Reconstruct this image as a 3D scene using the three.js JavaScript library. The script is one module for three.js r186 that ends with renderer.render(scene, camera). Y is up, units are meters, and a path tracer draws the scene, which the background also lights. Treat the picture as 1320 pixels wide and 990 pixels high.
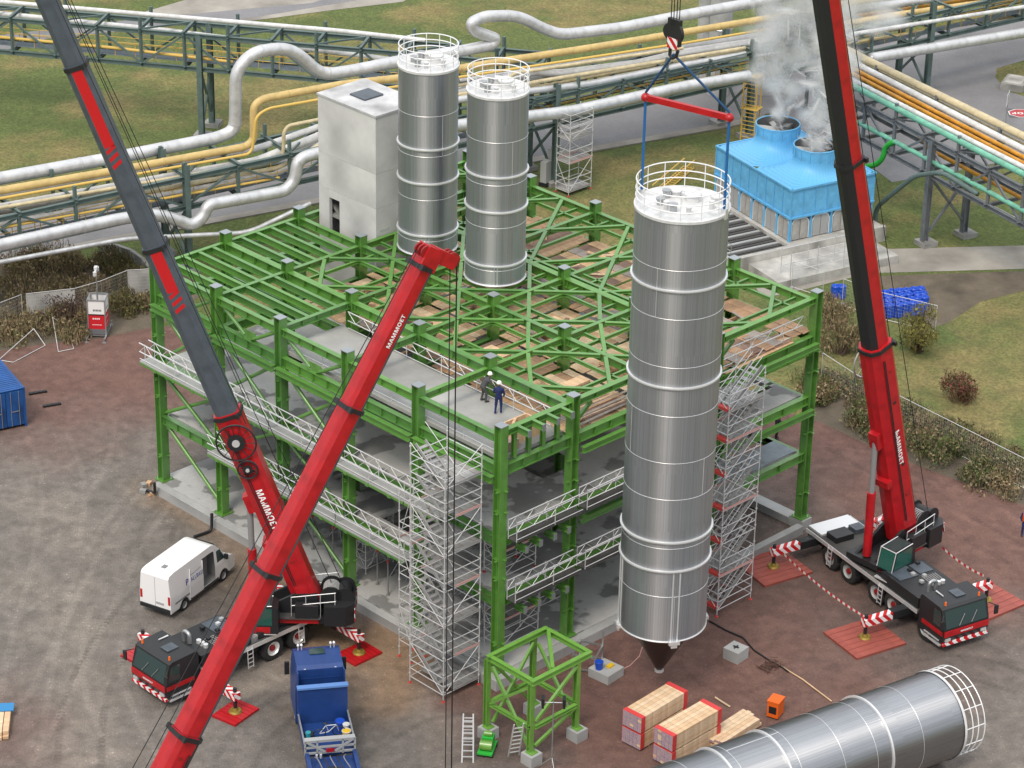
import * as THREE from 'three';
import { MarchingCubes } from 'three/addons/objects/MarchingCubes.js';

// ---------- camera, sky, sun, exposure ----------
const scene = new THREE.Scene();
const camera = new THREE.PerspectiveCamera(15.944, 4 / 3, 1, 4000);
const EYE = new THREE.Vector3(-83.338, 75.136, 85.002), FPX = 3534.56;
const PITCH = 0.459393, YAW = 0.779459, ROLL = 0.020603;
const FW = new THREE.Vector3(Math.cos(PITCH) * Math.sin(YAW), -Math.sin(PITCH), -Math.cos(PITCH) * Math.cos(YAW));
const R0 = new THREE.Vector3(Math.cos(YAW), 0, Math.sin(YAW)), U0 = R0.clone().cross(FW);
const RT = R0.clone().multiplyScalar(Math.cos(ROLL)).addScaledVector(U0, Math.sin(ROLL));
const UPV = R0.clone().multiplyScalar(-Math.sin(ROLL)).addScaledVector(U0, Math.cos(ROLL));
camera.position.copy(EYE); camera.up.copy(UPV); camera.lookAt(EYE.clone().add(FW));
const renderer = new THREE.WebGLRenderer();
renderer.toneMapping = THREE.LinearToneMapping;
renderer.toneMappingExposure = 1.42;
renderer.shadowMap.enabled = true;
{ // overcast sky: bright cloud deck, a little brighter overhead and towards the veiled sun
  const w = 256, h = 128, d = new Float32Array(w * h * 4), s = new THREE.Vector3(-0.55, 0.8, 0.25).normalize();
  for (let j = 0; j < h; j++) for (let i = 0; i < w; i++) {
    const el = (j + 0.5) / h * Math.PI - Math.PI / 2, az = (i + 0.5) / w * 2 * Math.PI - Math.PI, y = Math.sin(el);
    const c = Math.cos(el) * Math.cos(az) * s.x + y * s.y + Math.cos(el) * Math.sin(az) * s.z;
    const cloud = 0.04 * Math.sin(az * 5 + Math.sin(el * 9) * 2) * Math.cos(el * 7 + az * 2);
    const b = y < 0 ? 0.3 : (0.54 + 0.54 * y + 0.16 * Math.pow(Math.max(0, c), 6) + cloud), k = (j * w + i) * 4;
    d[k] = b * 0.97; d[k + 1] = b; d[k + 2] = b * 1.05; d[k + 3] = 1;
  }
  const t = new THREE.DataTexture(d, w, h, THREE.RGBAFormat, THREE.FloatType);
  t.mapping = THREE.EquirectangularReflectionMapping; t.magFilter = THREE.LinearFilter; t.needsUpdate = true;
  scene.background = t; scene.environment = t;
}
const sun = new THREE.DirectionalLight(0xfff1e0, 1.5);
sun.position.set(-55, 80, 25); sun.castShadow = true; sun.shadow.radius = 32;
Object.assign(sun.shadow.camera, { left: -90, right: 90, top: 90, bottom: -90, near: 1, far: 300 });
scene.add(sun, sun.target);

// ---------- helpers ----------
const V = (x, y, z) => new THREE.Vector3(x, y, z);
const GY = -0.6;                                   // yard level; the column feet stand at 0
let seed = 12345;
const rnd = () => { seed = (seed + 0x6D2B79F5) | 0; let t = Math.imul(seed ^ (seed >>> 15), 1 | seed); t = (t + Math.imul(t ^ (t >>> 7), 61 | t)) ^ t; return ((t ^ (t >>> 14)) >>> 0) / 4294967296; };
const rr = (a, b) => a + (b - a) * rnd();
const pick = (a) => a[Math.floor(rnd() * a.length)];
// a pixel of the 1320 x 990 photograph as a direction, met with a level, a wall plane or an upright line
const ray = (px, py) => FW.clone().multiplyScalar(FPX).addScaledVector(RT, px - 660).addScaledVector(UPV, 495 - py);
const at = (px, py, y = GY) => { const d = ray(px, py); return EYE.clone().addScaledVector(d, (y - EYE.y) / d.y); };
const onPlane = (px, py, p, n) => { const d = ray(px, py); return EYE.clone().addScaledVector(d, p.clone().sub(EYE).dot(n) / d.dot(n)); };
const pix = (p) => { const d = p.clone().sub(EYE), z = d.dot(FW); return [660 + FPX * d.dot(RT) / z, 495 - FPX * d.dot(UPV) / z]; };
const heightAt = (x, z, py) => { let a = -5, b = 95; for (let i = 0; i < 40; i++) { const m = (a + b) / 2; if (pix(V(x, m, z))[1] > py) a = m; else b = m; } return a; };

class Geo {
  constructor() { this.p = []; this.n = []; this.u = []; this.i = []; }
  v(p, n, a = 0, b = 0) { this.p.push(p.x, p.y, p.z); this.n.push(n.x, n.y, n.z); this.u.push(a, b); return this.p.length / 3 - 1; }
  quad(a, b, c, d, fit) {
    const e = b.clone().sub(a), f = d.clone().sub(a), n = e.clone().cross(c.clone().sub(a)).normalize();
    const w = fit ? 1 : e.length(), h = fit ? 1 : f.length();
    const k = this.v(a, n, 0, 0); this.v(b, n, w, 0); this.v(c, n, w, h); this.v(d, n, 0, h);
    this.i.push(k, k + 1, k + 2, k, k + 2, k + 3); return this;
  }
  tri(a, b, c) { const n = b.clone().sub(a).cross(c.clone().sub(a)).normalize(); const k = this.v(a, n, 0, 0); this.v(b, n, a.distanceTo(b), 0); this.v(c, n, 0, a.distanceTo(c)); this.i.push(k, k + 1, k + 2); return this; }
  hexa(o, X, Y, Z) { // centre and three half-edges
    const c = (i, j, k) => o.clone().addScaledVector(X, i).addScaledVector(Y, j).addScaledVector(Z, k);
    this.quad(c(-1, -1, 1), c(1, -1, 1), c(1, 1, 1), c(-1, 1, 1)); this.quad(c(1, -1, -1), c(-1, -1, -1), c(-1, 1, -1), c(1, 1, -1));
    this.quad(c(1, -1, 1), c(1, -1, -1), c(1, 1, -1), c(1, 1, 1)); this.quad(c(-1, -1, -1), c(-1, -1, 1), c(-1, 1, 1), c(-1, 1, -1));
    this.quad(c(-1, 1, 1), c(1, 1, 1), c(1, 1, -1), c(-1, 1, -1)); this.quad(c(-1, -1, -1), c(1, -1, -1), c(1, -1, 1), c(-1, -1, 1)); return this;
  }
  box(x, y, z, w, h, d, ry = 0) { const c = Math.cos(ry), s = Math.sin(ry); return this.hexa(V(x, y, z), V(c * w / 2, 0, -s * w / 2), V(0, h / 2, 0), V(s * d / 2, 0, c * d / 2)); }
  span(x0, y0, z0, x1, y1, z1) { return this.box((x0 + x1) / 2, (y0 + y1) / 2, (z0 + z1) / 2, Math.abs(x1 - x0), Math.abs(y1 - y0), Math.abs(z1 - z0)); }
  axes(a, b, up) { const Z = b.clone().sub(a).normalize(); let u = up || (Math.abs(Z.y) > 0.95 ? V(1, 0, 0) : V(0, 1, 0)); const X = u.clone().cross(Z).normalize(), Y = Z.clone().cross(X); return [X, Y, Z]; }
  beam(a, b, w, h, up) { const [X, Y] = this.axes(a, b, up); return this.hexa(a.clone().add(b).multiplyScalar(0.5), X.multiplyScalar(w / 2), Y.multiplyScalar(h / 2), b.clone().sub(a).multiplyScalar(0.5)); }
  ibeam(a, b, h, w, up, tf = 0.035, tw = 0.025) { // top of the section on the line a-b
    const [X, Y] = this.axes(a, b, up), L = (o, ww, hh) => this.hexa(a.clone().add(b).multiplyScalar(0.5).addScaledVector(Y, o), X.clone().multiplyScalar(ww / 2), Y.clone().multiplyScalar(hh / 2), b.clone().sub(a).multiplyScalar(0.5));
    L(-tf / 2, w, tf); L(-h + tf / 2, w, tf); L(-h / 2, tw, h - 2 * tf); return this;
  }
  cyl(a, b, r0, r1 = r0, n = 10, caps = true) {
    const [X, Y, Z] = this.axes(a, b), k = this.p.length / 3, L = a.distanceTo(b), sl = (r0 - r1) / L;
    for (let i = 0; i <= n; i++) {
      const t = i / n * Math.PI * 2, d = X.clone().multiplyScalar(Math.cos(t)).addScaledVector(Y, Math.sin(t)), nn = d.clone().addScaledVector(Z, sl).normalize();
      this.v(a.clone().addScaledVector(d, r0), nn, t * r0, 0); this.v(b.clone().addScaledVector(d, r1), nn, t * r0, L);
    }
    for (let i = 0; i < n; i++) { const q = k + i * 2; this.i.push(q, q + 2, q + 3, q, q + 3, q + 1); }
    if (caps) for (const [c, r, s] of [[a, r0, -1], [b, r1, 1]]) {
      if (r < 1e-4) continue;
      const m = this.v(c, Z.clone().multiplyScalar(s)), q = m + 1;
      for (let i = 0; i <= n; i++) { const t = i / n * Math.PI * 2; this.v(c.clone().addScaledVector(X, Math.cos(t) * r).addScaledVector(Y, Math.sin(t) * r), Z.clone().multiplyScalar(s), Math.cos(t) * r, Math.sin(t) * r); }
      for (let i = 0; i < n; i++) s > 0 ? this.i.push(m, q + i, q + i + 1) : this.i.push(m, q + i + 1, q + i);
    }
    return this;
  }
  // surface of revolution about the line c + t*axis; profile [[r, t], ...]; every profile piece has its own normals
  lathe(c, axis, prof, n = 32, from = 0, sweep = Math.PI * 2) {
    const [X, Y, Z] = this.axes(c, c.clone().add(axis));
    for (let j = 0; j < prof.length - 1; j++) {
      const [r0, t0] = prof[j], [r1, t1] = prof[j + 1], k = this.p.length / 3, m = Math.hypot(r1 - r0, t1 - t0) || 1;
      for (let i = 0; i <= n; i++) {
        const t = from + i / n * sweep, d = X.clone().multiplyScalar(Math.cos(t)).addScaledVector(Y, Math.sin(t)), nn = d.clone().multiplyScalar((t1 - t0) / m).addScaledVector(Z, -(r1 - r0) / m);
        this.v(c.clone().addScaledVector(d, r0).addScaledVector(Z, t0), nn, t * Math.max(r0, r1), t0); this.v(c.clone().addScaledVector(d, r1).addScaledVector(Z, t1), nn, t * Math.max(r0, r1), t0 + m);
      }
      for (let i = 0; i < n; i++) { const q = k + i * 2; this.i.push(q, q + 2, q + 3, q, q + 3, q + 1); }
    }
    return this;
  }
  ring(c, axis, R, r, n = 32, m = 6, from = 0, sweep = Math.PI * 2) { const pr = []; for (let i = 0; i <= m; i++) { const t = -i / m * Math.PI * 2; pr.push([R + r * Math.cos(t), -r * Math.sin(t)]); } return this.lathe(c, axis, pr.reverse(), n, from, sweep); }
  tube(pts, r, n = 8, closed) {
    let X = null; const k = this.p.length / 3, N = pts.length; let len = 0;
    for (let j = 0; j < N; j++) {
      const T = pts[Math.min(j + 1, N - 1)].clone().sub(pts[Math.max(j - 1, 0)]).normalize();
      if (!X) X = (Math.abs(T.y) > 0.9 ? V(1, 0, 0) : V(0, 1, 0)).cross(T).normalize(); else X.addScaledVector(T, -X.dot(T)).normalize();
      const Y = T.clone().cross(X); if (j) len += pts[j].distanceTo(pts[j - 1]);
      for (let i = 0; i <= n; i++) { const t = i / n * Math.PI * 2, d = X.clone().multiplyScalar(Math.cos(t)).addScaledVector(Y, Math.sin(t)); this.v(pts[j].clone().addScaledVector(d, r), d, t * r, len); }
    }
    for (let j = 0; j < N - 1; j++) for (let i = 0; i < n; i++) { const q = k + j * (n + 1) + i; this.i.push(q, q + 1, q + n + 2, q, q + n + 2, q + n + 1); }
    for (const [j, s] of [[0, -1], [N - 1, 1]]) { const T = pts[j].clone().sub(pts[j ? j - 1 : 1]).normalize(), m = this.v(pts[j], T); const q = k + j * (n + 1); for (let i = 0; i < n; i++) s > 0 ? this.i.push(m, q + i, q + i + 1) : this.i.push(m, q + i + 1, q + i); }
    return this;
  }
  // outline [[x, y], ...] (anticlockwise seen from +N) in the plane o, X, Y, drawn out by depth along N = X x Y
  extrude(poly, o, X, Y, depth) {
    const N = X.clone().cross(Y).normalize(), P = (q, t) => o.clone().addScaledVector(X, q[0]).addScaledVector(Y, q[1]).addScaledVector(N, t);
    const tri = THREE.ShapeUtils.triangulateShape(poly.map((q) => new THREE.Vector2(q[0], q[1])), []);
    for (const [t, s] of [[depth, 1], [0, -1]]) { const k = this.p.length / 3; for (const q of poly) this.v(P(q, t), N.clone().multiplyScalar(s), q[0], q[1]); for (const f of tri) s > 0 ? this.i.push(k + f[0], k + f[1], k + f[2]) : this.i.push(k + f[0], k + f[2], k + f[1]); }
    for (let i = 0; i < poly.length; i++) { const a = poly[i], b = poly[(i + 1) % poly.length]; this.quad(P(a, 0), P(b, 0), P(b, depth), P(a, depth)); }
    return this;
  }
  ball(c, rx, ry, rz, n = 10, m = 7) {
    const k = this.p.length / 3;
    for (let j = 0; j <= m; j++) for (let i = 0; i <= n; i++) { const a = j / m * Math.PI, t = i / n * Math.PI * 2, d = V(Math.sin(a) * Math.cos(t), Math.cos(a), Math.sin(a) * Math.sin(t)); this.v(V(c.x + d.x * rx, c.y + d.y * ry, c.z + d.z * rz), d, t * rx, a * ry); }
    for (let j = 0; j < m; j++) for (let i = 0; i < n; i++) { const q = k + j * (n + 1) + i; this.i.push(q, q + 1, q + n + 2, q, q + n + 2, q + n + 1); }
    return this;
  }
  geometry(off) {
    const g = new THREE.BufferGeometry();
    const p = new Float32Array(this.p); if (off) for (let i = 0; i < p.length; i += 3) { p[i] -= off.x; p[i + 1] -= off.y; p[i + 2] -= off.z; }
    g.setAttribute('position', new THREE.BufferAttribute(p, 3)); g.setAttribute('normal', new THREE.BufferAttribute(new Float32Array(this.n), 3)); g.setAttribute('uv', new THREE.BufferAttribute(new Float32Array(this.u), 2)); g.setIndex(this.i); return g;
  }
}
const fillet = (pts, rad = 1, k = 5) => { // rounds the corners of a pipe run
  const o = [pts[0]];
  for (let i = 1; i < pts.length - 1; i++) {
    const a = pts[i - 1].clone().sub(pts[i]), b = pts[i + 1].clone().sub(pts[i]), r = Math.min(rad, a.length() * 0.49, b.length() * 0.49);
    const p = pts[i].clone().addScaledVector(a.normalize(), r), q = pts[i].clone().addScaledVector(b.normalize(), r);
    for (let j = 0; j <= k; j++) { const t = j / k; o.push(p.clone().multiplyScalar((1 - t) * (1 - t)).addScaledVector(pts[i], 2 * t * (1 - t)).addScaledVector(q, t * t)); }
  }
  o.push(pts[pts.length - 1]); return o;
};
const names = {};
const numbered = (n) => { const k = names[n] = (names[n] ?? -1) + 1; return k ? n + '_' + String(k).padStart(3, '0') : n; };
const meshOf = (geo, mat, off) => { const m = new THREE.Mesh(geo instanceof Geo ? geo.geometry(off) : geo, mat); m.castShadow = m.receiveShadow = true; return m; };
const tag = (o, label, category, group, kind) => { if (label) o.userData.label = label; if (category) o.userData.category = category; if (group) o.userData.group = group; if (kind) o.userData.kind = kind; return o; };
function thing(name, label, category, base = V(0, 0, 0), ry = 0, group) { const o = new THREE.Group(); o.name = numbered(name); o.position.copy(base); o.rotation.y = ry; scene.add(o); return tag(o, label, category, group); }
function single(name, geo, mat, label, category, base = V(0, 0, 0), group, kind) { const m = meshOf(geo, mat, base); m.name = numbered(name); m.position.copy(base); scene.add(m); return tag(m, label, category, group, kind); }
function part(parent, name, geo, mat, label) { const m = meshOf(geo, mat); m.name = name; parent.add(m); if (label) m.userData.label = label; return m; }       // own axes of the thing
function wpart(parent, name, geo, mat, label) { let o = parent, off = V(0, 0, 0); while (o && o !== scene) { off.add(o.position); o = o.parent; } const m = meshOf(geo, mat, off); m.name = name; parent.add(m); if (label) m.userData.label = label; return m; } // world axes, unturned things
const structure = (name, geo, mat, label, category, base) => single(name, geo, mat, label, category, base, null, 'structure');
// ---------- noise and textures ----------
const NT = 256, noiseTile = new Float32Array(NT * NT);
{ const s = seed; seed = 777; for (let i = 0; i < NT * NT; i++) noiseTile[i] = rnd(); seed = s; }
const vn = (x, y) => { const i = Math.floor(x), j = Math.floor(y); let u = x - i, v = y - j; u = u * u * (3 - 2 * u); v = v * v * (3 - 2 * v); const a = i & 255, b = (i + 1) & 255, c = (j & 255) << 8, d = ((j + 1) & 255) << 8; return (noiseTile[c + a] * (1 - u) + noiseTile[c + b] * u) * (1 - v) + (noiseTile[d + a] * (1 - u) + noiseTile[d + b] * u) * v; };
const fbm = (x, y, o = 4) => { let s = 0, a = 0.5, t = 0; for (let k = 0; k < o; k++) { s += a * vn(x, y); t += a; x = x * 2 + 17.3; y = y * 2 + 9.1; a *= 0.5; } return s / t; };
const toS = (c) => Math.max(0, Math.min(255, Math.round(255 * (c <= 0.0031308 ? 12.92 * c : 1.055 * Math.pow(c, 1 / 2.4) - 0.055))));
function tex(w, h, fn, srgb = true, rep) {
  const d = new Uint8Array(w * h * 4);
  for (let j = 0; j < h; j++) for (let i = 0; i < w; i++) { const c = fn(i, j), k = (j * w + i) * 4; d[k] = c[0]; d[k + 1] = c[1]; d[k + 2] = c[2]; d[k + 3] = 255; }
  const t = new THREE.DataTexture(d, w, h); t.magFilter = THREE.LinearFilter; t.wrapS = t.wrapT = THREE.RepeatWrapping; if (srgb) t.colorSpace = THREE.SRGBColorSpace; if (rep) t.repeat.set(rep, rep); t.needsUpdate = true; return t;
}
// tileable grey noise (period w) used for tints and relief
const tileNoise = (w, f, o) => (i, j) => { const k = w / f; let s = 0, a = 0.5, t = 0, ff = f; for (let q = 0; q < o; q++) { const x = i / w * ff, y = j / w * ff, xi = Math.floor(x), yi = Math.floor(y); let u = x - xi, v = y - yi; u = u * u * (3 - 2 * u); v = v * v * (3 - 2 * v); const g = (a1, b1) => noiseTile[(((b1 % ff) + q * 31) & 255) * 256 + (((a1 % ff) + q * 57) & 255)]; s += a * ((g(xi, yi) * (1 - u) + g(xi + 1, yi) * u) * (1 - v) + (g(xi, yi + 1) * (1 - u) + g(xi + 1, yi + 1) * u) * v); t += a; a *= 0.55; ff *= 2; } return s / t; };
const grain = (lo, hi, f, o, w = 256) => { const n = tileNoise(w, f, o); return tex(w, w, (i, j) => { const v = Math.round(255 * (lo + (hi - lo) * n(i, j))); return [v, v, v]; }); };
const TX = {
  paint: grain(0.80, 1.0, 8, 4), concrete: grain(0.62, 1.0, 4, 6), dusty: grain(0.6, 1.0, 6, 5), bump: (() => { const t = grain(0, 1, 32, 3); t.colorSpace = THREE.NoColorSpace; return t; })(), rough: (() => { const t = grain(0.55, 1, 6, 5); t.colorSpace = THREE.NoColorSpace; return t; })(),
};
const rep = (t, r, r2 = r) => { const c = t.clone(); c.repeat.set(r, r2); c.needsUpdate = true; return c; };
const std = (color, rough = 0.6, metal = 0, extra = {}) => new THREE.MeshStandardMaterial({ color, roughness: rough, metalness: metal, ...extra });
const lin = (r, g, b) => new THREE.Color().setRGB(r, g, b);
const pt = rep(TX.paint, 0.31), cc = rep(TX.concrete, 0.23), dt = rep(TX.dusty, 0.17);
const brushed = (() => { const n = tileNoise(256, 4, 3); return tex(512, 512, (i, j) => { const a = n(i % 256, 3) * 0.6 + 0.4 * noiseTile[(i * 7 + (j >> 7) * 31) & 65535], b = n(5, j % 256); const v = Math.round(205 + 62 * (a - 0.5) + 14 * (b - 0.5)); return [v, v, v]; }); })();
const M = {
  green: new THREE.MeshPhysicalMaterial({ color: lin(0.125, 0.315, 0.062), roughness: 0.32, ior: 1.8, map: pt }),
  greenNew: new THREE.MeshPhysicalMaterial({ color: lin(0.17, 0.39, 0.06), roughness: 0.34, ior: 1.75, map: pt }),
  plate: std(lin(0.36, 0.40, 0.42), 0.4, 0.6),
  concrete: std(lin(0.42, 0.42, 0.40), 0.9, 0, { map: cc }),
  concreteNew: std(lin(0.56, 0.57, 0.56), 0.9, 0, { map: rep(TX.concrete, 0.09) }),
  galv: std(lin(0.55, 0.57, 0.58), 0.42, 0.75, { map: pt }),
  alu: std(lin(0.78, 0.79, 0.80), 0.4, 0.55),
  steelWhite: std(lin(0.78, 0.79, 0.80), 0.4, 0.1),
  rackSteel: std(lin(0.13, 0.19, 0.18), 0.55, 0.1, { map: pt }),
  cladding: std(lin(0.74, 0.75, 0.76), 0.4, 0.5, { map: pt }),
  yellowPipe: std(lin(0.68, 0.50, 0.20), 0.5, 0, { map: pt }), orangePipe: std(lin(0.66, 0.30, 0.02), 0.45, 0, { map: pt }), creamPipe: std(lin(0.68, 0.58, 0.36), 0.5, 0, { map: pt }), mintPipe: std(lin(0.20, 0.55, 0.40), 0.42, 0, { map: pt }),
  whitePaint: std(lin(0.76, 0.77, 0.77), 0.5, 0, { map: pt }), yellowRail: std(lin(0.62, 0.42, 0.10), 0.5),
  red: std(lin(0.52, 0.012, 0.018), 0.32, 0, { map: pt }), redDark: std(lin(0.42, 0.02, 0.02), 0.5, 0, { map: dt }),
  slate: std(lin(0.085, 0.105, 0.13), 0.42, 0, { map: pt }), black: std(lin(0.016, 0.017, 0.019), 0.45), rubber: std(lin(0.022, 0.022, 0.022), 0.85), deck: std(lin(0.10, 0.098, 0.094), 0.8, 0, { map: dt }),
  glass: std(lin(0.03, 0.055, 0.055), 0.06, 0.0), glassGreen: std(lin(0.02, 0.09, 0.07), 0.06),
  blue: std(lin(0.015, 0.055, 0.22), 0.38, 0, { map: pt }), blueContainer: std(lin(0.015, 0.12, 0.42), 0.5, 0, { map: dt }), blueTower: std(lin(0.15, 0.50, 0.84), 0.48, 0, { map: pt }), blueDrum: std(lin(0.01, 0.07, 0.48), 0.4),
  blueSling: std(lin(0.01, 0.11, 0.32), 0.7), white: std(lin(0.80, 0.80, 0.80), 0.28, 0), grey: std(lin(0.22, 0.22, 0.22), 0.6), midgrey: std(lin(0.35, 0.36, 0.36), 0.6), orange: std(lin(0.75, 0.13, 0.01), 0.5),
  tail: std(lin(0.45, 0.01, 0.01), 0.3), yellow: std(lin(0.70, 0.45, 0.02), 0.5), scaffRed: std(lin(0.55, 0.06, 0.05), 0.5), skin: std(lin(0.45, 0.25, 0.17), 0.6), navy: std(lin(0.012, 0.022, 0.10), 0.85), greenBright: std(lin(0.03, 0.42, 0.05), 0.5),
  basinWhite: std(lin(0.62, 0.61, 0.57), 0.85, 0, { map: dt }), louvre: std(lin(0.55, 0.54, 0.51), 0.7, 0, { map: dt }), rebar: std(lin(0.10, 0.05, 0.035), 0.8), brass: std(lin(0.32, 0.23, 0.05), 0.5, 0.5),
};
const wood = [[0.78, 0.54, 0.33], [0.70, 0.46, 0.27], [0.84, 0.63, 0.42], [0.52, 0.32, 0.19], [0.32, 0.20, 0.15], [0.44, 0.38, 0.34]].map((c) => std(lin(...c), 0.8, 0, { map: rep(TX.paint, 0.9, 0.15) }));
M.steel = new THREE.MeshPhysicalMaterial({ color: lin(0.66, 0.68, 0.71), metalness: 1, roughness: 0.43, map: rep(brushed, 0.11, 0.08), anisotropy: 0.85, anisotropyRotation: Math.PI / 2 });
M.steelBand = std(lin(0.74, 0.75, 0.76), 0.4, 0.6);
M.stripes = (() => { const t = tex(128, 128, (i, j) => ((i + j) % 64 < 32 ? [190, 20, 28] : [225, 225, 225])); return std(0xffffff, 0.5, 0, { map: rep(t, 1.0) }); })();
M.tape = (() => { const t = tex(64, 8, (i) => (i % 64 < 32 ? [200, 40, 45] : [230, 228, 225])); return std(0xffffff, 0.6, 0, { map: rep(t, 2.2), side: THREE.DoubleSide }); })();
// lettering on a flat plate: width and height in metres, drawn by paint(ctx, w, h)
function print(w, h, px, paint, extra = {}) { const c = document.createElement('canvas'); c.width = Math.round(w * px); c.height = Math.round(h * px); const x = c.getContext('2d'); paint(x, c.width, c.height); const t = new THREE.CanvasTexture(c); t.colorSpace = THREE.SRGBColorSpace; return std(0xffffff, 0.45, 0, { map: t, ...extra }); }
function plateGeo(o, X, Y, w, h) { const g = new Geo(), x = X.clone().multiplyScalar(w / 2), y = Y.clone().multiplyScalar(h / 2); g.quad(o.clone().sub(x).sub(y), o.clone().add(x).sub(y), o.clone().add(x).add(y), o.clone().sub(x).add(y), true); return g; }

// ---------- ground ----------
const sheet = (pts, y, cell = 0) => { const g = new Geo(), poly = pts.map((p) => new THREE.Vector2(p.x, p.z)); const area = THREE.ShapeUtils.area(poly); const tri = THREE.ShapeUtils.triangulateShape(poly, []); for (const p of pts) g.v(V(p.x, y, p.z), V(0, 1, 0), p.x, p.z); for (const f of tri) area < 0 ? g.i.push(f[0], f[1], f[2]) : g.i.push(f[0], f[2], f[1]); const q = V(g.p[g.i[3 * 0] * 3], 0, 0); fixUp(g); return g; };
function fixUp(g) { for (let k = 0; k < g.i.length; k += 3) { const a = g.i[k] * 3, b = g.i[k + 1] * 3, c = g.i[k + 2] * 3; const e = (g.p[b] - g.p[a]) * (g.p[c + 2] - g.p[a + 2]) - (g.p[b + 2] - g.p[a + 2]) * (g.p[c] - g.p[a]); if (e > 0) { const t = g.i[k + 1]; g.i[k + 1] = g.i[k + 2]; g.i[k + 2] = t; } } }
const P = (...a) => a.map(([x, y]) => at(x, y));
// lawn: short winter turf, green and straw patches
const lawnMap = tex(1024, 1024, (i, j) => { const a = lawnN1(i, j), b = lawnN2(i, j), c = lawnN3(i, j); const t = Math.max(0, Math.min(1, (a - 0.49) * 4.2)), s = 0.55 + 0.9 * c * (0.6 + 0.8 * b); return [toS((0.095 + 0.10 * t) * s), toS((0.125 + 0.04 * t) * s), toS((0.033 + 0.03 * t) * s)]; });
var _l1, _l2, _l3; function lawnN1(i, j) { return (_l1 = _l1 || tileNoise(1024, 6, 6))(i, j); } function lawnN2(i, j) { return (_l2 = _l2 || tileNoise(1024, 32, 3))(i, j); } function lawnN3(i, j) { return (_l3 = _l3 || tileNoise(1024, 256, 2))(i, j); }
M.lawn = std(0xffffff, 1, 0, { map: rep(lawnMap, 1 / 34), bumpMap: rep(TX.bump, 0.6), bumpScale: 0.05 });
const asphaltMap = tex(512, 512, (i, j) => { const n = asN(i, j), m = asM(i, j), v = 0.185 * (0.75 + 0.5 * n) * (0.9 + 0.2 * m); return [toS(v), toS(v * 0.99), toS(v * 1.02)]; });
var _a1, _a2; function asN(i, j) { return (_a1 = _a1 || tileNoise(512, 5, 5))(i, j); } function asM(i, j) { return (_a2 = _a2 || tileNoise(512, 128, 2))(i, j); }
M.asphalt = std(0xffffff, 0.9, 0, { map: rep(asphaltMap, 1 / 16) });
M.pathConcrete = std(lin(0.44, 0.41, 0.36), 0.95, 0, { map: rep(TX.concrete, 1 / 9) });
M.rough = std(lin(0.20, 0.165, 0.12), 1, 0, { map: rep(TX.concrete, 1 / 5), bumpMap: rep(TX.bump, 0.5), bumpScale: 0.08 });
{
  const big = new Geo(); big.quad(V(-1500, GY - 0.02, 1500), V(1500, GY - 0.02, 1500), V(1500, GY - 0.02, -1500), V(-1500, GY - 0.02, -1500));
  structure('ground', big, M.lawn, 'patchy green and straw coloured lawn around the works', 'lawn');
}
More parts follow.
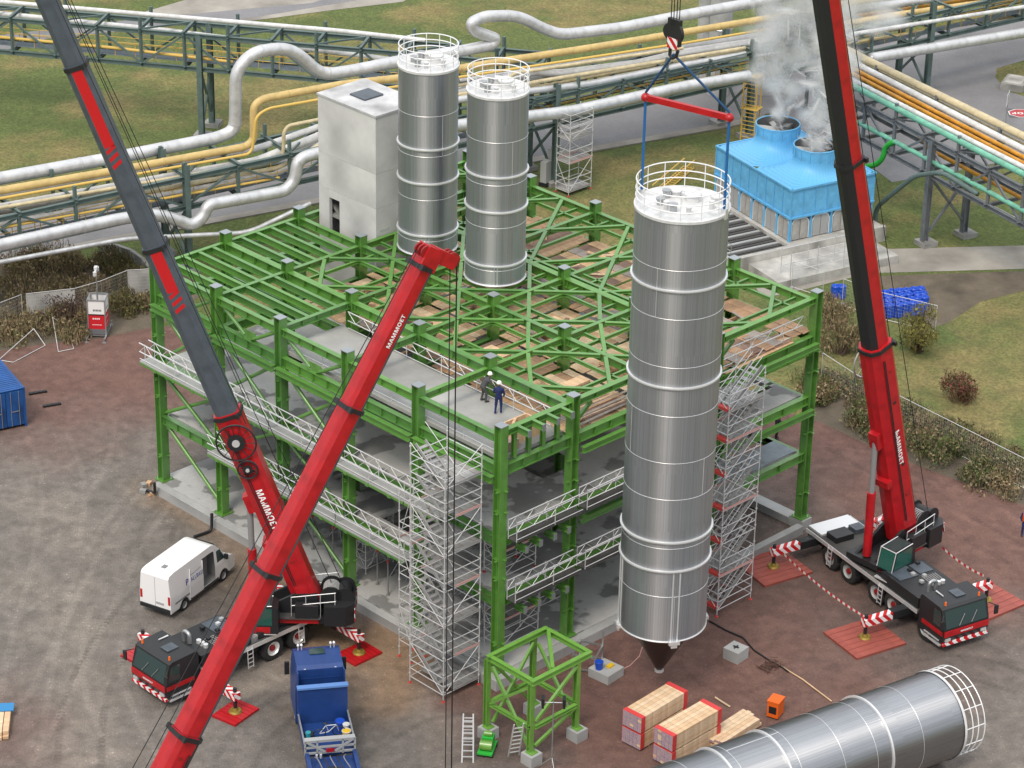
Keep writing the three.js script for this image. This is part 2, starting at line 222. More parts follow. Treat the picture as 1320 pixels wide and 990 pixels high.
// yard: red-brown crushed stone with grey driven areas, sandy edge along the foundation
const YX0 = -44, YZ0 = -62, YS = 112;
const yardTexture = (() => {
  const S = 2048, blobs = [ // photo pixel, radius in metres, kind: 0 red 1 grey 2 sand 3 dark 4 pale track
    [110, 480, 9, 0], [60, 520, 6, 0], [170, 450, 5, 0], [20, 930, 4, 0], [1000, 790, 9, 0], [900, 860, 8, 0], [760, 900, 7, 0], [1080, 620, 7, 0], [1250, 670, 9, 0], [1150, 560, 6, 0], [1120, 880, 5, 0], [660, 920, 4, 0], [1010, 890, 5, 0],
    [60, 620, 9, 1], [130, 640, 7, 1], [100, 760, 9, 1], [150, 850, 7, 1], [60, 860, 8, 1], [200, 700, 6, 1], [30, 740, 7, 1], [200, 940, 6, 1], [330, 960, 5, 1], [470, 960, 4, 1], [250, 720, 4, 1], [1240, 880, 6, 1], [1290, 960, 8, 1], [1000, 640, 4, 1], [540, 980, 4, 1],
    [230, 650, 2.2, 2], [300, 690, 2.4, 2], [360, 740, 2.4, 2], [450, 850, 2.6, 2], [500, 860, 2.4, 2], [270, 670, 2, 2], [480, 900, 1.8, 2], [420, 800, 2, 2], [300, 720, 2, 2],
    [240, 790, 3, 3], [290, 770, 3, 3], [640, 960, 3, 3], [940, 700, 5, 3], [980, 680, 4, 3], [1130, 770, 4, 3], [1200, 840, 4, 3], [400, 930, 3, 3],
    [75, 700, 2.2, 4], [95, 800, 2, 4], [60, 760, 2, 4], [110, 900, 2, 4], [120, 960, 2, 4], [45, 660, 2, 4], [540, 920, 1.6, 4], [350, 890, 1.6, 4], [90, 850, 1.6, 4], [310, 880, 1.4, 4],
  ].map(([x, y, r, k]) => { const p = at(x, y); return [p.x, p.z, r, k]; });
  const col = [[0.152, 0.080, 0.064], [0.165, 0.149, 0.132], [0.26, 0.172, 0.105], [0.082, 0.070, 0.063], [0.29, 0.245, 0.20]];
  const C = 256, coarse = new Float32Array(C * C * 5);
  for (let j = 0; j < C; j++) for (let i = 0; i < C; i++) {
    const x0 = YX0 + (i + 0.5) / C * YS, z0 = YZ0 + (j + 0.5) / C * YS, x = x0 + 3.2 * (fbm(x0 * 0.3, z0 * 0.3, 3) - 0.5) * 2, z = z0 + 3.2 * (fbm(x0 * 0.3 + 50, z0 * 0.3 + 20, 3) - 0.5) * 2;
    const w = [0.04, 0.06, 0, 0, 0];
    for (const b of blobs) { const d2 = ((x - b[0]) ** 2 + (z - b[1]) ** 2) / (b[2] * b[2]); if (d2 < 9) w[b[3]] += Math.exp(-d2 * 1.3) * (b[3] > 1 ? 1.2 : 1); }
    const t = w[0] + w[1] + w[2] + w[3] + w[4]; for (let k = 0; k < 5; k++) coarse[(j * C + i) * 5 + k] = w[k] / t;
  }
  // tyre tracks pressed into the yard: pairs of strips with a lug pattern
  const track = new Float32Array(S * S), stamp = (pts, amp, gauge = 2.0, wid = 0.42) => { const c = new THREE.CatmullRomCurve3(pts.map((q) => at(...q))), L = c.getLength(), n = Math.round(L / 0.04); for (let k = 0; k <= n; k++) { const p = c.getPointAt(k / n), t = c.getTangentAt(k / n), nx = -t.z, nz = t.x; for (const s of [-gauge / 2, gauge / 2]) for (let e = -wid / 2; e <= wid / 2; e += 0.04) { const i = Math.round((p.x + nx * (s + e) - YX0) / YS * S), j = Math.round((p.z + nz * (s + e) - YZ0) / YS * S); if (i < 0 || j < 0 || i >= S || j >= S) continue; const lug = (Math.floor((k * 0.04 + Math.abs(e) * 0.7) / 0.16) % 2 ? 1 : 0.45) * (0.35 + 0.9 * fbm(p.x * 0.35 + s, p.z * 0.35, 3)) * (1 - Math.pow(Math.abs(e) / (wid / 2), 4)); const v = amp * 0.85 * lug; if (Math.abs(v) > Math.abs(track[j * S + i])) track[j * S + i] = v; } } };
  for (const [pts, a, g] of [[[[10, 985], [60, 900], [110, 800], [160, 700], [200, 640]], 0.3, 2.1], [[[100, 990], [110, 900], [150, 820], [200, 760], [260, 690], [240, 650]], -0.26, 2.1], [[[-10, 800], [60, 740], [120, 660], [160, 600], [170, 540]], 0.28, 2.1], [[[20, 960], [40, 840], [70, 720], [80, 620], [60, 560]], 0.26, 2.4], [[[180, 985], [150, 930], [130, 860], [140, 780]], 0.26, 2.0], [[[300, 985], [330, 940], [380, 905], [470, 885]], -0.28, 2.0], [[[420, 985], [490, 940], [540, 915], [600, 905]], -0.24, 2.1], [[[1320, 880], [1240, 860], [1180, 870], [1110, 900]], -0.25, 2.2], [[[1320, 720], [1230, 670], [1150, 610], [1080, 570]], -0.24, 2.2], [[[1320, 690], [1200, 630], [1090, 590], [1020, 590]], 0.2, 2.4], [[[1320, 960], [1270, 900], [1260, 850], [1320, 800]], 0.2, 2.2], [[[220, 740], [200, 690], [230, 650], [280, 660], [300, 700]], -0.3, 1.8], [[[0, 640], [70, 620], [140, 590], [190, 560]], 0.22, 2.2], [[[1000, 860], [940, 880], [900, 850], [940, 820], [1010, 800]], -0.2, 2.0]]) stamp(pts, a, g);
  return tex(S, S, (i, j) => {
    const u = i / S * C - 0.5, v = j / S * C - 0.5, a = Math.max(0, Math.min(C - 2, Math.floor(u))), b = Math.max(0, Math.min(C - 2, Math.floor(v))), p = Math.min(1, Math.max(0, u - a)), q = Math.min(1, Math.max(0, v - b));
    const x = YX0 + i / S * YS, z = YZ0 + j / S * YS; let r = 0, g = 0, bl = 0;
    const n1 = fbm(x * 0.9, z * 0.9, 3), n2 = vn(x * 7, z * 7), n3 = noiseTile[(i * 131 + j * 977) & 65535], n4 = vn(x * 2.3 + 40, z * 2.3);
    for (let k = 0; k < 5; k++) { const g4 = (jj, ii) => coarse[(jj * C + ii) * 5 + k]; let w = (g4(b, a) * (1 - p) + g4(b, a + 1) * p) * (1 - q) + (g4(b + 1, a) * (1 - p) + g4(b + 1, a + 1) * p) * q; w = Math.max(0, w * (1 + (n4 - 0.5) * 0.35)); r += w * col[k][0]; g += w * col[k][1]; bl += w * col[k][2]; }
    const s = (0.86 + 0.28 * n1) * (0.93 + 0.14 * n2) * (0.84 + 0.32 * n3) * (1 + track[j * S + i]), stone = n3 > 0.9975 ? 1.9 : 1;
    return [toS(r * s * stone), toS(g * s * stone), toS(bl * s * stone)];
  });
})();
yardTexture.wrapS = yardTexture.wrapT = THREE.ClampToEdgeWrapping;
M.yard = std(0xffffff, 0.95, 0, { map: yardTexture, bumpMap: rep(TX.bump, 90), bumpScale: 0.04 });
{
  const pts = P([0, 452], [60, 443], [130, 436], [205, 420]); pts.push(V(22, 0, -36), V(33, 0, -24), V(34, 0, -10)); pts.push(...P([1060, 545], [1150, 588], [1215, 612], [1320, 652])); pts.push(V(60, 0, 40), V(20, 0, 48), V(-42, 0, 48), V(-42, 0, -40));
  const g = sheet(pts, GY); for (let k = 0; k < g.u.length; k += 2) { g.u[k] = (g.u[k] - YX0) / YS; g.u[k + 1] = (g.u[k + 1] - YZ0) / YS; }
  structure('yard', g, M.yard, 'red brown and grey gravel yard with tyre tracks', 'yard');
  structure('bank_ground', sheet(P([1050, 470], [1110, 500], [1215, 560], [1335, 625], [1335, 662], [1215, 616], [1150, 592], [1050, 548]), GY - 0.004), M.rough, 'brown earth bank strip along the mesh fence', 'bank');
  structure('rough_ground', sheet(P([0, 452], [60, 443], [130, 436], [205, 420], [260, 380], [240, 345], [0, 338]), GY - 0.008), M.rough, 'brown bare strip with dead grass beside the road', 'rough ground');
  const A = at(-60, 345), Bq = at(690, 203), Cq = at(930, 160), D = at(1400, 52), n = V(0.26, 0, -0.966).multiplyScalar(8.2), off = (p) => p.clone().add(n);
  structure('road', sheet([A, Bq, Cq, D, off(D), off(Cq), off(Bq), off(A)], GY - 0.004), M.asphalt, 'dark asphalt works road running under the pipe bridge', 'road');
  structure('road_junction', sheet(P([985, 150], [1060, 128], [1110, 100], [1340, 40], [1340, 72], [1285, 88], [1283, 100], [1300, 118], [1340, 130], [1340, 200], [1150, 235], [1090, 190]), GY), M.asphalt, 'grey asphalt road junction beyond the pipe bridge', 'road');
  structure('far_apron', sheet(P([170, 20], [340, -30], [620, -60], [520, 2], [420, 14], [300, 30]), GY - 0.004), M.pathConcrete, 'pale concrete apron beyond the lawn', 'apron');
  structure('far_road', sheet(P([-40, 78], [60, 50], [330, 22], [640, -30], [700, -60], [640, -60], [400, 4], [180, 24], [-40, 50]), GY), M.asphalt, 'grey far road between lawns', 'road');
  structure('concrete_path', sheet(P([958, 352], [1000, 338], [1100, 322], [1330, 316], [1330, 346], [1230, 349], [1120, 352], [1040, 372], [985, 384]), GY - 0.004), M.pathConcrete, 'pale concrete path in front of the cooling tower', 'path');
  structure('gravel_path', sheet(P([1120, 356], [1230, 352], [1330, 349], [1330, 372], [1265, 388], [1222, 416], [1196, 424], [1186, 400], [1150, 378]), GY - 0.008), M.rough, 'grey worn gravel track across the grass', 'path');
  const kerb = new Geo(); const kn = n.clone().normalize(); for (const [a, b] of [[A, Bq], [Bq, Cq], [Cq, at(985, 149)]]) { const m = a.clone().add(b).multiplyScalar(0.5).addScaledVector(kn, -0.45); m.y = GY + 0.03; kerb.hexa(m, b.clone().sub(a).multiplyScalar(0.5).setY(0), V(0, 0.06, 0), kn.clone().multiplyScalar(0.42)); }
  structure('kerb', kerb, M.pathConcrete, 'pale concrete kerb strip along the works road', 'kerb');
}
// ---------- steel building frame ----------
const RX = [0, 5, 10.4, 15.8, 23.8], UZ = [0, -6, -11.4, -16.8, -22.2, -27.6], TOP = 14, L3 = 11.75, L2 = 7.7, L1 = 4.2, CW = 0.5;
const GREENS = [0.94, 1, 1.05, 1.1].map((k) => { const m = M.green.clone(); m.color = lin(0.112 * k, 0.298 * k, 0.056 * (2 - k)); m.roughness = 0.3 + 0.05 * (k - 0.9) * 8; return m; });
const frame = thing('steel_skeleton', 'green painted steel building frame of columns and beams carrying two standing silos', 'steel frame', V(0, 0, 0));
{
  const nodes = new Set();
  const colGeo = (h0, h1, alongX) => { const g = new Geo(), d = CW / 2, t = 0.04, w = 0.25; // H section, flanges, end plates, bolt cleats
    if (alongX) { g.box(-d + t / 2, (h0 + h1) / 2, 0, t, h1 - h0, 2 * w); g.box(d - t / 2, (h0 + h1) / 2, 0, t, h1 - h0, 2 * w); g.box(0, (h0 + h1) / 2, 0, 2 * d - 2 * t, h1 - h0, 0.03); }
    else { g.box(0, (h0 + h1) / 2, -d + t / 2, 2 * w, h1 - h0, t); g.box(0, (h0 + h1) / 2, d - t / 2, 2 * w, h1 - h0, t); g.box(0, (h0 + h1) / 2, 0, 0.03, h1 - h0, 2 * d - 2 * t); }
    for (const y of [1.6, 5.4, 6.5, 9.2, 10.4]) if (y > h0) { g.box(0, y, 0, 2 * w - 0.02, 0.025, 2 * d - 0.09); for (const s of [-1, 1]) { g.box(s * 0.33, y, 0.12, 0.17, 0.03, 0.16); g.box(0.1, y, s * 0.33, 0.16, 0.03, 0.17); } }
    return g; };
  const shared = {};
  const shape = (k, f) => (shared[k] = shared[k] || f().geometry());
  for (let j = 0; j < 5; j++) for (let i = 0; i < 6; i++) {
    const edge = i === 0 || j === 0, face = i === 0 && j > 0;
    const h0 = 0.06, m = part(frame, 'column', shape('c' + face, () => colGeo(h0, TOP - 0.03, face)), pick(GREENS)); m.position.set(RX[j], 0, UZ[i]);
    const cap = part(m, 'cap_plate', shape('cap', () => new Geo().box(0, TOP - 0.01, 0, 0.54, 0.04, 0.54)), M.plate);
    const foot = part(m, 'base_plate', shape('foot', () => { const g = new Geo(); g.box(0, 0.03, 0, 0.8, 0.06, 0.8); for (const a of [-1, 1]) for (const b of [-1, 1]) g.cyl(V(a * 0.33, 0.06, b * 0.33), V(a * 0.33, 0.14, b * 0.33), 0.03, 0.03, 6); return g; }), pick(GREENS));
  }
  const stiff = (g, a, b, h, w) => { const [X, Y, Z] = g.axes(a, b); for (const t of [0.03, 0.27, 0.5, 0.73, 0.97]) for (const s of [-1, 1]) g.hexa(a.clone().lerp(b, t).addScaledVector(Y, -h / 2).addScaledVector(X, s * w * 0.24), X.clone().multiplyScalar(w * 0.2), Y.clone().multiplyScalar(h / 2 - 0.04), Z.clone().multiplyScalar(0.012)); return g; };
  const main = (a, b, h, w, name) => wpart(frame, name, stiff(new Geo().ibeam(a, b, h, w), a, b, h, w), pick(GREENS));
  const beamU = (j, i, y, h, w, name = 'beam') => main(V(RX[j], y, UZ[i] - CW / 2), V(RX[j], y, UZ[i + 1] + CW / 2), h, w, name);
  const beamV = (j, i, y, h, w, name = 'beam') => main(V(RX[j] + CW / 2, y, UZ[i]), V(RX[j + 1] - CW / 2, y, UZ[i]), h, w, name);
  const JO = (j, i) => (j < 2 && i >= 4) || (j === 0 && i === 3);     // bays with joists instead of bracing
  for (let j = 0; j < 5; j++) for (let i = 0; i < 5; i++) { beamU(j, i, 13.42, j === 1 || j === 3 ? 0.5 : 0.42, j === 1 || j === 3 ? 0.42 : 0.3); if (j === 3) wpart(frame, 'beam', new Geo().ibeam(V(RX[j] + 0.5, 13.42, UZ[i] - 0.1), V(RX[j] + 0.5, 13.42, UZ[i + 1] + 0.1), 0.4, 0.18), pick(GREENS)); }
  for (let i = 0; i < 6; i++) for (let j = 0; j < 4; j++) beamV(j, i, i ? 13.415 : 13.7, i ? 0.38 : 0.34, i ? 0.26 : 0.34);
  // joists
  for (let i = 3; i < 5; i++) for (let j = 0; j < 2; j++) if (JO(j, i)) { const n = 5, x0 = RX[j], x1 = RX[j + 1]; for (let k = 1; k < n; k++) { const x = x0 + (x1 - x0) * k / n; wpart(frame, 'joist', new Geo().ibeam(V(x, 13.40, UZ[i] - 0.14), V(x, 13.40, UZ[i + 1] + 0.14), 0.4, 0.22), pick(GREENS)); } }
  // silo bays: inset secondary beams and a rotated square between the middles of the edges
  for (let j = 1; j < 4; j++) for (let i = 0; i < 5; i++) if (!JO(j, i)) {
    if (j === 2 && i === 4) continue; // the stair tower stands here
    const x0 = RX[j], x1 = RX[j + 1], z0 = UZ[i], z1 = UZ[i + 1], xm = (x0 + x1) / 2, zm = (z0 + z1) / 2, a = 1.3, y = 13.40;
    for (const z of [z0 - a, z1 + a]) wpart(frame, 'secondary_beam', new Geo().ibeam(V(x0 + 0.2, y - 0.12, z), V(x1 - 0.2, y - 0.12, z), 0.19, 0.13), pick(GREENS));
    for (const x of [x0 + a, x1 - a]) wpart(frame, 'secondary_beam', new Geo().ibeam(V(x, y - 0.12, z0 - 0.2), V(x, y - 0.12, z1 + 0.2), 0.19, 0.13), pick(GREENS));
    for (const [p, q] of [[[x0, zm], [xm, z0]], [[xm, z0], [x1, zm]], [[x1, zm], [xm, z1]], [[xm, z1], [x0, zm]]]) { const A = V(p[0], y + 0.012, p[1]), B = V(q[0], y + 0.012, q[1]), d = B.clone().sub(A).normalize().multiplyScalar(0.25); wpart(frame, 'diagonal_beam', new Geo().ibeam(A.add(d), B.sub(d), 0.18, 0.21), pick(GREENS)); }
    for (const [cx, cz, sx, sz] of [[x0, z0, 1, -1], [x1, z1, -1, 1]]) wpart(frame, 'knee_brace', new Geo().beam(V(cx + sx * 1.6, 13.0, cz + sz * 0.3), V(cx + sx * 0.25, 12.0, cz + sz * 0.3), 0.16, 0.2), pick(GREENS));
  }
  // stub brackets along the face over the first right-hand bay, and their posts
  for (const [y, t] of [[13.7, 1], [L2 - 0.1, 0], [L1 - 0.1, 0]]) for (let k = 1; k <= 4; k++) { const x = k * 1.0; wpart(frame, 'bracket', new Geo().ibeam(V(x, y - (t ? 0.0 : 0.42), 0.16), V(x, y - (t ? 0.0 : 0.42), 0.95), 0.34, 0.2), pick(GREENS)); const e = wpart(frame, 'end_plate', new Geo().box(x, y - (t ? 0.17 : 0.59), 0.965, 0.24, 0.38, 0.02), M.plate); if (t) wpart(frame, 'post', new Geo().ibeam(V(x, 13.36, 0.0), V(x, L3 + 0.1, 0.0), 0.22, 0.22, V(0, 0, 1)), pick(GREENS)); }
  // floor beams on the faces and through the middle
  const levels = [[L3, 0.55], [L2, 0.5], [L1, 0.5]];
  for (const [y, h] of levels) {
    for (let i = 0; i < 5; i++) { for (const j of [0, 1, 4]) beamU(j, i, y - (j ? 0.25 : 0.0), h, 0.32); if (y === L3) wpart(frame, 'beam', new Geo().ibeam(V(-0.45, y - 0.5, UZ[i] - 0.1), V(-0.45, y - 0.5, UZ[i + 1] + 0.1), 0.36, 0.3), pick(GREENS)); }
    for (let j = 0; j < 4; j++) for (const i of [0, 1, 2, 3, 4, 5]) { const deep = j === 3 && i === 0 && y === L3; beamV(j, i, deep ? 11.4 : y - (i ? 0.26 : 0), deep ? 1.1 : h, 0.34); }
    if (y !== L1) for (let j = 1; j < 4; j++) wpart(frame, 'beam', new Geo().ibeam(V(RX[j] + CW / 2, y - 0.62, 0.5), V(RX[j + 1] - CW / 2, y - 0.62, 0.5), 0.34, 0.26), pick(GREENS));
  }
  // wind bracing on the long face
  const tubeBrace = (a, b) => { const d = b.clone().sub(a).normalize().multiplyScalar(0.45), g = new Geo(); g.cyl(a.clone().add(d), b.clone().sub(d), 0.11, 0.11, 10); g.beam(a.clone().addScaledVector(d, 0.4), a.clone().addScaledVector(d, 1.5), 0.03, 0.32, V(1, 0, 0)); g.beam(b.clone().addScaledVector(d, -1.5), b.clone().addScaledVector(d, -0.4), 0.03, 0.32, V(1, 0, 0)); wpart(frame, 'brace', g, pick(GREENS)); };
  for (let i = 2; i < 5; i++) {
    const z0 = UZ[i], z1 = UZ[i + 1], zm = (z0 + z1) / 2;
    tubeBrace(V(0.06, 13.2, z0), V(0.06, L3 - 0.1, zm)); tubeBrace(V(0.06, 13.2, z1), V(0.06, L3 - 0.1, zm)); wpart(frame, 'gusset', new Geo().box(0.06, L3 + 0.22, zm, 0.03, 0.5, 1.0), pick(GREENS));
    for (const [a, b] of [[L2 - 0.1, L3 - 0.4], [L1, L2 - 0.5]]) { tubeBrace(V(0.1, b, z0), V(0.1, a, z1)); tubeBrace(V(-0.1, a, z0), V(-0.1, b, z1)); }
    tubeBrace(V(0.1, L1 - 0.4, z1), V(0.1, 0.25, z0));
  }
  tubeBrace(V(5, 13.4, UZ[5]), V(10.4, L3, UZ[5])); tubeBrace(V(0, L1 - 0.4, UZ[5]), V(5, 0.3, UZ[5])); tubeBrace(V(0, L2 - 0.4, UZ[5]), V(5, L1, UZ[5]));
  // concrete floors
  const slab = (name, x0, z0, x1, z1, y, t, holes = []) => { const g = new Geo(), outer = [[x0, -z0], [x1, -z0], [x1, -z1], [x0, -z1]];
    const sh = outer.map((q) => new THREE.Vector2(q[0], q[1])), hs = holes.map(([a, b, c, d]) => [[a, -b], [a, -d], [c, -d], [c, -b]].map((q) => new THREE.Vector2(q[0], q[1])));
    const all = [...sh, ...hs.flat()], tri = THREE.ShapeUtils.triangulateShape(sh, hs);
    for (const [yy, s] of [[y, 1], [y - t, -1]]) { const k = g.p.length / 3; for (const q of all) g.v(V(q.x, yy, -q.y), V(0, s, 0), q.x, q.y); for (const f of tri) s > 0 ? g.i.push(k + f[0], k + f[1], k + f[2]) : g.i.push(k + f[0], k + f[2], k + f[1]); }
    for (const ring of [sh, ...hs]) for (let q = 0; q < ring.length; q++) { const a = ring[q], b = ring[(q + 1) % ring.length]; g.quad(V(a.x, y - t, -a.y), V(b.x, y - t, -b.y), V(b.x, y, -b.y), V(a.x, y, -a.y)); }
    return wpart(frame, name, g, M.slab); };
  M.slab = std(0xffffff, 0.75, 0, { map: rep(tex(1024, 1024, (() => { const n = tileNoise(1024, 5, 6), m = tileNoise(1024, 9, 4), f = tileNoise(1024, 200, 2); return (i, j) => { const wet = Math.max(0, Math.min(1, (m(i, j) - 0.56) * 14)), v = (0.43 + 0.22 * (n(i, j) - 0.5)) * (0.92 + 0.16 * f(i, j)) * (1 - 0.5 * wet); return [toS(v), toS(v * 1.01), toS(v * 0.99)]; }; })()), 1 / 13) });
  slab('floor_slab', 0.32, -0.32, 4.6, -17.2, L3 + 0.2, 0.2).material = M.slabDry = std(lin(0.50, 0.50, 0.48), 0.85, 0, { map: rep(TX.concrete, 0.1) });
  slab('floor_slab', 0.3, -0.3, 23.4, -27.3, L2 - 0.02, 0.25, [[6, -3, 9, -5.4], [11.5, -8, 14.5, -10.5], [11.3, -12.2, 15, -16], [11.3, -17.6, 15, -21.4], [10.9, -22.2, 15.5, -27.2], [17, -2, 23, -8]]);
  slab('floor_slab', 0.3, -0.3, 23.4, -27.3, L1 - 0.02, 0.25, [[1.2, -7.2, 3.6, -10.4], [2.2, -12.4, 4.2, -15.4], [6, -3, 9, -5.4], [10.9, -22.2, 15.5, -27.2], [16.2, -0.5, 23.4, -8]]);
  slab('floor_slab', -0.35, 0.3, 15.6, -27.9, 0.0, 0.5);
  // steel grating platform in the far end bay
  const gr = new Geo(); gr.span(17.2, L1 + 0.02, -0.3, 23.3, L1 + 0.06, -1.9); gr.span(17.2, L1 + 0.02, -1.9, 19.4, L1 + 0.06, -4.6); wpart(frame, 'grating', gr, std(lin(0.30, 0.36, 0.40), 0.55, 0.4, { map: pt }));
  for (const z of [-2.4, -5.2]) wpart(frame, 'beam', new Geo().ibeam(V(16.1, L2 - 0.02, z), V(23.5, L2 - 0.02, z), 0.36, 0.26), pick(GREENS));
  // outside walkways with aluminium lattice girders as guard rails
  const lattice = (a, b, y) => { const g = new Geo(), L = a.distanceTo(b), d = b.clone().sub(a).normalize(), n = Math.round(L / 0.62), P0 = (t, h) => a.clone().addScaledVector(d, t).setY(y + h);
    for (const h of [0.55, 1.08]) g.cyl(P0(0, h), P0(L, h), 0.035, 0.035, 6, false);
    g.cyl(P0(0, 0.12), P0(L, 0.12), 0.025, 0.025, 6, false);
    for (let k = 0; k < n; k++) { g.cyl(P0(L * k / n, k % 2 ? 1.08 : 0.55), P0(L * (k + 1) / n, k % 2 ? 0.55 : 1.08), 0.018, 0.018, 5, false); }
    for (let k = 0; k <= L; k += 2.7) g.cyl(P0(k, 0), P0(k, 1.15), 0.028, 0.028, 6, false);
    wpart(frame, 'guard_rail', g, M.alu); };
  for (const y of [L2, L1]) {
    for (let i = y === L1 ? 1 : 0; i < (y === L1 ? 4 : 5); i++) { const z0 = UZ[i] + (i ? 0 : -3.4), z1 = UZ[i + 1] - (i === 4 ? 0.5 : 0); if (i < 1) { if (y === L1) continue; }
      const e = new Geo(); e.span(-1.02, y - 0.22, z0 - 0.03, -0.84, y - 0.085, z1 + 0.03); for (let k = 0; k < 3; k++) if (z0 - 1.25 - k * 1.7 > z1) e.span(-1.04, y - 0.27, z0 - 1 - k * 1.7, -0.82, y - 0.082, z0 - 1.25 - k * 1.7); wpart(frame, 'walkway_edge_beam', e, pick(GREENS));
      const n = 2; for (let k = 0; k < n; k++) { const a = z0 + (z1 - z0) * k / n, b = z0 + (z1 - z0) * (k + 1) / n; wpart(frame, 'walkway_panel', new Geo().span(-1.0, y - 0.08, a - 0.02, -0.28, y, b + 0.02), M.concreteNew); }
      lattice(V(-0.96, 0, z0), V(-0.96, 0, z1), y); lattice(V(-0.3, 0, z0), V(-0.3, 0, z1), y - 0.04); }
    for (let j = 0; j < 2; j++) { const x0 = RX[j] + 0.3, x1 = RX[j + 1]; wpart(frame, 'walkway_panel', new Geo().span(x0, y - 0.06, 0.3, x1, y, 0.95), M.deck); lattice(V(x0, 0, 0.92), V(x1, 0, 0.92), y); lattice(V(x0, 0, 0.32), V(x1, 0, 0.32), y - 0.05); }
  }
  lattice(V(0.5, 0, -0.5), V(0.5, 0, -16.8), L3 + 0.2); lattice(V(4.45, 0, -1), V(4.45, 0, -16.5), L3 + 0.2);
  lattice(V(16.2, 0, -0.35), V(23.2, 0, -0.35), 11.45);
}
// concrete strip foundation around the frame
{
  const f = new THREE.Group(); f.name = 'foundation'; scene.add(f); tag(f, 'pale concrete strip foundation under the steel columns', 'foundation', null, 'structure');
  const strip = (x0, z0, x1, z1, y) => wpart(f, 'foundation_block', new Geo().span(x0, GY - 0.2, z0, x1, y, z1), M.concreteNew);
  for (let i = 0; i < 5; i++) strip(-0.85, UZ[i] - 0.02, -0.36, UZ[i + 1], -0.03 - (i % 2) * 0.05);
  strip(-0.86, 0.85, -0.37, 0.0, -0.02);
  for (let j = 0; j < 3; j++) strip(RX[j] - 0.36 + (j ? 0.38 : 0), 0.31, RX[j + 1], 0.85, -0.04 - (j % 2) * 0.04);
  strip(15.81, 0.3, 23.2, 0.75, -0.1); strip(23.4, -0.5, 24.2, 0.5, -0.004); strip(23.41, -27.9, 24.2, -0.52, -0.14);
  for (let i = 1; i < 6; i++) strip(23.2, UZ[i] - 0.5, 24.3, UZ[i] + 0.5, -0.003);
  for (let i = 0; i < 6; i++) strip(15.3, UZ[i] - 0.5, 16.3, UZ[i] + 0.5, -0.006);
}
// ---------- concrete stair tower ----------
{
  const x0 = 11.75, x1 = 15.3, z0 = -22.45, z1 = -27.4, h = 20.6;
  const t = thing('stair_tower', 'tall windowed light grey concrete stair tower rising above the green frame', 'tower', V((x0 + x1) / 2, 0, (z0 + z1) / 2));
  const panel = (g, name = 'wall_panel') => wpart(t, name, g, M.towerC);
  M.towerC = std(0xffffff, 0.85, 0, { map: rep(tex(512, 512, (() => { const n = tileNoise(512, 4, 6), m = tileNoise(512, 3, 2); return (i, j) => { const v = 0.56 * (0.70 + 0.46 * n(i, j)) * (0.9 + 0.2 * m(i, j)); return [toS(v), toS(v), toS(v * 0.985)]; }; })()), 1 / 6) });
  const ys = [0, 4.0, 8.0, 12.2, 15.1, 17.2, h];
  for (let k = 0; k < 6; k++) { const a = ys[k] + 0.012, b = ys[k + 1];
    panel(new Geo().span(x0 + 0.22, a, z0, x1, b, z0 - 0.22)); panel(new Geo().span(x0 + 0.22, a, z1 + 0.22, x1, b, z1)); panel(new Geo().span(x1 - 0.22, a, z0 - 0.225, x1, b, z1 + 0.225));
    if (k === 3) { panel(new Geo().span(x0, a, z0, x0 + 0.217, b, -25.6)); panel(new Geo().span(x0, a, -26.5, x0 + 0.217, b, z1)); panel(new Geo().span(x0, b - 0.5, -25.603, x0 + 0.21, b - 0.003, -26.497)); } else panel(new Geo().span(x0, a, z0, x0 + 0.217, b, z1)); }
  wpart(t, 'stair_flight', new Geo().beam(V(x0 + 1, 12.4, -24.8), V(x0 + 1, 14.2, -27), 1.2, 0.18), M.concrete); wpart(t, 'landing', new Geo().span(x0 + 0.25, 13.3, -23.2, x0 + 2.4, 13.45, -26.9), M.concrete);
  wpart(t, 'roof_slab', new Geo().span(x0 - 0.05, h, z0 + 0.05, x1 + 0.05, h + 0.12, z1 - 0.05), M.whiteRoof = std(lin(0.72, 0.73, 0.74), 0.8, 0, { map: cc }));
  wpart(t, 'roof_hatch', new Geo().span(x0 + 1.1, h + 0.12, -24.6, x0 + 2.5, h + 0.22, -25.9), M.slate); wpart(t, 'lifting_recess', new Geo().span(x0 + 0.3, 13.6, z0 + 0.012, x0 + 1.0, 13.75, z0 + 0.002), M.whiteRoof);
}
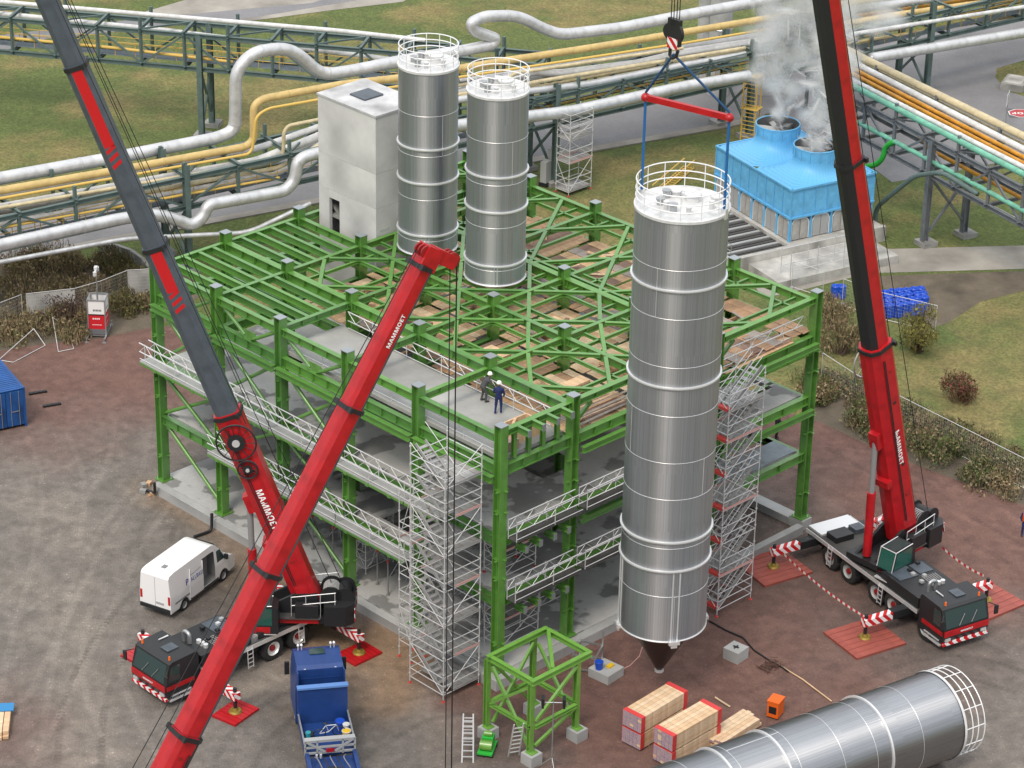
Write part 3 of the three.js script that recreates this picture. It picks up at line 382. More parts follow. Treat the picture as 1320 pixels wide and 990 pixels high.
// ---------- silos ----------
const CAMH = V(EYE.x, 0, EYE.z);
function silo(name, label, { R, h, bands, seams, cone, legs, nozzles = 8, roofRise = 0.12, rail = 1.15 }) {
  const s = thing(name, label, 'silo');                    // own axes: bottom of the shell at 0, axis up
  const cuts = [0, ...seams, h].sort((a, b) => a - b), N = 64;
  for (let k = 0; k < cuts.length - 1; k++) { const g = new Geo(), a = cuts[k], b = cuts[k + 1], r = R - (k % 2) * 0.006; g.lathe(V(0, 0, 0), V(0, 1, 0), [[r, a], [r, b]], N, k * 0.7); part(s, 'shell_course', g, M.steel); }
  for (const y of seams) { const g = new Geo(); g.ring(V(0, y, 0), V(0, 1, 0), R, 0.011, N, 5); part(s, 'weld_seam', g, M.steelBand); }
  for (let k = 0; k < cuts.length - 1; k++) { const t = k * 1.9 + 2.4, g = new Geo(); g.beam(V(Math.cos(t) * R, cuts[k], Math.sin(t) * R), V(Math.cos(t) * R, cuts[k + 1], Math.sin(t) * R), 0.02, 0.02); part(s, 'vertical_seam', g, M.steelBand); }
  for (const y of bands) { const g = new Geo(); g.lathe(V(0, y, 0), V(0, 1, 0), [[R, -0.07], [R + 0.09, -0.055], [R + 0.1, 0.0], [R + 0.09, 0.045], [R, 0.06]], N); part(s, 'stiffening_ring', g, M.steelBand); }
  const rg = new Geo(); rg.lathe(V(0, 0, 0), V(0, 1, 0), [[R + 0.05, h - 0.1], [R + 0.06, h + 0.03], [R, h + 0.05], [0.02, h + roofRise]], N); const roof = part(s, 'roof', rg, M.whitePaint);
  for (let k = 0; k < nozzles; k++) { const t = k * 2.4 + 0.6, q = R * (0.25 + 0.5 * ((k * 0.618) % 1)), r = k === 0 ? 0.42 : 0.14 + 0.08 * (k % 3), x = Math.cos(t) * q, z = Math.sin(t) * q, y0 = h + 0.02, y1 = h + roofRise + (k === 0 ? 0.28 : 0.22 + 0.08 * (k % 2)); const g = new Geo(); g.cyl(V(x, y0, z), V(x, y1, z), r * 0.8, r * 0.8, 16); g.cyl(V(x, y1, z), V(x, y1 + 0.07, z), r, r, 16); part(roof, k === 0 ? 'manhole' : 'nozzle', g, k % 3 === 1 ? M.galv : M.whitePaint); }
  const gr = new Geo(), RR = R - 0.02; for (const q of [0.45, 0.8, rail]) gr.ring(V(0, h + q, 0), V(0, 1, 0), RR, 0.03, 48, 5); for (let k = 0; k < 14; k++) { const t = k / 14 * Math.PI * 2; gr.cyl(V(Math.cos(t) * RR, h, Math.sin(t) * RR), V(Math.cos(t) * RR, h + rail, Math.sin(t) * RR), 0.026, 0.026, 6); } part(s, 'guard_rail', gr, M.steelWhite);
  if (cone) {
    const g = new Geo(); g.lathe(V(0, 0, 0), V(0, 1, 0), [[0.16, -cone], [R * 0.72, -0.32], [R * 0.72, 0.05]], N); part(s, 'cone', g, std(lin(0.10, 0.085, 0.08), 0.35, 0.85));
    part(s, 'outlet_flange', new Geo().cyl(V(0, -cone - 0.12, 0), V(0, -cone, 0), 0.24, 0.24, 16), M.steelBand); const rim = new Geo(); rim.ring(V(0, 0.02, 0), V(0, 1, 0), R, 0.05, N, 6); part(s, 'bottom_rim', rim, M.steelBand);
    const fl = new Geo(); fl.lathe(V(0, 0, 0), V(0, 1, 0), [[0.3, 0.05], [R - 0.02, 0.05]], N); fl.lathe(V(0, 0, 0), V(0, 1, 0), [[R * 0.72, -0.004], [R - 0.02, -0.004]].reverse(), N); part(s, 'bottom_plate', fl, M.galv);
    for (let k = 0; k < legs; k++) { const t = k / legs * Math.PI * 2 + 0.8, c = V(Math.cos(t) * R, 0, Math.sin(t) * R), X = V(-Math.sin(t), 0, Math.cos(t)); const g2 = new Geo(); for (const q of [-0.17, 0.17]) g2.cyl(c.clone().addScaledVector(X, q).setY(0.05), c.clone().addScaledVector(X, q).setY(3.9), 0.045, 0.045, 8); g2.hexa(c.clone().multiplyScalar(1.03).setY(-0.02), X.clone().multiplyScalar(0.28), V(0, 0.09, 0), V(Math.cos(t) * 0.1, 0, Math.sin(t) * 0.1)); g2.hexa(c.clone().multiplyScalar(1.03).setY(-0.2), X.clone().multiplyScalar(0.16), V(0, 0.1, 0), V(Math.cos(t) * 0.05, 0, Math.sin(t) * 0.05)); part(s, 'support_leg', g2, M.steelBand); }
  } else { const g = new Geo(); g.ring(V(0, 0.04, 0), V(0, 1, 0), R + 0.02, 0.06, N, 6); part(s, 'bottom_rim', g, M.steelBand); for (let k = 0; k < 4; k++) { const t = k * 1.57 + 0.75; const g2 = new Geo(); for (const q of [-0.05, 0.05]) g2.beam(V(Math.cos(t + q) * (R + 0.01), 0, Math.sin(t + q) * (R + 0.01)), V(Math.cos(t + q) * (R + 0.01), 1.15, Math.sin(t + q) * (R + 0.01)), 0.04, 0.04); part(s, 'skirt_stiffener', g2, M.steelBand); } }
  return s;
}
// heights read on the side of the silo that faces the photograph
const front = (x, z, R) => { const d = CAMH.clone().sub(V(x, 0, z)).normalize(); return [x + d.x * R, z + d.z * R]; };
function standing(x, z, R, rim, base, bands, seams, label) { const f = front(x, z, R), H = (py) => heightAt(f[0], f[1], py); const y0 = base, y1 = H(rim); const s = silo('silo', label, { R, h: y1 - y0, bands: bands.map((q) => H(q) - y0), seams: seams.map((q) => H(q) - y0) }); s.position.set(x, y0, z); s.userData.group = 'silos standing in the frame'; return s; }
const silo1 = standing(13.1, -19.6, 1.66, 95, 13.45, [194, 238, 305], [151, 203, 259, 312], 'standing silver silo close beside the concrete stair tower');
const silo2 = standing(13.1, -14.1, 1.66, 128, 13.45, [230, 275, 344], [185, 240, 295, 350], 'standing silver silo on the frame away from the stair tower');
// the silo hanging from the crane: cone point over the yard
const HS = { x: 4.9, z: 6.7, R: 2.2 };
{ const f = front(HS.x, HS.z, HS.R), H = (py) => heightAt(f[0], f[1], py); HS.y0 = H(828); HS.h = H(287) - HS.y0; const tip = heightAt(HS.x, HS.z, 862);
  const s = silo('silo', 'silver silo with conical base hanging upright from crane slings', { R: HS.R, h: HS.h, cone: HS.y0 - tip, legs: 4, nozzles: 10, bands: [376, 501, 700, 737].map((q) => H(q) - HS.y0), seams: [350, 413, 475, 538, 598, 645, 708, 770].map((q) => H(q) - HS.y0), rail: 1.25 }); s.position.set(HS.x, HS.y0, HS.z); s.rotation.y = 0.25; console.log('hanging silo', HS.y0, HS.h, tip); }
// the silo lying on the yard
{ const a = at(1207, 922, 1.75), b = at(962, 1011, 1.75), d = b.clone().sub(a).setY(0).normalize(), R = 2.2;
  const s = silo('silo', 'silver silo lying on its side on the yard beside timber packs', { R, h: 22.5, cone: 3, legs: 4, nozzles: 6, bands: [9.3, 12.2, 18.0], seams: [2.5, 5, 7.4, 9.8, 12.8, 15.2, 17.1, 19.9], rail: 1.2 });
  const base = a.clone().addScaledVector(d, 22.5); s.position.copy(base); s.quaternion.setFromUnitVectors(V(0, 1, 0), d.clone().negate()); s.rotateY(0.3);
  for (const q of [4, 13, 19]) { const c = a.clone().addScaledVector(d, q), n = V(-d.z, 0, d.x); const g = new Geo(); for (const e of [-1, 1]) g.hexa(c.clone().addScaledVector(n, e * 1.25).setY(GY + 0.27), d.clone().multiplyScalar(0.25), V(0, 0.27, 0), n.clone().multiplyScalar(0.4)); g.hexa(c.clone().setY(GY + 0.09), d.clone().multiplyScalar(0.2), V(0, 0.09, 0), n.clone().multiplyScalar(1.6)); single('timber_cradle', g, wood[3], ['timber cradle under the railed end of the lying silo', 'timber cradle under the middle of the lying silo', 'timber cradle under the conical end of the lying silo'][[4, 13, 19].indexOf(q)], 'cradle', c.clone().setY(GY)); }
}
// ---------- mobile cranes ----------
// stripes, reel and lettering
const lettering = (text, w, h, px = 90) => print(w, h, px, (x, W, H) => { x.clearRect(0, 0, W, H); x.fillStyle = '#f4f4f4'; x.font = 'bold ' + Math.round(H * 0.78) + 'px sans-serif'; x.textAlign = 'center'; x.textBaseline = 'middle'; x.fillText(text, W / 2, H * 0.54, W * 0.96); }, { transparent: true });
const wheelGeo = {};
function wheel(parent, x, y, z, r, w, side, rimMat, hubMat) { // axle along z
  const t = wheelGeo['t' + r] = wheelGeo['t' + r] || (() => { const g = new Geo(); g.lathe(V(0, 0, -w / 2), V(0, 0, 1), [[r * 0.56, 0], [r * 0.93, 0.02], [r, 0.09], [r, w - 0.09], [r * 0.93, w - 0.02], [r * 0.56, w]], 28); for (let k = 0; k < 28; k++) { const a = k / 28 * 6.2832; g.beam(V(Math.cos(a) * r, Math.sin(a) * r, -w * 0.42), V(Math.cos(a + 0.08) * r, Math.sin(a + 0.08) * r, w * 0.42), 0.05, 0.03, V(Math.cos(a), Math.sin(a), 0)); } return g.geometry(); })();
  const q = wheelGeo['r' + r] = wheelGeo['r' + r] || (() => { const g = new Geo(); g.lathe(V(0, 0, -w / 2), V(0, 0, 1), [[0, 0.16], [r * 0.24, 0.16], [r * 0.3, 0.1], [r * 0.5, 0.1], [r * 0.57, 0.0], [r * 0.57, w], [r * 0.5, w - 0.1], [r * 0.3, w - 0.1], [r * 0.24, w - 0.16], [0, w - 0.16]], 24); return g.geometry(); })();
  const h = wheelGeo['h' + r] = wheelGeo['h' + r] || new Geo().cyl(V(0, 0, -w / 2 + 0.04), V(0, 0, w / 2 - 0.04), r * 0.22, r * 0.22, 12).geometry();
  const m = part(parent, 'wheel', t, M.rubber); m.position.set(x, y, z); part(m, 'rim', q, rimMat || M.midgrey); part(m, 'hub', h, hubMat || M.redDark); return m;
}
// boom section between two points: top and sides in one colour, keel in another; w across, h high
function boomShell(a, b, w, h, up) {
  const g1 = new Geo(), g2 = new Geo(), [X, Y] = g1.axes(a, b, up), S = [[-0.5, 0.32], [-0.36, 0.5], [0.36, 0.5], [0.5, 0.32], [0.5, -0.22], [0.3, -0.46], [0, -0.5], [-0.3, -0.46], [-0.5, -0.22]], q = (p, s) => p.clone().addScaledVector(X, s[0] * w).addScaledVector(Y, s[1] * h);
  for (let k = 0; k < S.length; k++) { const s = S[k], t = S[(k + 1) % S.length]; (k >= 4 && k <= 7 ? g2 : g1).quad(q(b, s), q(a, s), q(a, t), q(b, t)); }
  for (const [p, f] of [[a, 1], [b, 0]]) { const k = g2.p.length / 3, n = b.clone().sub(a).normalize().multiplyScalar(f ? -1 : 1); S.forEach((s) => g2.v(q(p, s), n)); for (let i = 1; i < S.length - 1; i++) f ? g2.i.push(k, k + i, k + i + 1) : g2.i.push(k, k + i + 1, k + i); }
  return [g1, g2, X, Y];
}
function collar(a, d, w, h, up, len = 0.2) { const [g1, g2] = boomShell(a, a.clone().addScaledVector(d, len), w * 1.05 + 0.05, h * 1.05 + 0.05, up); const k = g1.p.length / 3; g1.p.push(...g2.p); g1.n.push(...g2.n); g1.u.push(...g2.u); g1.i.push(...g2.i.map((q) => q + k)); const [X, Y] = g1.axes(a, a.clone().add(d), up); for (const s of [-1, 1]) g1.hexa(a.clone().addScaledVector(d, len / 2).addScaledVector(X, s * (w * 0.5 + 0.1)).addScaledVector(Y, h * 0.42), X.clone().multiplyScalar(0.12), Y.clone().multiplyScalar(0.07), d.clone().multiplyScalar(0.12)); return g1; }
// crane in its own axes: x forward (driver's cab), z across, y up from the ground. boom given in the same axes
function crane(label, base, ry, o) {
  const c = thing('mobile_crane', label, 'crane', base, ry, 'mobile cranes'), L = o.length, F = L / 2, bw = o.width || 2.75, R = 0.7;
  const mid = (n, g, m, l) => part(c, n, g, m, l);
  { const g = new Geo(); g.span(-F, 0.75, -bw / 2 + 0.35, F - 2.2, 1.35, bw / 2 - 0.35); g.span(F - 2.2, 0.55, -0.8, F - 0.3, 1.0, 0.8); mid('chassis', g, M.black); }
  { const g = new Geo(); g.span(-F + 0.3, 1.36, -bw / 2, F - 2.25, 1.52, bw / 2); mid('deck', g, M.deck); const e = new Geo(); for (const s of [-1, 1]) e.span(-F + 0.3, 1.30, s * bw / 2, F - 2.3, 1.53, s * (bw / 2 + 0.035)); mid('deck_edge', e, M.alu); }
  for (const x of o.axles) for (const s of [-1, 1]) wheel(c, x, R, s * (bw / 2 - 0.26), R, 0.46, s, o.rim);
  for (const x of o.axles) { const g = new Geo(); for (const s of [-1, 1]) g.lathe(V(x, R, s * (bw / 2 - 0.26) - 0.25), V(0, 0, 1), [[R + 0.06, 0], [R + 0.06, 0.5]], 10, 0.2, 2.7); mid('mudguard', g, M.black); }
  // driver's cab
  { const g = new Geo(), x1 = F, x0 = F - 2.15, z = bw / 2; g.extrude([[x0, 0.62], [x1 - 0.12, 0.62], [x1, 1.0], [x1 - 0.03, 1.5], [x1 - 0.32, 2.52], [x1 - 0.5, 2.62], [x0 + 0.15, 2.66], [x0, 2.5]], V(0, 0, -z), V(1, 0, 0), V(0, 1, 0), 2 * z); const cab = mid('cab', g, M.black);
    const wn = V(1.02, 0.29, 0).normalize(); const ws = new Geo(); ws.quad(V(x1 - 0.02, 1.5, z - 0.12), V(x1 - 0.02, 1.5, -z + 0.12), V(x1 - 0.30, 2.45, -z + 0.16), V(x1 - 0.30, 2.45, z - 0.16)); ws.p = ws.p.map((v, i) => (i % 3 === 0 ? v + 0.012 : v)); part(cab, 'windscreen', ws, M.glass);
    for (const s of [-1, 1]) { const w = new Geo(); const P4 = [V(x1 - 0.95, 1.5, s * (z + 0.008)), V(x1 - 0.16, 1.5, s * (z + 0.008)), V(x1 - 0.42, 2.4, s * (z + 0.008)), V(x1 - 0.95, 2.4, s * (z + 0.008))]; s > 0 ? w.quad(...P4) : w.quad(...P4.reverse()); part(cab, 'side_window', w, M.glass); const b = new Geo(); b.span(x0 + 0.3, 1.06, s * z, x1 - 0.1, 1.30, s * (z + 0.02)); part(cab, 'red_band', b, M.red); const st = new Geo(); st.span(x0 + 0.55, 0.42, s * (z - 0.2), x1 - 0.25, 0.5, s * (z + 0.06)); st.span(x0 + 0.55, 0.68, s * (z - 0.1), x1 - 0.35, 0.74, s * (z + 0.05)); part(cab, 'step', st, M.alu); const mi = new Geo(); mi.beam(V(x1 - 0.2, 2.3, s * z), V(x1 + 0.15, 2.2, s * (z + 0.3)), 0.04, 0.04); mi.box(x1 + 0.15, 1.95, s * (z + 0.3), 0.08, 0.5, 0.24); part(cab, 'mirror', mi, M.black); const hd = new Geo(); hd.box(x1 - 0.03, 0.83, s * (z - 0.3), 0.1, 0.16, 0.34); part(cab, 'headlight', hd, M.alu); }
    const fr = new Geo(); fr.span(x1 - 0.05, 1.04, -z + 0.02, x1 + 0.035, 1.36, z - 0.02); part(cab, 'front_band', fr, M.red); part(cab, 'front_lettering', plateGeo(V(x1 + 0.04, 1.2, 0), V(0, 0, -1), V(0, 1, 0), 1.5, 0.2), lettering('MAMMOET', 1.5, 0.2)); const bp = new Geo(); bp.span(x1 - 0.15, 0.5, -z, x1 + 0.02, 0.66, z); part(cab, 'bumper', bp, M.stripes); const bc = new Geo(); for (const s of [-1, 1]) bc.cyl(V(x1 - 0.55, 2.62, s * 1.1), V(x1 - 0.55, 2.82, s * 1.1), 0.07, 0.05, 8); part(cab, 'beacon', bc, M.orange); part(cab, 'roof_hatch', new Geo().box(x0 + 0.9, 2.67, -0.2, 0.7, 0.05, 0.6), M.slate); part(cab, 'air_horn', new Geo().cyl(V(x0 + 0.3, 2.7, 0.7), V(x0 + 0.9, 2.7, 0.7), 0.05, 0.03, 8), M.alu); part(cab, 'side_vent', new Geo().box(x0 + 0.28, 1.9, 1.40, 0.3, 0.7, 0.04), M.slate); const wp = new Geo(); wp.beam(V(x1 + 0.02, 1.55, 0.5), V(x1 - 0.12, 2.1, 0.1), 0.03, 0.03); wp.beam(V(x1 + 0.02, 1.55, -0.3), V(x1 - 0.12, 2.1, -0.7), 0.03, 0.03); part(cab, 'wiper', wp, M.grey); }
  // engine deck behind the cab
  { const e = new Geo(), x0 = F - 5.6, x1 = F - 2.4; e.span(x0, 1.53, -bw / 2 + 0.1, x1, 2.15, bw / 2 - 0.1); const en = mid('engine_cover', e, M.black); const t = new Geo(); t.span(x0 + 0.1, 2.152, -0.1, x0 + 1.3, 2.2, 1.15); t.span(x0 + 0.2, 2.152, -1.15, x0 + 1.2, 2.19, -0.25); part(en, 'hatch', t, M.slate); const x = new Geo(); for (const q of [0, 0.28, 0.56]) x.cyl(V(x1 - 0.7, 2.15, -0.75 + q), V(x1 - 0.7, 2.34, -0.75 + q), 0.13, 0.13, 12); part(en, 'air_filter', x, M.alu); const s = new Geo(); s.tube(fillet([V(x1 - 0.3, 2.1, 0.5), V(x1 - 0.3, 2.75, 0.5), V(x1 - 0.3, 2.75, 0.05), V(x1 - 0.3, 2.2, 0.05)], 0.2), 0.11, 10); part(en, 'exhaust', s, M.galv); const v = new Geo(); for (let k = 0; k < 7; k++) v.beam(V(x0 + 1.5, 2.165 + 0.001 * k, -1.0 + k * 0.14), V(x0 + 2.1, 2.165, -1.0 + k * 0.14), 0.06, 0.04); part(en, 'vent_slat', v, M.grey); for (let k = 0; k < 5; k++) part(en, 'tool_box', new Geo().box(x0 + 0.3 + k * 0.42, 2.25, rr(-0.9, 0.9), 0.22, 0.14, 0.2), pick([M.alu, M.midgrey, M.black])); }
  { const dk = [[-F + 0.9, 0, 1.2, 0.12, bw - 0.3, M.alu], [-F + 2.1, 0.5, 0.9, 0.35, 1.2, M.black], [-F + 1.9, -0.8, 0.7, 0.3, 0.7, M.slate], [o.turn + 1.9, bw / 2 - 0.35, 0.9, 0.3, 0.45, M.black], [o.turn + 2.6, -bw / 2 + 0.4, 0.7, 0.25, 0.5, M.grey], [o.turn + 1.7, -bw / 2 + 0.35, 0.8, 0.35, 0.4, M.black], [F - 6.2, 0.2, 0.7, 0.3, 1.4, M.black], [F - 6.1, -0.9, 0.5, 0.22, 0.4, M.midgrey]]; dk.forEach(([x, z, w, h, d, m]) => mid('deck_equipment', new Geo().box(x, 1.52 + h / 2, z, w, h, d), m)); for (let k = 0; k < 4; k++) mid('deck_hose', new Geo().tube(fillet([V(o.turn + 1.4, 1.56, -0.6 + k * 0.3), V(o.turn + 2.2, 1.75, -0.5 + k * 0.35), V(F - 6.3, 1.56, -0.8 + k * 0.45)], 0.4), 0.035, 6), M.black); }
  { for (const s of [-1, 1]) for (const x of [F - 5.4, -F + 2.6]) { const a = new Geo(); for (const q of [-0.17, 0.17]) a.beam(V(x + q, 0.3, s * (bw / 2 + 0.1)), V(x + q, 1.5, s * (bw / 2 + 0.04)), 0.04, 0.04); for (let k = 0; k < 5; k++) a.beam(V(x - 0.17, 0.36 + k * 0.25, s * (bw / 2 + 0.09)), V(x + 0.17, 0.36 + k * 0.25, s * (bw / 2 + 0.09)), 0.035, 0.035); mid('access_ladder', a, M.alu); } }
  // outriggers
  for (const [x, z, pad] of o.outriggers) { const s = Math.sign(z), g = new Geo(); g.span(x - 0.24, 0.85, s * 0.3, x + 0.24, 1.32, z - s * 1.6); const b = mid('outrigger', g, M.black); const e = new Geo(); e.span(x - 0.2, 0.88, z - s * 1.62, x + 0.2, 1.28, z + s * 0.2); part(b, 'outrigger_end', e, M.stripes); const j = new Geo(); j.cyl(V(x, 0.32, z), V(x, 1.5, z), 0.1, 0.1, 12); part(b, 'jack', j, M.black); const f = new Geo(); f.cyl(V(x, 0.14, z), V(x, 0.24, z), 0.36, 0.3, 8); f.cyl(V(x, 0.22, z), V(x, 0.36, z), 0.16, 0.12, 10); part(b, 'jack_foot', f, M.brass); }
  // superstructure, turned by o.slew about the turntable
  const S = new THREE.Group(); S.name = 'superstructure'; c.add(S); S.position.set(o.turn, 0, 0); S.rotation.y = o.slew;
  const sp = (n, g, m) => part(S, n, g, m);
  { const g = new Geo(); g.cyl(V(0, 1.5, 0), V(0, 1.78, 0), 1.15, 1.15, 28); sp('turntable', g, M.black); const b = new Geo(); b.span(-2.6, 1.78, -1.1, 1.5, 2.1, 1.1); for (const s of [-1, 1]) b.extrude([[-2.5, 2.1], [1.3, 2.1], [0.4, 2.5], [-1.0, 3.25], [-2.2, 3.3]], V(0, 0, s * 0.62 - 0.08), V(1, 0, 0), V(0, 1, 0), 0.16); sp('slewing_frame', b, M.black);
    const cw = new Geo(); cw.extrude([[-1.3, -2.6], [1.3, -2.6], [1.3, -3.7], [0.9, -4.15], [-0.9, -4.15], [-1.3, -3.7]].map(([a, q]) => [q, a]).reverse(), V(0, 1.75, 0), V(1, 0, 0), V(0, 0, -1), 1.15); sp('counterweight', cw, M.black); for (const s of [-1, 1]) sp('warning_plate', new Geo().box(-4.16, 2.3, s * 0.9, 0.03, 0.75, 0.36), M.stripes);
    const w = new Geo(); for (const [x, r] of [[-2.9, 0.42], [-3.6, 0.36]]) { w.cyl(V(x, 3.1, -0.55), V(x, 3.1, 0.55), r, r, 18); for (const s of [-1, 1]) w.cyl(V(x, 3.1, s * 0.55), V(x, 3.1, s * 0.62), r + 0.16, r + 0.16, 18); } sp('winch', w, M.black); const dr = new Geo(); for (let k = 0; k < 8; k++) dr.ring(V(-2.9, 3.1, -0.45 + k * 0.13), V(0, 0, 1), 0.425, 0.03, 18, 4); sp('winch_rope', dr, M.midgrey);
    const r = new Geo(); for (const s of [-1, 1]) { for (const y of [3.2, 3.7]) r.cyl(V(-0.9, y - 0.4, s * 1.05), V(-3.2, y - 0.1, s * 1.05), 0.025, 0.025, 6); for (let k = 0; k < 4; k++) r.cyl(V(-0.9 - k * 0.75, 2.1, s * 1.05), V(-0.9 - k * 0.75, 3.32 + k * 0.09, s * 1.05), 0.022, 0.022, 6); } sp('handrail', r, M.alu);
    const pl = new Geo(); pl.span(-2.4, 2.12, 0.72, -0.2, 2.18, 1.3); pl.span(-2.4, 2.12, -1.3, -0.2, 2.18, -0.72); sp('catwalk', pl, M.deck); const bx = new Geo(); bx.span(-2.3, 2.2, -1.28, -1.1, 2.9, -0.78); bx.span(-2.5, 2.2, 0.8, -1.7, 2.75, 1.25); sp('equipment_box', bx, M.black); const rb = new Geo(); rb.span(-2.3, 1.8, 1.11, 1.2, 2.04, 1.13); rb.span(-2.3, 1.8, -1.13, 1.2, 2.04, -1.11); sp('red_side_panel', rb, M.red); }
  { const s = o.cabSide, z0 = s * 1.12, z1 = s * 2.15; const g = new Geo(); g.extrude([[-0.3, 1.75], [1.35, 1.75], [1.6, 2.2], [1.35, 3.3], [0.0, 3.4], [-0.3, 3.2]], V(0, 0, Math.min(z0, z1)), V(1, 0, 0), V(0, 1, 0), 1.03); const k = sp('operator_cab', g, M.black); const gw = new Geo(); gw.quad(V(1.61, 2.22, Math.max(z0, z1) - 0.06), V(1.61, 2.22, Math.min(z0, z1) + 0.06), V(1.365, 3.26, Math.min(z0, z1) + 0.06), V(1.365, 3.26, Math.max(z0, z1) - 0.06)); part(k, 'windscreen', gw, M.glassGreen); const sg = new Geo(), zz = z1 + s * 0.008, Q = [V(0.0, 2.25, zz), V(1.45, 2.25, zz), V(1.25, 3.2, zz), V(0.0, 3.25, zz)]; s > 0 ? sg.quad(...Q) : sg.quad(...Q.reverse()); part(k, 'side_window', sg, M.glassGreen); const tp = new Geo(); tp.quad(V(0.1, 3.415, Math.max(z0, z1) - 0.1), V(1.3, 3.325, Math.max(z0, z1) - 0.1), V(1.3, 3.325, Math.min(z0, z1) + 0.1), V(0.1, 3.415, Math.min(z0, z1) + 0.1)); part(k, 'roof_window', tp, M.glass); const fr = new Geo(); for (const q of [z0, z1]) { fr.cyl(V(1.6, 2.2, q), V(1.36, 3.3, q), 0.03, 0.03, 6); fr.cyl(V(1.36, 3.3, q), V(0, 3.4, q), 0.03, 0.03, 6); } fr.cyl(V(1.36, 3.3, z0), V(1.36, 3.3, z1), 0.03, 0.03, 6); part(k, 'frame_bar', fr, M.alu); const rp = new Geo(); rp.span(0.1, 1.8, Math.min(z0, z1) - 0.01, 1.4, 2.15, Math.max(z0, z1) + 0.012); part(k, 'red_band', rp, M.red); const st = new Geo(); st.span(-0.2, 1.68, Math.min(z0, z1), 1.9, 1.74, Math.max(z0, z1) + 0.1 * s); part(k, 'step', st, M.alu); }
  // boom (superstructure axes: in the x-y plane)
  { const piv = V(-1.6, 2.9, 0), E = o.elev, d = V(Math.cos(E), Math.sin(E), 0), up = V(-Math.sin(E), Math.cos(E), 0), boom = new THREE.Group(); boom.name = 'boom'; S.add(boom);
    let t0 = -0.4; o.sections.forEach((sec, k) => { const [len, w, h, m1, m2, panel] = sec, a = piv.clone().addScaledVector(d, t0), b = piv.clone().addScaledVector(d, t0 + len), [g1, g2, X, Y] = boomShell(a, b, w, h, up);
      const s1 = part(boom, 'boom_section', g1, m1), s2 = part(boom, 'boom_keel', g2, m2); part(boom, 'boom_collar', collar(b.clone().addScaledVector(d, -0.25), d, w, h, up), M.black);
      if (panel) { for (const s of [-1, 1]) { const n = X.clone().multiplyScalar(s), p0 = a.clone().addScaledVector(d, len * (1 - panel)), p1 = b.clone().addScaledVector(d, -0.28), g = new Geo(), lo = -0.18 * h, hi = 0.3 * h, q = (p, y) => p.clone().addScaledVector(n, w / 2 + 0.006).addScaledVector(Y, y); const F4 = [q(p0, lo), q(p1, lo), q(p1, hi), q(p0, hi)]; g.quad(...F4); for (let z = 0; z < 3; z++) { const e = p0.clone().addScaledVector(d, -0.35 - z * 0.4), f = e.clone().addScaledVector(d, 0.2); g.quad(q(e, lo), q(f, lo), q(f.clone().addScaledVector(d, 0.25), hi), q(e.clone().addScaledVector(d, 0.25), hi)); } if (s * X.z < 0 || true) part(boom, 'red_panel', g, std(lin(0.52, 0.012, 0.018), 0.35, 0, { side: THREE.DoubleSide })); } }
      if (sec[6]) for (const s of [-1, 1]) { const [txt, tw, th, along] = sec[6], n = X.clone().multiplyScalar(s), o0 = a.clone().addScaledVector(d, along).addScaledVector(n, w / 2 + 0.012).addScaledVector(Y, h * 0.05), dir = d.clone().multiplyScalar((sec[7] || 1) * 1), Yv = n.clone().cross(dir); part(boom, 'boom_lettering', plateGeo(o0, dir, Yv, tw, th), lettering(txt, tw, th, 60)); }
      t0 += len - 0.001; });
    const tip = piv.clone().addScaledVector(d, t0); o.tipLocal = tip; const base = piv.clone().addScaledVector(d, o.sections[0][0] * 0.55 - 0.4);
    const cy = new Geo(), foot = V(1.1, 2.2, 0), rod = base.clone().addScaledVector(up, -o.sections[0][2] * 0.5 - 0.1), m = foot.clone().lerp(rod, 0.55); cy.cyl(foot, m, 0.24, 0.24, 16); sp('luffing_cylinder', cy, M.red); sp('luffing_rod', new Geo().cyl(m, rod, 0.16, 0.16, 14), M.grey); const lug = new Geo(); lug.hexa(rod.clone().addScaledVector(up, 0.1), d.clone().multiplyScalar(0.5), up.clone().multiplyScalar(0.28), V(0, 0, 0.3)); sp('cylinder_lug', lug, M.red);
    const b1 = piv.clone().addScaledVector(d, o.sections[0][0] - 0.9); for (const [q, r, sd] of o.reels) { const p = piv.clone().addScaledVector(d, q), z = sd * (o.sections[0][1] / 2 + 0.14), rg = new Geo(); rg.cyl(p.clone().setZ(z - 0.06), p.clone().setZ(z + 0.06), r * 0.45, r * 0.45, 18); rg.ring(p.clone().setZ(z), V(0, 0, 1), r, 0.05, 28, 5); for (let k = 0; k < 14; k++) { const a = k / 14 * 6.283; rg.cyl(p.clone().setZ(z), p.clone().add(V(Math.cos(a) * r, Math.sin(a) * r, 0)).setZ(z), 0.02, 0.02, 4, false); } part(boom, 'hose_reel', rg, o.reelMat || M.black); const hb = new Geo(); hb.cyl(p.clone().setZ(z - 0.12), p.clone().setZ(z + 0.12), r * 0.2, r * 0.2, 12); part(boom, 'reel_hub', hb, M.alu); }
    for (const q of [0.3]) { const p = piv.clone().addScaledVector(d, o.sections[0][0] * q), g = new Geo(); g.hexa(p.clone().addScaledVector(up, -o.sections[0][2] * 0.55), d.clone().multiplyScalar(0.22), up.clone().multiplyScalar(0.2), V(0, 0, o.sections[0][1] * 0.42)); part(boom, 'boom_bracket', g, M.red); }
    for (let k = 1; k < 3; k++) { const g = new Geo(), w0 = o.sections[0][1] / 2 + 0.05, z = o.cabSide * w0; g.cyl(piv.clone().addScaledVector(d, 1).addScaledVector(up, 0.1 * k - 0.35).setZ(z), piv.clone().addScaledVector(d, o.sections[0][0] - 1.2).addScaledVector(up, 0.1 * k - 0.35).setZ(z), 0.025, 0.025, 6, false); part(boom, 'hydraulic_hose', g, M.black); }
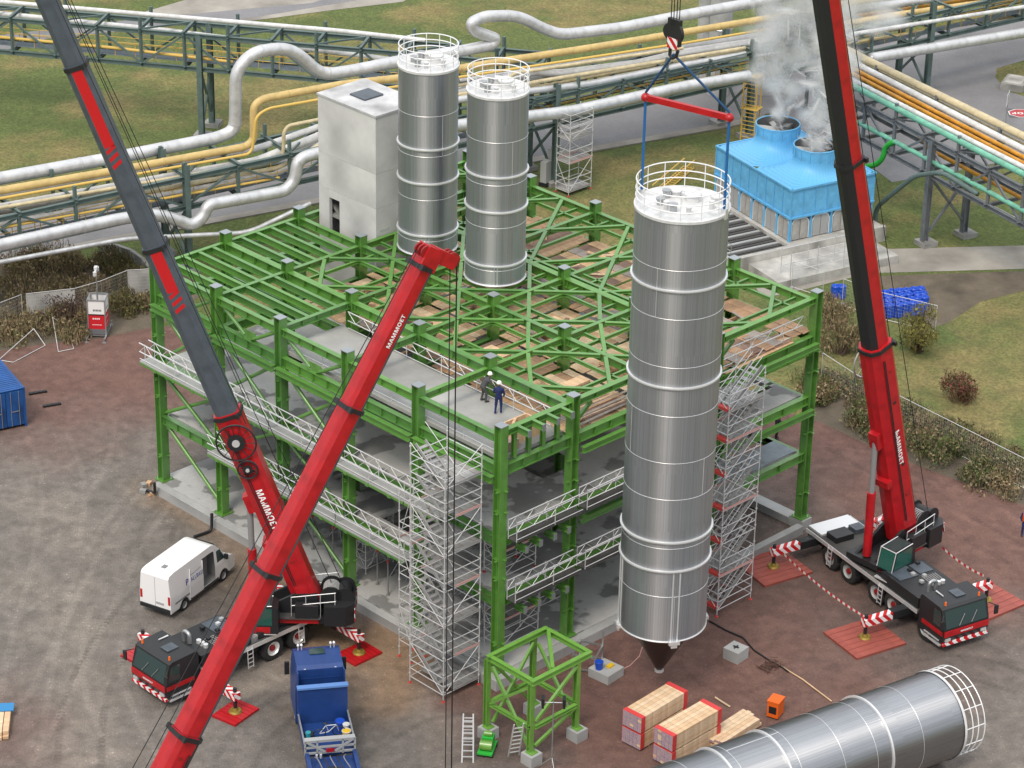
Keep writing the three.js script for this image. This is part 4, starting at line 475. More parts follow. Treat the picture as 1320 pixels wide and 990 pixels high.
    for (let k = 0; k < 5; k++) { const q = o.sections[0][0] * (0.2 + 0.16 * k), p = piv.clone().addScaledVector(d, q), g = new Geo(); for (const s of [-1, 1]) g.hexa(p.clone().setZ(s * (o.sections[0][1] / 2 + 0.015)).addScaledVector(up, 0.18), d.clone().multiplyScalar(0.06), up.clone().multiplyScalar(0.1), V(0, 0, 0.02)); part(boom, 'access_cover', g, k % 2 ? M.black : M.redDark); }
    // head with sheaves
    const hd = new Geo(); const hw = o.sections[o.sections.length - 1][1]; hd.hexa(tip.clone().addScaledVector(d, 0.3), d.clone().multiplyScalar(0.5), up.clone().multiplyScalar(0.42), V(0, 0, hw * 0.5)); hd.hexa(tip.clone().addScaledVector(d, 0.55).addScaledVector(up, -0.75), d.clone().multiplyScalar(0.3), up.clone().multiplyScalar(0.6), V(0, 0, hw * 0.42)); part(boom, 'boom_head', hd, M.red); const sv = new Geo(); for (const s of [-0.3, 0, 0.3]) { const p = tip.clone().addScaledVector(d, 0.62).addScaledVector(up, -1.15); sv.cyl(p.clone().setZ(s * hw - 0.04), p.clone().setZ(s * hw + 0.04), 0.36, 0.36, 18); const q = tip.clone().addScaledVector(d, 0.5).addScaledVector(up, 0.35); sv.cyl(q.clone().setZ(s * hw - 0.04), q.clone().setZ(s * hw + 0.04), 0.28, 0.28, 16); } part(boom, 'head_sheave', sv, M.redDark);
    o.rope = tip.clone().addScaledVector(d, 0.62).addScaledVector(up, -1.5);
    const rp = new Geo(), wtop = V(-2.9, 3.55, 0.1), top = tip.clone().addScaledVector(d, 0.4).addScaledVector(up, 0.62); rp.cyl(wtop, top, 0.022, 0.022, 5, false); rp.cyl(V(-3.6, 3.45, -0.2), top.clone().setZ(-0.15), 0.022, 0.022, 5, false); part(boom, 'hoist_rope', rp, M.black);
    if (o.guy) { const g = new Geo(); for (const s of [-1, 1]) g.cyl(piv.clone().addScaledVector(d, o.sections[0][0] - 1).addScaledVector(up, 0.9).setZ(s * 0.9), tip.clone().setZ(s * 0.6).addScaledVector(up, 0.4), 0.02, 0.02, 5, false); part(boom, 'guy_line', g, M.black); }
  }
  c.updateMatrixWorld(true); o.ropeWorld = S.localToWorld(o.rope.clone()); return c;
}
const mat4 = (label, p, ry, w = 2.9, d = 2.9, m = M.redMat) => { const t = thing('crane_mat', label, 'crane mat', p.clone().setY(GY), ry, 'red outrigger mats'); const n = 7; for (let k = 0; k < n; k++) part(t, 'mat_plank', new Geo().box(-w / 2 + (k + 0.5) * w / n, 0.065, 0, w / n - 0.025, 0.13 - (k % 2) * 0.012, d), m); return t; };
M.redMat = std(lin(0.48, 0.115, 0.085), 0.6, 0, { map: dt });
// crane A on the right of the frame: driver's cab towards +z
const cA = { length: 12.6, axles: [4.7, 1.86, 0.36, -2.14, -3.8], rim: M.midgrey, width: 2.95, turn: -1.3, cabSide: -1, reels: [[11.2, 0.9, 1]], reelMat: M.galv, baseCollar: M.red };
{ const p = V(21.7, GY, 8.3), dir = V(-0.245, 0, 0.97).normalize(), ry = Math.atan2(-dir.z, dir.x); const turnW = p.clone().addScaledVector(dir, cA.turn), tgt = V(HS.x + 0.5, 0, HS.z), az = Math.atan2(-(tgt.z - turnW.z), tgt.x - turnW.x);
  const reach = Math.hypot(tgt.x - turnW.x, tgt.z - turnW.z) + 1.6; cA.elev = Math.acos(reach / 64); cA.slew = az - ry;
  cA.sections = [[13.2, 1.4, 1.62, M.red, M.red, 0, ['MAMMOET', 3.6, 0.58, 6.4], -1], [11.5, 1.12, 1.34, M.red, M.black, 0], [11.5, 1.02, 1.22, M.red, M.black, 0], [11.5, 0.94, 1.12, M.red, M.black, 0], [11.5, 0.86, 1.02, M.red, M.black, 0], [5, 0.8, 0.95, M.red, M.black, 0]];
  cA.outriggers = [[3.1, 4.1], [3.1, -4.0], [-5.3, 4.1], [-5.3, -4.0]];
  crane('red boomed crane with black underside holding up the hanging silo', p, ry, cA);
  const W = (x, z) => p.clone().addScaledVector(dir, x).add(V(-dir.z, 0, dir.x).multiplyScalar(z)); const L = ['red plank mat under the outrigger beside the driver cab of the silo lifting crane', 'red plank mat beneath the far front outrigger of the silo lifting crane', 'red plank mat under the outrigger next to the frame corner foundation', 'red plank mat beneath the far rear outrigger of the silo lifting crane'];
  cA.outriggers.forEach(([x, z], k) => mat4(L[k], W(x, z), ry + 0.12 * (k % 2), 3.0, 3.2)); console.log('A rope', cA.ropeWorld.toArray().map((v) => v.toFixed(2)).join(), 'pix', pix(cA.ropeWorld)); }
// crane B in front of the long face: cab towards -x
const cB = { length: 11.4, axles: [4.1, 2.4, -1.3, -3.0], rim: M.alu, turn: -2.6, cabSide: -1, reels: [[9.7, 1.0, -1], [8.1, 0.5, -1]], guy: true };
{ const p = V(-8.55, GY, -10.4), ry = Math.PI; const pv = V(-4.4, 2.3, -10.4); cB.sections = [[11.6, 1.2, 1.42, M.red, M.red, 0, ['MAMMOET', 3.4, 0.6, 6.0], -1], [9.6, 1.02, 1.2, M.slate, M.slate, 0.26], [9.8, 0.94, 1.1, M.slate, M.slate, 0.44], [10, 0.86, 1.0, M.slate, M.slate, 0.44], [10, 0.78, 0.92, M.slate, M.slate, 0.44]];
  const tgt = onPlane(56, 0, pv, FW.clone().setY(0).normalize()), h = Math.hypot(tgt.x - pv.x, tgt.z - pv.z); cB.elev = Math.atan2(tgt.y - pv.y, h); cB.slew = Math.atan2(-(tgt.z - pv.z), tgt.x - pv.x) - ry; console.log('B elev', cB.elev, h, tgt.y);
  cB.outriggers = [[3.3, -3.9], [3.3, 3.6], [-4.9, -3.9], [-4.9, 3.6]];
  crane('red and slate boomed crane parked along the long face of the frame', p, ry, cB);
  const L = ['small red mat under the outrigger beside the cab of the slate boomed crane', 'small red mat under the far front outrigger of the slate boomed crane', 'red mat under the rear outrigger of the slate boomed crane near the scaffold', 'red mat under the far rear outrigger of the slate boomed crane']; cB.outriggers.forEach(([x, z], k) => mat4(L[k], V(p.x - x, 0, p.z - z), 0.2 - 0.1 * k, 1.9, 1.5, M.red)); }
// crane C, whose boom crosses the picture from below
const cC = { length: 11.4, axles: [4.1, 2.4, -1.3, -3.0], rim: M.alu, turn: -2.4, cabSide: 1, reels: [], };
{ const tip = V(-11.75, 29.2, 7.5), foot = at(128, 1168, 2.4), dx = tip.x - foot.x, dz = tip.z - foot.z, h = Math.hypot(dx, dz), len = Math.hypot(h, tip.y - foot.y - 0.2), az = Math.atan2(-dz, dx); cC.elev = Math.atan2(tip.y - foot.y, h); cC.slew = 0;
  const k = len / 4; cC.sections = [[k * 1.15, 1.12, 1.3, M.red, M.black], [k, 1.0, 1.16, M.red, M.slate], [k, 0.9, 1.06, M.red, M.slate], [k * 0.85, 0.8, 0.95, M.red, M.slate, 0, ['MAMMOET', 3.4, 0.38, k * 0.46], 1]]; cC.outriggers = [[3.3, -3.9], [3.3, 3.9], [-4.9, -3.9], [-4.9, 3.9]];
  const dir = V(dx, 0, dz).normalize(), p = foot.clone().setY(GY).addScaledVector(dir, 1.6 + 2.4); crane('red boomed crane whose boom reaches over the blue truck', p, az, cC); console.log('C', len, cC.elev, foot.toArray(), pix(cC.ropeWorld));
  const rp = new Geo(), top = cC.ropeWorld; for (const [a, b] of [[-0.3, 0], [0, 0.1], [0.12, -0.05]]) rp.cyl(V(top.x + a, top.y, top.z + b), V(top.x + a, 2.2, top.z + b), 0.025, 0.025, 5, false);
  const hk = thing('hook_block', 'red crane hook block on long ropes in front of the scaffold', 'hook block', V(top.x, 1.2, top.z)); wpart(hk, 'rope', rp, M.black); wpart(hk, 'block', new Geo().hexa(V(top.x - 0.05, 1.9, top.z), V(0.35, 0, 0), V(0, 0.5, 0), V(0, 0, 0.22)), M.red); const h2 = new Geo(); h2.tube([0, 0.2, 0.4, 0.6, 0.8, 1].map((t) => V(top.x - 0.05 + 0.22 * Math.sin(t * 4.6), 1.4 - 0.55 * t - (t > 0.5 ? -0.5 * (t - 0.5) : 0), top.z)), 0.06, 8); wpart(hk, 'hook', h2, M.black); }
// lifting gear over the hanging silo
{ const top = cA.ropeWorld, hookY = heightAt(top.x, top.z, 62), hk = thing('hook_block', 'black crane hook block above the red spreader beam', 'hook block', V(top.x, hookY, top.z)), rp = new Geo(); for (const a of [-0.28, -0.1, 0.1, 0.28]) rp.cyl(V(top.x + a, top.y, top.z), V(top.x + a, hookY + 1.1, top.z), 0.024, 0.024, 5, false); wpart(hk, 'rope', rp, M.black);
  const b = new Geo(); for (const s of [-0.16, 0.16]) b.cyl(V(top.x - 0.07, hookY + 0.75, top.z + s), V(top.x + 0.07, hookY + 0.75, top.z + s * 1.2), 0.42, 0.42, 20); b.hexa(V(top.x, hookY + 0.75, top.z), V(0.1, 0, 0), V(0, 0.62, 0), V(0, 0, 0.36)); wpart(hk, 'sheave_block', b, M.black); const st = new Geo(); st.hexa(V(top.x - 0.13, hookY + 0.25, top.z), V(0.01, 0, 0), V(0, 0.25, 0), V(0, 0, 0.3)); wpart(hk, 'striped_plate', st, M.stripes); const h2 = new Geo(); h2.tube([0, 0.25, 0.5, 0.75, 1].map((t) => V(top.x, hookY - 0.05 - 0.45 * Math.sin(t * 3.1), top.z + 0.25 * Math.cos(t * 3.6))), 0.08, 8); wpart(hk, 'hook', h2, M.black);
  const A = onPlane(842, 124, V(HS.x, 0, HS.z), FW.clone().setY(0).normalize()), B = onPlane(936, 153, V(HS.x, 0, HS.z), FW.clone().setY(0).normalize()), yb = (A.y + B.y) / 2; const hd = V(0.263, 0, 0.963); const c0 = V(HS.x, yb, HS.z), a = c0.clone().addScaledVector(hd, -2.15).setY(yb + 0.05), e = c0.clone().addScaledVector(hd, 2.15).setY(yb - 0.05);
  const sp = thing('spreader_beam', 'red lifting spreader beam with blue slings above the hanging silo', 'spreader beam', c0); const g = new Geo(); g.beam(a, e, 0.2, 0.28); for (const q of [a, e]) g.ball(q, 0.22, 0.22, 0.22); wpart(sp, 'beam', g, M.red); const hkP = V(top.x, hookY - 0.3, top.z); const s1 = new Geo(); for (const q of [a, e]) { s1.cyl(hkP, q.clone().add(V(0, 0.25, 0)), 0.06, 0.06, 8); } wpart(sp, 'upper_sling', s1, M.slingDark = std(lin(0.012, 0.06, 0.16), 0.7)); const s2 = new Geo(); for (const q of [a, e]) { const d = q.clone().sub(c0).setY(0).normalize(); s2.cyl(q.clone().add(V(0, -0.2, 0)), V(HS.x + d.x * (HS.R - 0.05), HS.y0 + HS.h + 0.1, HS.z + d.z * (HS.R - 0.05)), 0.065, 0.065, 8); } wpart(sp, 'lower_sling', s2, M.blueSling); const lg = new Geo(); for (const q of [a, e]) { const d = q.clone().sub(c0).setY(0).normalize(); lg.box(HS.x + d.x * (HS.R - 0.02), HS.y0 + HS.h + 0.02, HS.z + d.z * (HS.R - 0.02), 0.25, 0.5, 0.25, -Math.atan2(d.z, d.x)); } wpart(sp, 'shackle', lg, M.steelBand);
  wpart(sp, 'beam_lettering', plateGeo(c0.clone().add(V(0.02, -0.02, 0)).addScaledVector(V(-0.963, 0, 0.263), 0.112), e.clone().sub(a).normalize(), V(0, 1, 0), 1.0, 0.2), lettering('MAMMOET', 1.0, 0.2)); }
// ---------- vehicles ----------
// closed body from a side outline: topY(x), botY(x) and half width hw(y); cells that skip(x, y, side) names are left open
function bodyShell(x0, x1, topY, botY, hw, skip = () => false, nx = 56, ny = 12) {
  const g = new Geo(), X = (i) => x0 + (x1 - x0) * i / nx, pt3 = (i, j, s) => { const x = X(i), y = botY(x) + (topY(x) - botY(x)) * j / ny; return V(x, y, s * hw(y, x)); };
  for (let i = 0; i < nx; i++) { for (let j = 0; j < ny; j++) for (const s of [1, -1]) { const c = pt3(i, j, s).add(pt3(i + 1, j + 1, s)).multiplyScalar(0.5); if (skip(c.x, c.y, s)) continue; const q = [pt3(i, j, s), pt3(i + 1, j, s), pt3(i + 1, j + 1, s), pt3(i, j + 1, s)]; s > 0 ? g.quad(...q) : g.quad(...q.reverse()); }
    g.quad(pt3(i, ny, 1), pt3(i + 1, ny, 1), pt3(i + 1, ny, -1), pt3(i, ny, -1)); g.quad(pt3(i, 0, -1), pt3(i + 1, 0, -1), pt3(i + 1, 0, 1), pt3(i, 0, 1)); }
  for (let j = 0; j < ny; j++) { g.quad(pt3(nx, j, 1), pt3(nx, j, -1), pt3(nx, j + 1, -1), pt3(nx, j + 1, 1)); g.quad(pt3(0, j, -1), pt3(0, j, 1), pt3(0, j + 1, 1), pt3(0, j + 1, -1)); }
  return g;
}
const arch = (xs, r, yb) => (x) => { let b = yb; for (const c of xs) { const d = Math.abs(x - c); if (d < r) b = Math.max(b, 0.36 + Math.sqrt(r * r - d * d)); } return b; };
const poly = (pts) => (x) => { if (x <= pts[0][0]) return pts[0][1]; for (let k = 1; k < pts.length; k++) if (x <= pts[k][0]) { const t = (x - pts[k - 1][0]) / (pts[k][0] - pts[k - 1][0]); return pts[k - 1][1] + (pts[k][1] - pts[k - 1][1]) * t; } return pts[pts.length - 1][1]; };
{ // white van
  const t = thing('delivery_van', 'white delivery van with its side door open beside the foundation', 'van', V(-6.15, GY, -17.5), 0.286);
  const top = poly([[-2.99, 2.42], [-2.9, 2.56], [-2.5, 2.63], [0.9, 2.62], [1.25, 2.5], [1.95, 1.72], [2.1, 1.5], [2.7, 1.22], [2.93, 1.02], [2.99, 0.8]]), hw = (y, x) => (1.0 - 0.13 * Math.max(0, (y - 1.25) / 1.35)) * (x > 2.3 ? 1 - 0.12 * (x - 2.3) : 1);
  const open = (x, y, s) => s > 0 && x > 0.02 && x < 1.12 && y > 0.52 && y < 2.2;
  const b = part(t, 'body', bodyShell(-2.99, 2.99, top, arch([-1.75, 1.85], 0.42, 0.38), hw, open), M.white);
  const side = (x0, x1, y0, y1, s, x0t = x0, x1t = x1, out = 0.008) => { const g = new Geo(), q = [V(x0, y0, s * (hw(y0, x0) + out)), V(x1, y0, s * (hw(y0, x1) + out)), V(x1t, y1, s * (hw(y1, x1t) + out)), V(x0t, y1, s * (hw(y1, x0t) + out))]; return s > 0 ? g.quad(...q) : g.quad(...q.reverse()); };
  const inn = new Geo(); inn.span(-0.6, 0.5, -0.75, 1.3, 0.54, 0.97); inn.quad(V(-0.6, 0.5, -0.7), V(1.3, 0.5, -0.7), V(1.3, 2.3, -0.7), V(-0.6, 2.3, -0.7)); inn.quad(V(1.3, 0.5, -0.75), V(1.3, 0.5, 0.9), V(1.3, 2.3, 0.85), V(1.3, 2.3, -0.75)); inn.quad(V(-0.6, 0.5, 0.9), V(-0.6, 0.5, -0.75), V(-0.6, 2.3, -0.75), V(-0.6, 2.3, 0.85)); inn.box(0.9, 1.2, 0.2, 0.4, 1.2, 0.5); part(t, 'load_interior', inn, M.grey);
  const dr = new Geo(); { const f = (x, y) => V(x, y, hw(y, x) + 0.05), nx = 1; for (const [ya, yb] of [[0.5, 1.25], [1.25, 2.24]]) { dr.quad(f(-1.22, ya), f(-0.08, ya), f(-0.08, yb), f(-1.22, yb)); } for (const x of [-1.22, -0.08]) dr.hexa(V(x, 1.37, hw(1.6, 0) + 0.02), V(0.01, 0, 0), V(0, 0.87, 0), V(0, 0, 0.03)); } const door = part(t, 'sliding_door', dr, M.white);
  const letters = (txt, w, h, col, weight = 'bold') => print(w, h, 160, (x, W, H) => { x.fillStyle = '#e6e7e8'; x.fillRect(0, 0, W, H); x.fillStyle = col; x.font = weight + ' ' + Math.round(H * 0.9) + 'px sans-serif'; x.textAlign = 'center'; x.textBaseline = 'middle'; x.fillText(txt, W / 2, H * 0.54, W * 0.98); });
  const yv = V(0, 1, -0.096).normalize(); part(t, 'lettering', plateGeo(V(-1.46, 1.62, hw(1.62, 0) + 0.014), V(1, 0, 0), yv, 0.44, 0.56), letters('P', 0.44, 0.56, '#24308c')); part(door, 'lettering', plateGeo(V(-0.66, 1.62, hw(1.62, 0) + 0.068), V(1, 0, 0), yv, 1.1, 0.36), letters('ALLBAU', 1.1, 0.36, '#24308c')); part(door, 'blue_line', plateGeo(V(-0.7, 1.9, hw(1.9, 0) + 0.064), V(1, 0.08, 0).normalize(), yv, 0.95, 0.025), M.blueLine = std(lin(0.02, 0.03, 0.25), 0.5));
  for (const s of [1, -1]) { part(t, 'door_window', side(1.28, 1.98, 1.42, 2.1, s, 1.28, 1.62), M.glass); part(t, 'sill_trim', side(-1.2, 1.35, 0.4, 0.52, s, -1.2, 1.35, 0.012), M.black); const mi = new Geo(); mi.box(1.92, 1.55, s * 1.13, 0.14, 0.28, 0.2); part(t, 'mirror', mi, M.black); part(t, 'rear_light', new Geo().box(-2.98, 1.15, s * 0.9, 0.05, 0.5, 0.14), M.tail); part(t, 'headlight', new Geo().hexa(V(2.8, 1.03, s * 0.72), V(0.14, -0.06, 0), V(0.02, 0.12, 0), V(0, 0, 0.14)), M.alu); for (const x of [-1.75, 1.85]) wheel(t, x, 0.36, s * 0.86, 0.36, 0.24, s, M.midgrey, M.grey); }
  const ws = new Geo(); ws.quad(V(2.0, 1.7, 0.8), V(2.0, 1.7, -0.8), V(1.29, 2.48, -0.74), V(1.29, 2.48, 0.74)); ws.p = ws.p.map((v, i) => v + (i % 3 === 0 ? 0.03 : i % 3 === 1 ? 0.03 : 0)); part(t, 'windscreen', ws, M.glass);
  const rb = new Geo(); rb.span(-3.06, 0.4, -0.96, -2.9, 0.62, 0.96); rb.span(2.9, 0.36, -0.88, 3.03, 0.62, 0.88); part(t, 'bumper', rb, M.black); part(t, 'number_plate', new Geo().box(-3.0, 0.86, 0.3, 0.03, 0.12, 0.5), M.midgrey); const rs = new Geo(); rs.box(-2.996, 1.5, 0, 0.012, 1.75, 0.012); part(t, 'rear_door_gap', rs, M.grey); for (const s of [1, -1]) for (const x of [1.2, 2.02]) part(t, 'door_gap', side(x, x + 0.018, 0.5, x < 1.5 ? 2.3 : 1.5, s, x, x + 0.018, 0.006), M.grey); for (const s of [1, -1]) part(t, 'rub_strip', side(-2.6, -1.3, 0.78, 0.88, s, -2.6, -1.3, 0.01), M.grey); part(t, 'roof_vent', new Geo().box(-2.2, 2.64, 0.1, 0.3, 0.06, 0.24), M.grey);
}
{ // blue truck
  const dir = V(0.552, 0, -0.833), t = thing('flatbed_truck', 'dark blue truck with tools and a bicycle on its open bed', 'truck', V(-8.6, GY, -4.15).addScaledVector(dir, -4.3), Math.atan2(0.833, 0.552));
  const cab = part(t, 'cab', bodyShell(2.1, 4.4, poly([[2.1, 3.72], [2.3, 3.86], [3.6, 3.9], [4.1, 3.75], [4.3, 3.2], [4.4, 1.2]]), () => 0.7, (y) => 1.24 - 0.07 * Math.max(0, y - 2.4)), M.blue);
  part(cab, 'roof_hatch', new Geo().box(3.4, 3.92, 0, 0.5, 0.05, 0.75), M.glass); for (const s of [-1, 1]) { const g = new Geo(); for (const q of [0, 0.17]) { g.cyl(V(3.75, 3.85, s * (0.72 + q)), V(3.75, 4.05, s * (0.72 + q)), 0.03, 0.03, 6); g.ball(V(3.78, 4.1, s * (0.72 + q)), 0.09, 0.09, 0.07); } part(cab, 'roof_lamp', g, M.alu); part(cab, 'side_deflector', new Geo().hexa(V(1.95, 2.6, s * 1.14), V(0.2, 0, -0.02), V(0, 1.15, 0), V(0, 0, 0.03)), M.blue); part(cab, 'mirror', new Geo().box(4.2, 2.6, s * 1.42, 0.12, 0.7, 0.24), M.black); part(cab, 'marker_lamp', new Geo().box(2.13, 3.72, s * 0.75, 0.05, 0.06, 0.1), M.alu); }
  const wsg = new Geo(); wsg.quad(V(4.41, 1.9, 1.1), V(4.41, 1.9, -1.1), V(4.33, 3.05, -1.05), V(4.33, 3.05, 1.05)); part(cab, 'windscreen', wsg, M.glass); const rib = new Geo(); for (const y of [2.0, 2.6, 3.2]) rib.box(2.09, y, 0, 0.03, 0.04, 2.1); part(cab, 'rear_rib', rib, M.blue);
  { const g = new Geo(); g.span(-4.2, 0.75, -0.45, 4.2, 1.05, 0.45); part(t, 'chassis', g, M.black); } for (const x of [3.3, -2.2, -3.5]) for (const s of [-1, 1]) wheel(t, x, 0.5, s * 1.02, 0.5, 0.32, s, M.midgrey, M.grey);
  { const g = new Geo(); g.hexa(V(1.25, 2.15, 0), V(0.05, 0, 0), V(0, 1.05, 0), V(0, 0, 1.22)); part(t, 'headboard', g, M.blue); const e = new Geo(); e.hexa(V(1.25, 3.25, 0), V(0.16, 0, 0), V(0, 0.05, 0), V(0, 0, 1.25)); part(t, 'headboard_rail', e, M.blueRail = std(lin(0.10, 0.22, 0.5), 0.4)); const f = new Geo(); f.span(-1.5, 1.08, -1.22, 1.2, 1.2, 1.22); part(t, 'bed_floor', f, M.blue); for (const s of [-1, 1]) { part(t, 'side_board', new Geo().span(-1.5, 1.2, s * 1.18, 1.2, 1.75, s * 1.24), M.blue); part(t, 'board_rail', new Geo().span(-1.5, 1.75, s * 1.17, 1.2, 1.8, s * 1.25), M.galv); } }
  { const g = new Geo(); for (const y of [1.3, 1.62, 1.95]) g.beam(V(-1.55, y, -1.22), V(-1.55, y, 1.22), 0.09, 0.09); for (const z of [-1.2, -0.62, 0.62, 1.2]) g.beam(V(-1.55, 1.2, z), V(-1.55, 2.0, z), 0.09, 0.09); for (const s of [-1, 1]) g.beam(V(-1.57, 1.95, s * 1.1), V(-1.57, 1.35, s * 0.25), 0.1, 0.1); g.beam(V(-1.45, 2.02, -1.22), V(-1.45, 2.02, 1.22), 0.3, 0.05); part(t, 'tail_frame', g, M.midgrey); part(t, 'emblem', new Geo().box(-1.63, 1.45, 0, 0.03, 0.2, 0.4), M.red); }
  { const g = new Geo(); g.span(-4.3, 1.05, -1.2, -1.75, 1.15, 1.2); g.span(-4.3, 1.15, -1.24, -1.8, 1.5, -1.05); g.span(-4.3, 1.15, 1.05, -1.8, 1.5, 1.24); g.span(-4.35, 0.7, -1.2, -4.25, 1.2, 1.2); part(t, 'rear_deck', g, M.blue); part(t, 'coupling_plate', new Geo().cyl(V(-3.2, 1.16, 0), V(-3.2, 1.26, 0), 0.48, 0.48, 20), M.black); for (let k = 0; k < 5; k++) { const h = new Geo(); h.tube(fillet([V(-1.9, 1.3, -0.8 + k * 0.38), V(-2.4, 1.55, -0.7 + k * 0.3), V(-2.9, 1.2, -0.5 + k * 0.33)], 0.3), 0.03, 6); part(t, 'air_hose', h, k % 2 ? M.black : M.grey); } for (const z of [-0.7, -0.5]) part(t, 'coupling_valve', new Geo().cyl(V(-2.0, 1.3, z), V(-2.0, 1.5, z), 0.06, 0.06, 8), M.alu); }
  const W = (x, y, z) => t.localToWorld(V(x, y, z)); t.updateMatrixWorld(true);
  { const b = thing('bicycle', 'small grey bicycle lying on the bed of the blue truck', 'bicycle', W(-0.2, 1.2, 0.1), t.rotation.y); for (const x of [-0.45, 0.5]) { const g = new Geo(); g.ring(V(0.12 * x, 0.32, x), V(1, 0.25, 0).normalize(), 0.3, 0.022, 24, 5); for (let k = 0; k < 8; k++) { const a = k * 0.785; g.cyl(V(0.12 * x, 0.32, x), V(0.12 * x - Math.cos(a) * 0.07, 0.32 + Math.cos(a) * 0.29, x + Math.sin(a) * 0.29), 0.004, 0.004, 4, false); } part(b, 'wheel', g, M.black); } const f = new Geo(); for (const [p, q] of [[[0.06, 0.32, 0.5], [0, 0.75, 0.38]], [[0, 0.7, 0.36], [0, 0.35, 0.0]], [[0, 0.35, 0], [0, 0.8, -0.15]], [[0, 0.72, 0.38], [0, 0.72, -0.13]], [[-0.05, 0.32, -0.45], [0, 0.7, -0.14]], [[-0.05, 0.32, -0.45], [0, 0.35, 0]]]) f.cyl(V(...p), V(...q), 0.022, 0.022, 6); part(b, 'frame', f, M.alu); const h = new Geo(); h.cyl(V(-0.28, 0.9, 0.36), V(0.28, 0.9, 0.36), 0.015, 0.015, 6); part(b, 'handlebar', h, M.black); part(b, 'saddle', new Geo().ball(V(0, 0.84, -0.16), 0.08, 0.04, 0.14), M.black); }
  const bk = (n, l, m, x, z, r, h, lm) => { const b = thing(n, l, 'bucket', W(x, 1.2, z), 0, 'containers on the truck bed'); const g = new Geo(); g.cyl(V(0, 0, 0), V(0, h, 0), r * 0.85, r, 18); part(b, 'body', g, m); const e = new Geo(); e.ring(V(0, h, 0), V(0, 1, 0), r, 0.02, 18, 5); part(b, 'rim', e, lm || m); }; bk('bucket', 'dark blue bucket on the truck bed', M.blueDrum, 0.6, 0.75, 0.24, 0.4); bk('canister', 'yellow canister on the truck bed by the side board', M.yellow, -0.35, 0.95, 0.22, 0.42, M.whitePaint); bk('canister', 'white lidded tub on the truck bed behind the canisters', M.whitePaint, 0.25, 1.02, 0.17, 0.4); bk('gas_bottle', 'teal gas bottle standing at the truck bed corner', std(lin(0.02, 0.25, 0.32), 0.4), -0.7, -0.95, 0.12, 0.75); bk('tool_bag', 'black tool bag beside the gas bottle on the truck bed', M.black, -0.2, -0.85, 0.24, 0.35);
}
{ // blue container
  const a = V(0.27, 0, -0.963), e = V(-0.963, 0, -0.27), c0 = at(35, 549), L = 6.06, Wd = 2.44, H = 2.6, ctr = c0.clone().addScaledVector(a, L / 2).addScaledVector(e, Wd / 2); const t = thing('shipping_container', 'blue steel shipping container at the yard edge', 'container', ctr, Math.atan2(-a.z, a.x)); // x runs away from the doors
  const g = new Geo(); g.span(-L / 2 + 0.06, 0.14, -Wd / 2 + 0.05, L / 2, H - 0.08, Wd / 2 - 0.05); part(t, 'box', g, M.blueContainer); const c = new Geo(); for (let k = 0; k < 24; k++) for (const s of [-1, 1]) c.box(-L / 2 + 0.3 + k * 0.24, H / 2, s * (Wd / 2 - 0.03), 0.12, H - 0.35, 0.05); part(t, 'corrugation', c, M.blueContainer); const rf = new Geo(); rf.span(-L / 2, H - 0.075, -Wd / 2, L / 2, H - 0.03, Wd / 2); for (let k = 0; k < 24; k++) rf.box(-L / 2 + 0.25 + k * 0.24, H - 0.02, 0, 0.12, 0.02, Wd - 0.3); part(t, 'roof', rf, M.blueContainer);
  const fr = new Geo(); for (const x of [-L / 2 + 0.06, L / 2 - 0.06]) for (const s of [-1, 1]) fr.box(x, H / 2, s * (Wd / 2 - 0.06), 0.14, H, 0.14); for (const s of [-1, 1]) { fr.span(-L / 2, 0, s * Wd / 2, L / 2, 0.16, s * (Wd / 2 - 0.1)); } part(t, 'corner_post', fr, M.blueContainer); for (const s of [-1, 1]) { const d = new Geo(); d.span(-L / 2 - 0.02, 0.2, s * 0.02, -L / 2 + 0.05, H - 0.15, s * (Wd / 2 - 0.14)); const dd = part(t, 'door', d, M.blueContainer); const b = new Geo(); for (const q of [0.3, 0.8]) b.cyl(V(-L / 2 - 0.05, 0.2, s * q), V(-L / 2 - 0.05, H - 0.15, s * q), 0.022, 0.022, 6); part(dd, 'lock_bar', b, M.galv); part(dd, 'handle', new Geo().box(-L / 2 - 0.07, 1.15, s * 0.55, 0.03, 0.05, 0.5), M.galv); }
}
